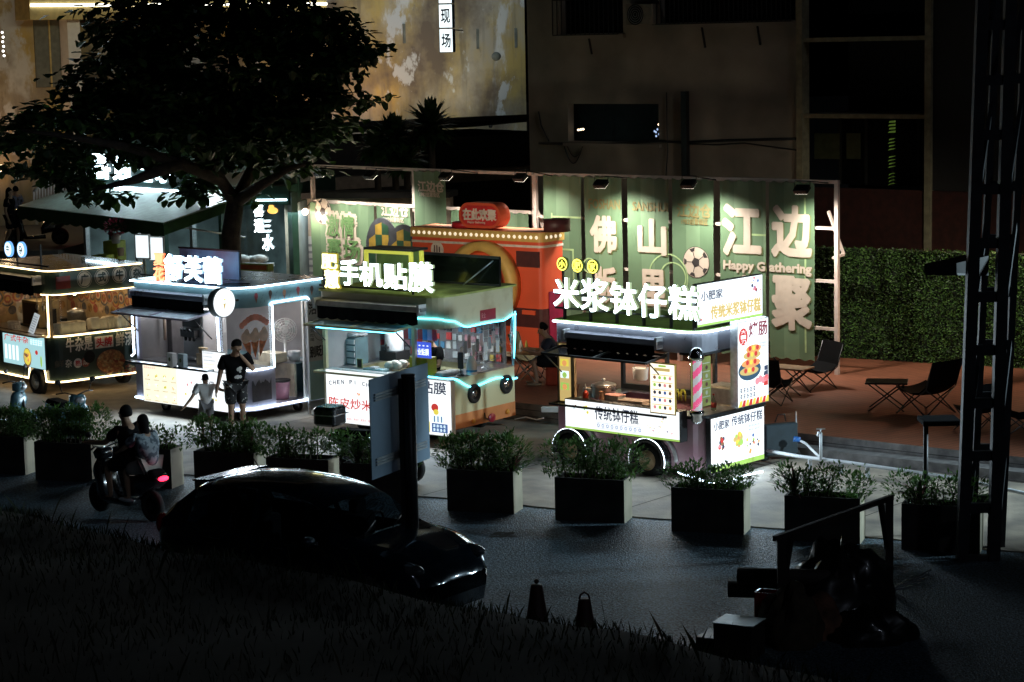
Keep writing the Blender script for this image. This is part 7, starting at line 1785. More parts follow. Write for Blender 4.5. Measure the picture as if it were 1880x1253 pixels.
# bays
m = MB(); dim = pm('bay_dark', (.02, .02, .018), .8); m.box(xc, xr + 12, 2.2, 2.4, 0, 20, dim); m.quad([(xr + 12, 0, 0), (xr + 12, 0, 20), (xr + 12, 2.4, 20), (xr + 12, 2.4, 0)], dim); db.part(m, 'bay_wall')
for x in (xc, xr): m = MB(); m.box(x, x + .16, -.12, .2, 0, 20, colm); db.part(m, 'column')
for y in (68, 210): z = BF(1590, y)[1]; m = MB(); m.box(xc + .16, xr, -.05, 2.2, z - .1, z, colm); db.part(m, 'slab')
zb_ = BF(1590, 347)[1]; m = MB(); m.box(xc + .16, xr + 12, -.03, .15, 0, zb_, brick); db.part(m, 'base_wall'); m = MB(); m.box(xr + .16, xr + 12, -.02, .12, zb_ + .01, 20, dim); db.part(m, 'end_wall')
q_ = bx(BF, 1494, 245, 1690, 335); m = MB(); m.box(q_[0], q_[1], 1.2, 1.25, zb_, q_[3] + .4, dglass); o = db.part(m, 'glazing')
for k in range(5): m = MB(); x = q_[0] + (q_[1] - q_[0]) * k / 4; m.box(x - .03, x + .03, 1.15, 1.198, zb_, q_[3] + .4, dim); db.part(m, 'mullion', o)
m = MB(); m.M = FR(-1.14); p = db.px(1637, 290, 1, 1.14); gre = em('green_reflection', (.35, .6, .1), .12)  # reflection of the banner letters, put in as faint glowing green strips
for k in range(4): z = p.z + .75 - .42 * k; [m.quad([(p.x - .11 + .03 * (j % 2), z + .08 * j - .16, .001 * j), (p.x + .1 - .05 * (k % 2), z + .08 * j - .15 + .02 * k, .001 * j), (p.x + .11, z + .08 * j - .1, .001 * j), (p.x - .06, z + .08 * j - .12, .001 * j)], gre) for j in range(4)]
m.rect(p.x - .1, p.x + .1, p.z - 1.15, p.z - .75, 0, em('pale_blue_light', (.4, .6, .75), .4)); db.part(m, 'glow_patches', o)
for l_, r2_ in ((1497, 1543), (1556, 1580)):
    a = bx(lambda x, y, o: (db.px(x, y, 1, 1.19).x, db.px(x, y, 1, 1.19).z), l_, 245, r2_, 292); m = MB(); m.box(a[0], a[1], 1.14, 1.19, a[2], a[3], pm('curtain_olive', (.1, .11, .05), .8)); db.part(m, 'curtain', o)
# pipe, cables, air conditioner
def on_db(mb, name, label, cat): o = thing1(mb, name, label, cat); o.matrix_world = db.W; return o
a = BF(1258, 168); b2 = BF(1266, 318); m = MB(); m.bar((a[0] + .06, -.1, 2), (a[0] + .06, -.1, a[1]), .17, .12, M_black); on_db(m, 'drain_pipe', 'thick black drain pipe on the dark concrete wall', 'pipe')
def cable(pts, lab, r_=.02): m = MB(); m.tube([(BF(x, y)[0], -.05 - .01 * (i % 2), BF(x, y)[1]) for i, (x, y) in enumerate(pts)], r_, M_black, 5); on_db(m, 'cable', lab, 'cable')
cable([(992, 263), (1040, 264), (1120, 265), (1215, 259), (1255, 262), (1340, 258), (1466, 255)], 'thick black cable bundle across the concrete wall', .035)
cable([(1255, 264), (1320, 266), (1370, 263), (1430, 271), (1466, 276)], 'thin sagging cable below the thick bundle', .018)
cable([(1036 + 1.2 * k, 262 + 38 * math.sin(k / 32 * 3.14)) for k in range(33)], 'coil of black cable hanging under the dark window', .015)
cable([(1041 + 1.0 * k, 262 + 26 * math.sin(k / 34 * 3.14)) for k in range(35)], 'smaller loop of cable inside the larger coil', .012)
cable([(1226, 170), (1227, 230), (1228, 280), (1225, 325)], 'thin upright cable left of the drain pipe', .015)
cable([(991, 205), (996, 230), (1010, 260)], 'short cable drooping at the left corner of the concrete wall', .02)
for (x, y, x2, y2), lab in (((1082, 64, 1089, 100), 'short rusty bar under the barred window'), ((1290, 48, 1297, 88), 'left rusty bar under the long balcony'), ((1392, 45, 1398, 83), 'right rusty bar under the long balcony')): cable([(x, y), (x2, y2)], lab, .03)
a = bx(BF, 1150, 8, 1200, 46, .35); t = T('air_conditioner', 'air conditioner unit beside the barred window', 'air conditioner', db.W @ Vector(((a[0] + a[1]) / 2, -.02, a[2])), R(-41)); w_ = (a[1] - a[0]) / 2
m = MB(); m.bbox(-w_, w_, -.38, -.02, 0, a[3] - a[2], pm('ac_casing', (.2, .18, .14), .6), .03); t.part(m, 'casing'); m = MB(); m.M = FR(.384); m.disc(-w_ * .25, (a[3] - a[2]) / 2, .002, .26, M_black)
for k in range(4): m.annul(-w_ * .25, (a[3] - a[2]) / 2, .004, .05 + .055 * k, .06 + .055 * k, M_steel, 24)
t.part(m, 'fan_grille')
# ------------------------------------------------------------------ cafe
CAF_A, CAF_B = R(-50), R(-8); KC = Vector((-6.9, 52.2, 0))
cf_ = T('cafe', 'glass-fronted cafe with dark green frames behind the tree', 'cafe', KC, CAF_A)
gfr = pm('green_frame', (.015, .05, .035), .4); cwall = pm('cafe_wall', (.13, .17, .17), .7, var=.5, scale=1.2); cfl = pm('cafe_floor', (.25, .26, .25), .5)
Lc = 6.6; Wc = Matrix.Rotation(CAF_B - CAF_A, 3, 'Z'); B1 = Wc @ Vector((1.75, 0, 0)); B2 = B1 + Wc @ Vector((0, 4.5, 0)); dpv = 5
poly = [(-Lc, 0), (0, 0), (B1.x, B1.y), (B2.x, B2.y), (-Lc, dpv)]
m = MB(); m.prism(poly, 0, .12, cfl); cf_.part(m, 'floor')
m = MB(); m.prism([(p[0] * 1.02, p[1] - .12 if p[1] < 2 else p[1] + .1) for p in poly], 3.3, 3.75, gfr); cf_.part(m, 'roof')
m = MB()
for i in (2, 3, 4):
    a, b_ = Vector((*poly[i], 0)), Vector((*poly[(i + 1) % 5], 0)); m.quad([a, b_, b_ + Vector((0, 0, 3.3)), a + Vector((0, 0, 3.3))], cwall)
cf_.part(m, 'back_wall')
m = MB(); m.quad([(-Lc, .02, .12), (0, .02, .12), (0, .02, 3.3), (-Lc, .02, 3.3)], glass('cafe_glass', (.72, .84, .84), .16)); cf_.part(m, 'glazing')
m = MB(); m.quad([(0, .02, .12), (B1.x, B1.y + .02, .12), (B1.x, B1.y + .02, 3.3), (0, .02, 3.3)], glass('cafe_glass', (.72, .84, .84), .16)); cf_.part(m, 'glazing')
for k in range(6): m = MB(); x = -Lc + Lc * k / 5; m.box(x - .06, x + .06, -.06, .06, .12, 3.3, gfr if k % 2 else M_steel); cf_.part(m, 'mullion')
m = MB(); m.box(B1.x - .09, B1.x + .09, B1.y - .09, B1.y + .09, 0, 3.6, gfr); cf_.part(m, 'corner_post')
m = MB(); m.tube([(-.3, -.16, 3.42), (0, -.16, 3.42), (B1.x, B1.y - .16, 3.42)], .025, E_led, 6); cf_.part(m, 'led_strip')
for k in range(3): m = MB(); m.box(-6 + 2.2 * k, -4.9 + 2.2 * k, 1.5, 1.7, 3.22, 3.27, em('tube_light', (.9, .96, 1), 8)); cf_.part(m, 'ceiling_tube')
lamp('AREA', cf_.W @ Vector((-2.6, 1.8, 3.1)), 150, (.85, .95, 1), cf_.W @ Vector((-2.6, 1.6, 0)), (5, 2), 'cafe_ceiling')
lamp('AREA', cf_.W @ Vector((.9, 1.6, 3.1)), 60, (.8, .93, 1), cf_.W @ Vector((.9, 1.5, 0)), (1.5, 1.5), 'cafe_ceiling')
# neon in the window
t = T('neon_sign', 'white neon characters with an orange blob in the cafe window', 'neon sign', cf_.W @ Vector((0, -.03, 0)), CAF_B)
def NF(x, y, o=0): p = t.px(x, y, 1, -.02); return p.x, p.z
for ch, l, t_, r_, b_ in (('喜', 466, 374, 483, 398), ('遇', 467, 403, 484, 427), ('三', 485, 405, 497, 426), ('水', 482, 431, 502, 460)):
    a = bx(NF, l, t_, r_, b_); m = MB(); m.M = FR(.02); m.text(ch, a[0], a[1], a[2], a[3], 0, em('neon_white', (.8, .96, 1), 6), .02, .03); t.part(m, 'character')
a = bx(NF, 491, 377, 510, 394); m = MB(); m.M = FR(.02); m.disc((a[0] + a[1]) / 2, a[2] + .09, 0, .13, em('neon_orange', (1, .55, .12), 1.6), .08, 14); m.disc((a[0] + a[1]) / 2 - .03, a[2] + .17, .003, .07, em('neon_orange', (1, .55, .12), 1.6), .07, 12); t.part(m, 'blob')
# shop sign above the awning, behind the leaves
t = T('shop_sign', 'cool white lit shop sign glowing through the lower leaves', 'sign', cf_.W @ Vector((-3.4, -.35, 3.55)), CAF_A)
m = MB(); m.box(-2.6, 2.6, 0, .15, 0, 1.1, pm('sign_dark_green', (.01, .035, .03), .5)); t.part(m, 'board')
for i, ch in enumerate('喜遇三水'): m = MB(); m.M = FR(.0); m.text(ch, -2.0 + 1.02 * i, -1.2 + 1.02 * i, .25, .9, .0, em('sign_cool', (.7, .92, 1), 7), .05, .04); t.part(m, 'character')
m = MB(); m.box(-2.6, 2.6, -.05, -.003, .02, .08, E_led); t.part(m, 'led_strip')
# awning
F0, F1 = dp(33, 378, 56), None
F1 = gp(300, 409, F0.z); ad = (F1 - F0); al_ = Vector((ad.x, ad.y, 0)).length; arz = math.atan2(ad.y, ad.x)
t = T('awning', 'pale green sloping awning with a scalloped green valance', 'awning', F1, arz)
aw = pm('awning_pale', (.42, .56, .5), .4, var=.15); av = pm('awning_green', (.03, .11, .03), .7)
m = MB(); m.add([(-al_, 0, 0), (0, 0, 0), (0, 2.3, .55), (-al_, 2.3, .55), (-al_, 0, -.04), (0, 0, -.04), (0, 2.3, .51), (-al_, 2.3, .51)], [(0, 1, 2, 3), (7, 6, 5, 4), (0, 4, 5, 1), (1, 5, 6, 2), (3, 7, 4, 0)], aw); t.part(m, 'cover')
m = MB(); n_ = 120; top = [(-al_ + al_ * i / n_, -.01, -.02) for i in range(n_ + 1)]; bot = [(x, -.02 + .015 * math.sin(i * .5), -.3 - .05 * abs(math.sin(i * .4))) for i, (x, y, z) in enumerate(top)]
m.add(top + bot, [(n_ + 1 + i, n_ + 2 + i, i + 1, i) for i in range(n_)], av, True); m.add([(0, 0, -.02), (0, 2.3, .5), (0, 2.3, .3), (0, 0, -.3)], [(3, 2, 1, 0)], av); t.part(m, 'valance')
for x in (-al_ + .3, -.2): m = MB(); m.tube([(x, .1, -.05), (x, 2.2, -.5)], .025, M_steel, 6); t.part(m, 'arm')
lamp('AREA', t.W @ Vector((-al_ * .5, 2.4, 1.5)), 380, (.82, .94, 1), t.W @ Vector((-al_ * .5, .6, .1)), (4, .3), 'shop_sign_wash')
# things by the cafe
def at2(x, y, z, dpt): p = dp(x, y, dpt); p.z = z; return p
for i, (x, y) in enumerate(((262, 453), (288, 457))):
    p = dp(x, y, 48.5); m = MB(); m.box(-.2, .2, -.02, .02, -.28, .28, M_white); m.M = FR(.02); m.rect(-.17, .17, -.25, .25, .003, em('board_lit', (.85, .97, 1), 1.25)); t2 = T('menu_screen', ['left white lit menu screen behind the blue cart', 'right white lit menu screen behind the blue cart'][i], 'screen', p, R(-25), 'lit menu screens'); t2.part(m, 'panel'); m = MB(); m.box(-.03, .03, .025, .06, -1.5, -.28, M_steel); t2.part(m, 'stand')
p = dp(212, 430, 51); t2 = T('potted_flower', 'pink flower bush in a pale pot under the awning', 'flower pot', p, 0); m = MB(); m.lathe([(.09, -.22), (.13, 0), (.12, 0)], M_box, n=14); t2.part(m, 'pot'); m = MB(); q = random.Random(3)
for i in range(160): r = rv(q); leaf(m, Vector((r.x * .22, r.y * .2, .16 + r.z * .15)), r, Vector((0, 0, 1)), .09, .06, pm('flower_pink', (.4, .06, .12), .6))
t2.part(m, 'flowers')
for i, (x, y) in enumerate(((190, 455), (212, 452))): m = MB(); m.bbox(-.2, .2, -.2, .2, 0, .45 + .3 * i, pm('lime_plastic', (.45, .5, .05), .5), .03); thing1(m, 'stool', ['low lime green stool under the awning', 'taller lime green stool below the pink flowers'][i], 'stool', dp(x, y + 40, 51 + .4 * i) + Vector((0, 0, -.1)), R(-20), 'lime stools')
m = MB()
for i in range(7): m.box(-.42 + .14 * i, -.36 + .14 * i, -.04, .04, 0, .95, pm('grey_slats', (.3, .32, .3), .7))
m.box(-.46, .5, -.06, .06, .92, 1.0, M_box); thing1(m, 'slatted_counter', 'grey slatted counter inside the right cafe window', 'counter', cf_.W @ Vector((.55, .5, .9)), CAF_B)
m = MB(); q = random.Random(6)
for i in range(9): m.ball((q.uniform(-.35, .35), q.uniform(-.1, .1), .08 * q.random()), (.2, .15, .1), pm('film_wrap', (.5, .52, .52), .4, var=.2), 8, 5)
thing1(m, 'plastic_wrap', 'pile of clear plastic wrap on the slatted counter', 'wrap', cf_.W @ Vector((.55, .45, 1.95)), CAF_B)
m = MB(); m.bbox(-.45, .45, -.1, .1, 0, .5, pm('teal_board', (.02, .12, .11), .6), .02); thing1(m, 'service_counter', 'dark teal counter board inside the cafe', 'counter', cf_.W @ Vector((-1.0, 1.2, 1.25)), CAF_A)
for i in range(4):
    t2 = T('cafe_chair', ['white cafe chair nearest the awning corner', 'second white cafe chair inside the glass', 'third white cafe chair inside the glass', 'white cafe chair nearest the tree trunk'][i], 'chair', cf_.W @ Vector((-5.0 + 1.25 * i, 1.1 + .2 * (i % 2), .12)), R(40 * i), 'white chairs inside the cafe')
    m = MB(); m.bbox(-.25, .25, -.25, .25, .42, .48, M_white, .03); t2.part(m, 'seat'); m = MB(); m.bbox(-.25, .25, .2, .27, .5, 1.0, M_white, .02); t2.part(m, 'backrest')
    for a_, b_ in ((-.2, -.2), (.2, -.2), (-.2, .2), (.2, .2)): m = MB(); m.tube([(a_, b_, 0), (a_ * .9, b_ * .9, .42)], .018, M_steel, 5); t2.part(m, 'leg')
for i in range(2):
    t2 = T('cafe_table', ['round white cafe table behind the glass on the left', 'round white cafe table behind the glass near the trunk'][i], 'table', cf_.W @ Vector((-4.3 + 2.5 * i, 1.6, .12)), 0, 'tables inside the cafe'); m = MB(); m.lathe([(.02, .72), (.38, .72), (.38, .75), (.02, .75)], M_white, n=20); t2.part(m, 'tabletop'); m = MB(); m.lathe([(.2, 0), (.2, .02), (.03, .04), (.03, .72)], M_steel, n=12); t2.part(m, 'pedestal')
# beige side house with a door right of the cafe
e0, e1 = gp(524, 560, 0), None
t = T('side_house', 'small beige house front with a dark door right of the cafe', 'house', dp(523, 400, 53.6) * 1, R(-12)); t.o.location.z = 0; t.W = Matrix.Translation(t.o.location) @ Matrix.Rotation(R(-12), 4, 'Z')
m = MB(); m.box(0, 4.2, 0, .3, 0, 3.35, beige); t.part(m, 'wall'); m = MB(); m.box(-.1, 4.3, -.5, .4, 3.36, 3.5, dkr); t.part(m, 'roof')
m = MB(); m.box(.22, .5, -.03, -.002, .1, 2.3, M_black); m.box(.24, .48, -.045, -.032, .2, 2.2, pm('door_brown', (.06, .04, .03), .6)); d_ = t.part(m, 'door'); m = MB(); m.ball((.46, -.06, 1.1), .03, M_steel, 8, 6); t.part(m, 'handle', d_)
m = MB(); m.box(.55, .8, -.03, -.002, 1.2, 2.4, pm('notice_grey', (.35, .35, .33), .7)); 
for i in range(6): m.box(.58, .77, -.034, -.031, 1.3 + .17 * i, 1.36 + .17 * i, pm('notice_ink', (.15, .15, .16), .7))
t.part(m, 'notice_board'); m = MB(); m.tube([(.08, -.08, 0), (.08, -.08, 3.3)], .06, pm('pipe_tan', (.4, .3, .22), .6), 8); t.part(m, 'drain_pipe')
m = MB(); m.bbox(-.4, .35, -.25, .25, 0, .5, gfr, .08); thing1(m, 'roof_tank', 'dark green tank on the edge of the cafe roof', 'tank', dp(525, 358, 53), 0)
lamp('POINT', t.W @ Vector((.9, -1.2, 2.9)), 26, (1, .75, .55), size=.1, name='house_lamp')
m = MB(); m.ball((0, 0, 0), .08, em('bulb_warm', (1, .7, .42), 14), 10, 6); m.bar((0, 0, .08), (0, 1.1, .3), .02, .02, M_black); thing1(m, 'porch_lamp', 'small bare bulb hanging before the beige house', 'lamp', t.W @ Vector((.9, -1.2, 3.1)), R(-12))
m = MB(); m.box(-.4, .4, -.1, .1, 0, .16, pm('green_sign', (.3, .4, .08), .5)); m.box(-.36, .36, -.105, -.1, .03, .13, pm('red_letters_band', (.45, .12, .04), .6)); thing1(m, 'planter_sign', 'small green and red sign behind the blue cart roof', 'sign', dp(470, 497, 47.5), R(-30))
# writing board between the blue and the cream cart
t = T('writing_board', 'grey board with hand-written characters and a drawn face', 'board', bc.W @ Vector((.25, 2.0, 0)), bc.o.rotation_euler[2] + R(90))
W0 = bx(lambda x, y, o: (lambda p: (p.x, p.z))(t.px(x, y, 1, 0)), 567, 552, 603, 735)
m = MB(); m.box(W0[0], W0[1], 0, .05, .3, W0[3], pm('board_grey', (.4, .4, .4), .7, var=.06)); m.box(W0[0], W0[1], -.004, 0, .3, W0[2] + (W0[3] - W0[2]) * .4, teal); m.M = FR(.0)
ik = pm('marker_black', (.02, .02, .02), .6); w_, h_ = W0[1] - W0[0], W0[3] - W0[2]
m.text('活', W0[0] + w_ * .05, W0[0] + w_ * .45, W0[3] - h_ * .13, W0[3] - h_ * .02, .004, ik, 0, .03)
m.text('别眨眼', W0[0] + w_ * .05, W0[0] + w_ * .95, W0[3] - h_ * .56, W0[3] - h_ * .45, .004, ik, 0, .05)
for i in range(5): m.text('逛吃逛吃喝'[i], W0[0] + w_ * .1, W0[0] + w_ * .28, W0[3] - h_ * (.22 + .045 * i), W0[3] - h_ * (.185 + .045 * i), .004, ik, 0, .01)
m.text('不', W0[0] + w_ * .66, W0[0] + w_ * .86, W0[3] - h_ * .44, W0[3] - h_ * .39, .004, ik, 0, .03); m.annul(W0[0] + w_ * .65, W0[3] - h_ * .3, .004, .19, .2, ik, 20)
for s in (-1, 1): m.disc(W0[0] + w_ * .65 + .07 * s, W0[3] - h_ * .28, .004, .02, ik, n=8)
t.part(m, 'panel'); m = MB()
for x in (W0[0] + .03, W0[1] - .03): m = MB(); m.box(x - .02, x + .02, .05, .09, 0, W0[3], M_steel); t.part(m, 'post')
# raised terrace at the far left with stair rail
m = MB(); tz_ = 1.85; a_ = [(-30, 60), (-12.4, 59.2), (-12.0, 62), (-30, 72)]; m.prism([(-30, 57.5), (-11.9, 57.2), (-10.6, 66), (-30, 66)], 0, tz_, pm('terrace_stone', (.07, .065, .06), .85)); struct(m, 'terrace')
t = T('stair_railing', 'white curved stair railing in front of the yellow wall', 'railing', dp(60, 366, 59) , 0); o_ = t.o.location
pts = [dp(62 + 15 * k, 352 - 46 * (k / 5) ** .7, 59) - o_ for k in range(6)]; low = [dp(62 + 15 * k, 385 - 20 * (k / 5), 59) - o_ for k in range(6)]
m = MB(); m.tube(pts, .035, M_white, 6); t.part(m, 'handrail')
for k in range(15): f_ = k / 14 * 5; i = min(4, int(f_)); g_ = f_ - i; m = MB(); m.tube([pts[i].lerp(pts[i + 1], g_), low[i].lerp(low[i + 1], g_)], .022, M_white, 5); t.part(m, 'baluster')
m = MB(); m.ball((0, 0, 0), .13, em('globe_warm', (1, .8, .5), 3), 12, 8); m.bar((0, 0, 0), (.2, .5, 0), .03, .03, M_black); thing1(m, 'wall_lamp', 'round warm globe lamp on the yellow wall at the left edge', 'lamp', dp(3, 311, 62), 0)
lamp('POINT', dp(6, 311, 61.6), 40, (1, .72, .4), size=.12, name='wall_globe')
m = MB()
for k in range(6): m.ball((.02 * (k % 2), 0, -.13 * k), .035, em('string_bulb', (1, .95, .9), 4), 8, 6)
m.tube([(0, .0, .1), (0, 0, -.75)], .008, M_black, 4); thing1(m, 'string_lights', 'short hanging string of small white bulbs at the left edge', 'string lights', dp(4, 60, 62), 0)
# ------------------------------------------------------------------ spiky silhouettes over the shed
for i, (x, y, r_, lab) in enumerate(((790, 222, 1.0, 'largest spiky crown in front of the yellow wall'), (722, 243, .85, 'spiky crown left of the largest one'), (690, 262, .7, 'lowest spiky crown, beside the tree leaves'), (745, 285, .8, 'drooping spiky crown behind the top rail'))):
    p = dp(x, y, 57); t = T('yucca', lab, 'plant', Vector((p.x, p.y, 0)), 0, 'spiky plants behind the banners'); q = random.Random(50 + i); m = MB()
    for k in range(240):
        a_ = q.random() * 6.283; e = q.uniform(-.75, 1.5); l = r_ * q.uniform(.5, .85); d = Vector((math.cos(a_) * math.cos(e), math.sin(a_) * math.cos(e), math.sin(e))); s = Vector((-math.sin(a_), math.cos(a_), 0)) * .08
        b0_ = Vector((0, 0, p.z - .15)) + d * .1; m.add([b0_ - s * .6, b0_ + s * .6, b0_ + d * l * .6 + s, b0_ + d * l * .6 - s, b0_ + d * l - Vector((0, 0, .12 * l))], [(0, 1, 2, 3), (3, 2, 4)], G1 if i < 3 else G2)
    t.part(m, 'crown'); m = MB(); m.tube([(0, 0, 0), (.05, .05, p.z * .5), (0, 0, p.z)], [.12, .1, .08], GB, 8); t.part(m, 'trunk')
# ------------------------------------------------------------------ the big tree
tb = Vector((-6.45, 50, .02)); t = T('broadleaf_tree', 'large dark broad-leaved tree behind the left carts', 'tree', tb)
bark = pm('tree_bark', (.045, .035, .028), .9, var=.4, scale=8, bump=.6, bscale=25); q = random.Random(77); tr = MB(); fo = MB()
def P_(x, y, d=0): return dp(x, y, 50 + d) - tb
fork = P_(432, 372)
tr.tube([(0, 0, 0), (.03, 0, 1.2), P_(424, 430), fork], [.3, .24, .22, .2], bark, 12)
limbs = [[fork, P_(468, 300), P_(480, 220), P_(520, 120, 1), P_(560, 40, 1)], [fork, P_(405, 330, -.5), P_(370, 250, -1), P_(330, 140, -1), P_(300, 30)], [P_(405, 330, -.5), P_(330, 300, -1.5), P_(230, 270, -2), P_(120, 250, -2), P_(40, 240, -2)], [P_(468, 300), P_(540, 260, 1), P_(600, 200, 1), P_(650, 185, 1)], [P_(370, 250, -1), P_(280, 200, 1), P_(190, 170, 1.5), P_(100, 190, 1)], [P_(480, 220), P_(430, 120), P_(420, 60), P_(430, 20)], [P_(330, 300, -1.5), P_(250, 330, -2), P_(170, 350, -2)], [fork, P_(480, 340, -1), P_(530, 310, -1), P_(570, 300, -1)]]
for l in limbs: tr.tube(l, [.15 * (1 - .85 * i / (len(l) - 1)) + .01 for i in range(len(l))], bark, 8)
lob = [(390, 135, 215, 122, 3.0, .95), (190, 235, 150, 62, 1.8, 1), (555, 110, 95, 110, 2, 1), (350, 255, 180, 56, 2.6, .9), (560, 235, 90, 60, 1.6, .9), (85, 215, 75, 26, .9, .8), (85, 262, 85, 26, .9, .8), (420, -90, 230, 120, 2.5, .8), (270, 40, 90, 70, 1.8, 1), (635, 186, 48, 26, .7, .8), (500, 300, 90, 34, 1.6, .8), (380, 350, 50, 22, 1, .6), (150, 330, 50, 18, .9, .6), (245, 160, 110, 70, 2, 1), (75, 310, 55, 18, .7, .6), (530, 50, 95, 45, 1.4, 1), (600, 150, 50, 20, .8, .7), (185, 360, 40, 14, .6, .6), (400, 215, 150, 80, 2.4, 1), (250, 60, 70, 45, 1.4, 1), (600, 75, 50, 50, 1.2, .9), (440, 25, 60, 22, 1, .7), (330, 22, 60, 22, 1, .7), (640, 100, 40, 25, .6, .7)]
tot = sum(a[2] * a[3] for a in lob)
for (x, y, rx, ry, rd, den) in lob:
    nn2 = int(13500 * (rx * ry) / tot * (1.25 if den > .75 else 1.5)) + 60; c = P_(x, y, q.uniform(-.6, .6)); s = 50 / 4000
    ncl = max(6, nn2 // 22)
    for k in range(ncl):
        r = rv(q) * q.random() ** .38; cc_ = c + Vector((r.x * rx * s, r.y * rd, r.z * ry * s)); spr = Vector((r.x, r.y * .6, 0)) * .5
        if q.random() < .25: tr.tube([cc_ - spr * .8 - Vector((0, 0, .15)), cc_ + spr * .3], .012, bark, 4)
        for j in range(22):
            p = cc_ + Vector((q.gauss(0, .22), q.gauss(0, .22), q.gauss(0, .075))) + spr * q.random()
            d = Vector((q.uniform(-1, 1), q.uniform(-1, 1), q.uniform(-.9, .2))) + spr
            leaf(fo, p, d, Vector((0, 0, 1)), .27 * q.uniform(.65, 1.25), .2 * q.uniform(.8, 1.2), q.choice([G1, G1, G2]), True)
t.part(tr, 'trunk'); t.part(fo, 'crown')
# ------------------------------------------------------------------ people
SK = pm('skin_tan', (.42, .25, .16), .55, var=.06); HR = pm('hair_black', (.004, .0035, .003), .8, spec=.15); EY = pm('eye_dark', (.01, .008, .008), .3); LP = pm('lip', (.28, .09, .08), .5)
def skin_chain(V, E_, rad, mat, root=0, sub_=2):
    me = bpy.data.meshes.new('figure'); me.from_pydata([tuple(v) for v in V], E_, []); o = bpy.data.objects.new('figure', me); col.objects.link(o)
    o.modifiers.new('skin', 'SKIN').use_smooth_shade = True; s = o.modifiers.new('sub', 'SUBSURF'); s.levels = s.render_levels = sub_
    for i, d in enumerate(me.skin_vertices[0].data): d.radius = (rad[i], rad[i]) if not isinstance(rad[i], tuple) else rad[i]; d.use_root = i == root
    dg = bpy.context.evaluated_depsgraph_get(); dg.update(); em_ = bpy.data.meshes.new_from_object(o.evaluated_get(dg))
    m = MB(); m.add([v.co.copy() for v in em_.vertices], [tuple(p.vertices) for p in em_.polygons], mat, True)
    bpy.data.objects.remove(o); bpy.data.meshes.remove(me); bpy.data.meshes.remove(em_)
    return m
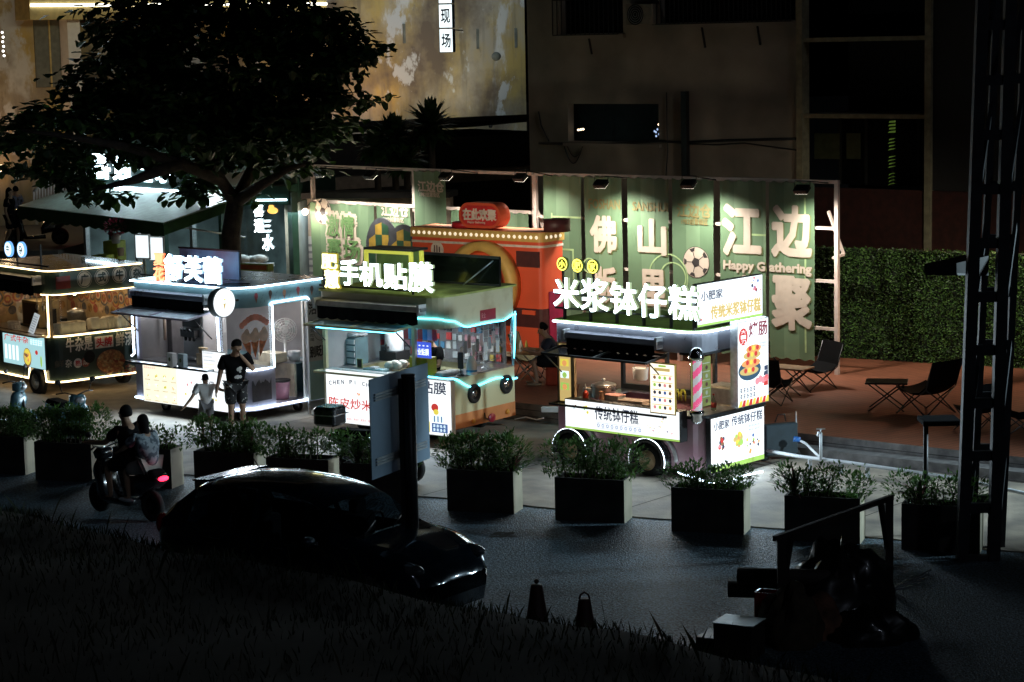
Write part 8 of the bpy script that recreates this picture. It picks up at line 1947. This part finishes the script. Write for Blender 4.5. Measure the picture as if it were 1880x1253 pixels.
def person(label, loc, rz, h, J, top, legs, hair='short', face=(1, 0, 0), shoe=None, long_legs=False, extra=None, group=None, sleeve=.72):
    """J: joints in units of the height, x forwards, y to the left, z up"""
    t = T('person', label, 'person', loc, rz, group); f = Vector(face).normalized()
    P = {k: Vector(v) * h for k, v in J.items()}; V = []; E_ = []; rad = []; ix = {}
    def ad(k, p, r, par=None):
        ix[k] = len(V); V.append(p); rad.append(r * h)
        if par is not None: E_.append((ix[par], ix[k]))
    ad('pel', P['pel'], .07); ad('wai', P['pel'].lerp(P['che'], .5), .066, 'pel'); ad('che', P['che'], .074, 'wai'); ad('nec', P['nec'], .034, 'che')
    hd = P['hea']; ad('jaw', P['nec'].lerp(hd, .55) + f * .012 * h, .04, 'nec'); ad('hea', hd, .056, 'jaw'); ad('cro', hd + (hd - P['nec']).normalized() * .035 * h, .048, 'hea')
    for s, sg in (('L', 1), ('R', -1)):
        ad('sh' + s, P['sh' + s], .036, 'che'); ad('el' + s, P['el' + s], .026, 'sh' + s); ad('wr' + s, P['wr' + s], .018, 'el' + s)
        d = (P['wr' + s] - P['el' + s]).normalized(); fd = Vector(J.get('hd' + s, d)).normalized(); sd = fd.cross(Vector((0, 0, 1)) if abs(fd.z) < .8 else Vector((0, 1, 0))).normalized(); nd_ = sd.cross(fd)
        pal = P['wr' + s] + fd * .035 * h; ad('pa' + s, pal, .017, 'wr' + s)
        for k in range(4):
            b_ = pal + fd * .022 * h + sd * (k - 1.5) * .0115 * h; l = (.03, .036, .034, .027)[k] * h
            ad('f%d%s' % (k, s), b_, .0052, 'pa' + s); ad('g%d%s' % (k, s), b_ + fd * l * .55 + nd_ * .004 * h, .0048, 'f%d%s' % (k, s)); ad('h%d%s' % (k, s), b_ + fd * l + nd_ * .013 * h, .004, 'g%d%s' % (k, s))
        ad('t0' + s, P['wr' + s] + fd * .022 * h + sd * .02 * h * sg, .0058, 'pa' + s); ad('t1' + s, P['wr' + s] + fd * .045 * h + sd * .032 * h * sg, .005, 't0' + s)
        ad('hi' + s, P['hi' + s], .056, 'pel'); ad('kn' + s, P['kn' + s], .034, 'hi' + s); ad('ca' + s, P['kn' + s].lerp(P['an' + s], .3), .032, 'kn' + s); ad('an' + s, P['an' + s], .02, 'ca' + s); ad('to' + s, P['to' + s], .016, 'an' + s)
    m = skin_chain(V, E_, rad, SK); side = f.cross(Vector((0, 0, 1))).normalized(); up = side.cross(f)
    def hb(a, b, c): return hd + f * a * h + side * b * h + up * c * h
    m.ball(hb(.062, 0, -.012), (.011 * h, .009 * h, .014 * h), SK, 8, 6)
    for s in (-1, 1): m.ball(hb(0, .052 * s, -.008), (.012 * h, .008 * h, .018 * h), SK, 8, 6)
    t.part(m, 'body')
    m = MB()
    for s in (-1, 1): m.ball(hb(.051, .02 * s, .006), .0075 * h, EY, 8, 6)
    t.part(m, 'eyes'); m = MB(); m.ball(hb(.053, 0, -.038), (.006 * h, .014 * h, .004 * h), LP, 8, 5); t.part(m, 'mouth')
    hm = skin_chain([hb(.02, 0, .05), hb(-.012, 0, .04), hb(-.03, 0, .0), hb(-.032, 0, -.025)] + ([hb(-.04, 0, -.09), hb(-.05, 0, -.16)] if hair == 'long' else []), [(i, i + 1) for i in range(5 if hair == 'long' else 3)], [.05 * h, .061 * h, .056 * h, .046 * h] + [.05 * h, .035 * h], HR)
    t.part(hm, 'hair')
    # shirt over torso and upper arms
    dn = (P['pel'] - P['che']).normalized(); V2 = [P['pel'] + dn * .035 * h, P['pel'].lerp(P['che'], .45), P['che'], P['che'].lerp(P['nec'], .6)]; R2 = [(.092 * h, .108 * h), (.088 * h, .1 * h), (.09 * h, .106 * h), .052 * h]; E2 = [(0, 1), (1, 2), (2, 3)]
    for s in 'LR': k = len(V2); V2 += [P['sh' + s], P['sh' + s].lerp(P['el' + s], sleeve)]; R2 += [.05 * h, .054 * h]; E2 += [(2, k), (k, k + 1)]
    t.part(skin_chain(V2, E2, R2, top, 0), 'shirt')
    V3 = [P['pel'] + Vector((0, 0, .02 * h))]; R3 = [.088 * h]; E3 = []
    for s in 'LR':
        k = len(V3); V3 += [P['hi' + s], P['hi' + s].lerp(P['kn' + s], .92 if not long_legs else 1)]; R3 += [.074 * h, .066 * h]; E3 += [(0, k), (k, k + 1)]
        if long_legs: V3.append(P['an' + s]); R3.append(.04 * h); E3.append((k + 1, k + 2))
    t.part(skin_chain(V3, E3, R3, legs, 0), 'trousers' if long_legs else 'shorts')
    for s in 'LR':
        m = MB(); a, b_ = P['an' + s], P['to' + s]; c = a.lerp(b_, .45) - Vector((0, 0, .012 * h)); d = b_ - a; d.z = 0; L_ = d.length * .75 + .03 * h
        an = math.atan2(d.y, d.x); m.ball((0, 0, 0), (L_, .027 * h, .02 * h), shoe or M_black, 12, 7); Mz = Matrix.Rotation(an, 3, 'Z'); m.v = [Mz @ v + c for v in m.v]; t.part(m, 'shoe')
    if extra: extra(t, P, h)
    return t
def J0(**k):
    d = dict(pel=(0, 0, .53), che=(.0, 0, .73), nec=(.0, 0, .835), hea=(.015, 0, .915), shL=(0, .115, .79), shR=(0, -.115, .79), elL=(-.02, .15, .62), elR=(-.02, -.15, .62), wrL=(.03, .155, .48), wrR=(.03, -.155, .48),
             hiL=(0, .055, .5), hiR=(0, -.055, .5), knL=(.02, .06, .28), knR=(.02, -.06, .28), anL=(0, .065, .045), anR=(0, -.065, .045), toL=(.09, .075, .018), toR=(.09, -.075, .018))
    d.update(k); return d
blk = pm('shirt_black', (.007, .007, .008), .9, spec=.1, bump=.3, bscale=12); wsh = pm('shirt_white', (.88, .88, .86), .8, bump=.4, bscale=9, var=.08); dkb = pm('shorts_dark', (.01, .01, .012), .9, spec=.1); pat = pm('shorts_pattern', (.02, .02, .022), .85, scale=16, c2=(.5, .48, .45), lo=.62, hi=.64)
# man by the ice cream cart, hand at his mouth
def shirtprint(t, P, h):
    m = MB(); q = random.Random(4); c = P['che'].lerp(P['pel'], .35) + Vector((.118 * h, 0, 0))
    m.M = Matrix.Translation(c) @ EN(0)
    for i in range(12): m.disc(q.uniform(-.06, .06), q.uniform(-.11, .1), .004 + .0005 * i, q.uniform(.015, .04), pm('print_ash', (.6, .58, .55), .7) if i % 3 else blk, n=9)
    t.part(m, 'shirt_print')
kidp = gp(381, 800, .03)
mp_ = gp(436, 797, .03)
person('man in black T-shirt and patterned shorts, one hand over his mouth', mp_, R(-70), 1.78, J0(hea=(.045, .015, .905), nec=(.01, 0, .835), elL=(.1, .17, .66), wrL=(.11, .06, .8), hdL=(.15, -.5, .7), elR=(.0, -.16, .62), wrR=(.03, -.2, .49)), blk, pat, face=(.85, .1, -.5), extra=shirtprint)
person('small child in white shirt seen from behind, holding the man\'s hand', kidp, R(108), 1.16, J0(pel=(0, 0, .5), che=(.01, 0, .7), nec=(.01, 0, .8), hea=(.02, 0, .9), elL=(-.06, .24, .62), wrL=(-.1, .36, .5), elR=(.06, -.25, .7), wrR=(.06, -.4, .66), knL=(.06, .07, .26)), wsh, pm('shorts_grey', (.2, .2, .21), .85), face=(1, 0, 0))
# seated man at the folding table
sp_ = gp(1019, 706, DZ)
sj = J0(pel=(-.02, 0, .27), che=(.05, 0, .45), nec=(.09, 0, .555), hea=(.13, 0, .635), shL=(.06, .115, .51), shR=(.06, -.115, .51), elL=(.16, .14, .38), elR=(.16, -.14, .38), wrL=(.3, .08, .405), wrR=(.3, -.08, .405), hiL=(0, .06, .26), hiR=(0, -.06, .26), knL=(.24, .08, .28), knR=(.24, -.08, .28), anL=(.2, .08, .04), anR=(.2, -.08, .04), toL=(.29, .09, .015), toR=(.29, -.09, .015))
person('man in dark shirt and shorts eating on a low stool between the carts', sp_, R(178), 1.72, sj, pm('shirt_navy', (.02, .025, .04), .85), dkb, face=(.9, 0, -.4), shoe=pm('sandal_tan', (.3, .2, .12), .6))
m = MB(); m.bbox(-.2, .2, -.2, .2, .0, .36, pm('stool_red', (.4, .05, .02), .5), .04); thing1(m, 'stool', 'low red stool carrying the seated man', 'stool', sp_ + Vector((.03, 0, 0)), R(-5))
# riders
def rider(label, x, h, top, legs, fr_=0, hair='short', shoe=None):
    j = J0(pel=(-.02, 0, .2), che=(.03, 0, .4), nec=(.05, 0, .505), hea=(.075, 0, .585), shL=(.04, .115, .46), shR=(.04, -.115, .46), elL=(.16, .16, .35), elR=(.16, -.16, .35), wrL=(.3 + fr_, .16, .33), wrR=(.3 + fr_, -.16, .33), hiL=(.01, .07, .19), hiR=(.01, -.07, .19), knL=(.2, .11, .13), knR=(.2, -.11, .13), anL=(.16, .12, -.12), anR=(.16, -.12, -.12), toL=(.25, .13, -.15), toR=(.25, -.13, -.15))
    return person(label, mb_.W @ Vector((x, 0, .55)), R(140), h, j, top, legs, hair, shoe=shoe, group='two riders on the dark scooter')
rider('taller rider in black steering the dark scooter', -.18, 1.76, blk, dkb, .06)
rider('passenger in pale checked shirt behind the black rider', -.55, 1.6, pm('shirt_check', (.3, .36, .4), .8, scale=14, c2=(.08, .11, .14), lo=.45, hi=.55), pm('shorts_pale', (.35, .3, .27), .8), -.1, 'long', M_box)
# people far left, on the terrace
for (x, y, h, lab, tp, lg, hr, rz_) in ((22, 455, 1.62, 'woman with long dark hair walking at the far left', blk, dkb, 'long', -10), (33, 440, 1.5, 'person in blue-grey shirt beside the walking woman', pm('shirt_bluegrey', (.16, .2, .28), .85), dkb, 'short', 150)):
    p = gp(x, y, 1.86); person(lab, p, R(rz_), h, J0(knL=(.1, .06, .29), anL=(.08, .065, .06), knR=(.0, -.06, .28), anR=(-.1, -.065, .06), toL=(.17, .07, .02), toR=(-.02, -.075, .018)), tp, lg, hr)
scooter('dark parked motorbike with red tail light on the terrace', gp(70, 452, 1.86), R(200), (.013, .013, .015), lit=True)
# vendor in the phone cart, woman under the awning, guest in the cafe
person('vendor in black shirt behind the phone film counter', cc.W @ Vector((-.95, .95, .29)), R(-127), 1.6, J0(elL=(.08, .16, .62), wrL=(.2, .08, .6), elR=(.08, -.16, .62), wrR=(.2, -.08, .6), hea=(.03, 0, .905)), blk, dkb, face=(.9, 0, -.4))
person('bare-legged woman in dark skirt standing under the awning', Vector((dp(228, 440, 51.5).x, 51.5, .03)), R(70), 1.62, J0(), pm('shirt_bluegrey', (.16, .2, .28), .85), dkb, 'long')
person('seated guest in dark shirt in the cafe beside the tree trunk', cf_.W @ Vector((.35, 1.2, .3)), R(180), 1.7, sj, blk, dkb)
person('guest in white shirt bending over a cafe table', cf_.W @ Vector((-1.9, 2.1, .3)), R(200), 1.65, sj, wsh, dkb)
# ------------------------------------------------------------------ unseen lamps just outside the frame
def added_lamp(label, loc, hgt, power, colr, aim, spot, soft=.25):
    t = T('added_lamp', label, 'street lamp', loc)
    m = MB(); m.lathe([(.09, 0), (.08, .3), (.05, hgt)], M_black, n=12); t.part(m, 'pole')
    d = (Vector(aim) - Vector(loc)); d.z = 0; d.normalize()
    m = MB(); m.bar((0, 0, hgt), tuple(d * .7 + Vector((0, 0, hgt + .05))), .06, .06, M_black); t.part(m, 'arm')
    m = MB(); m.ball(tuple(d * .8 + Vector((0, 0, hgt + .05))), (.22, .22, .07), M_steel, 14, 6); t.part(m, 'lamp_head')
    m = MB(); m.ball(tuple(d * .8 + Vector((0, 0, hgt))), (.16, .16, .05), em('added_lamp_glow_%d' % int(power), colr, 6), 12, 6); t.part(m, 'lens')
    lamp('SPOT', Vector(loc) + d * .8 + Vector((0, 0, hgt - .12)), power, colr, aim, soft, 'added_lamp_bulb', spot, .6)
added_lamp('assumed tall cool lamp on the pavement, unseen beyond the right edge', Vector((15.5, 30.3, 0)), 4.9, 6500, (.66, .89, 1), (-2.5, 34.2, 1.2), R(60))  # unseen lamp, assumed from the cool light on the sign and cart ends
added_lamp('assumed warm lamp, unseen, behind the right end of the deck', Vector((14.2, 44.5, .0)), 5.2, 1300, (1, .6, .36), (8.0, 41.6, .3), R(64))  # unseen lamp, assumed from the orange light on deck and mast rungs
added_lamp('added unseen warm lamp brightening the hedge from beyond the right edge', Vector((11.2, 40.2, DZ)), 4.6, 800, (1, .92, .74), (8.2, 45.2, 1.5), R(84))  # added out of view to brighten the hedge
# very weak sun added from behind the camera to lift the darkest parts
s = bpy.data.lights.new('night_fill', 'SUN'); s.energy = .06; s.angle = R(3); s.color = (.7, .8, 1); so_ = bpy.data.objects.new('night_fill', s); col.objects.link(so_); so_.rotation_euler = (R(56), 0, R(30))
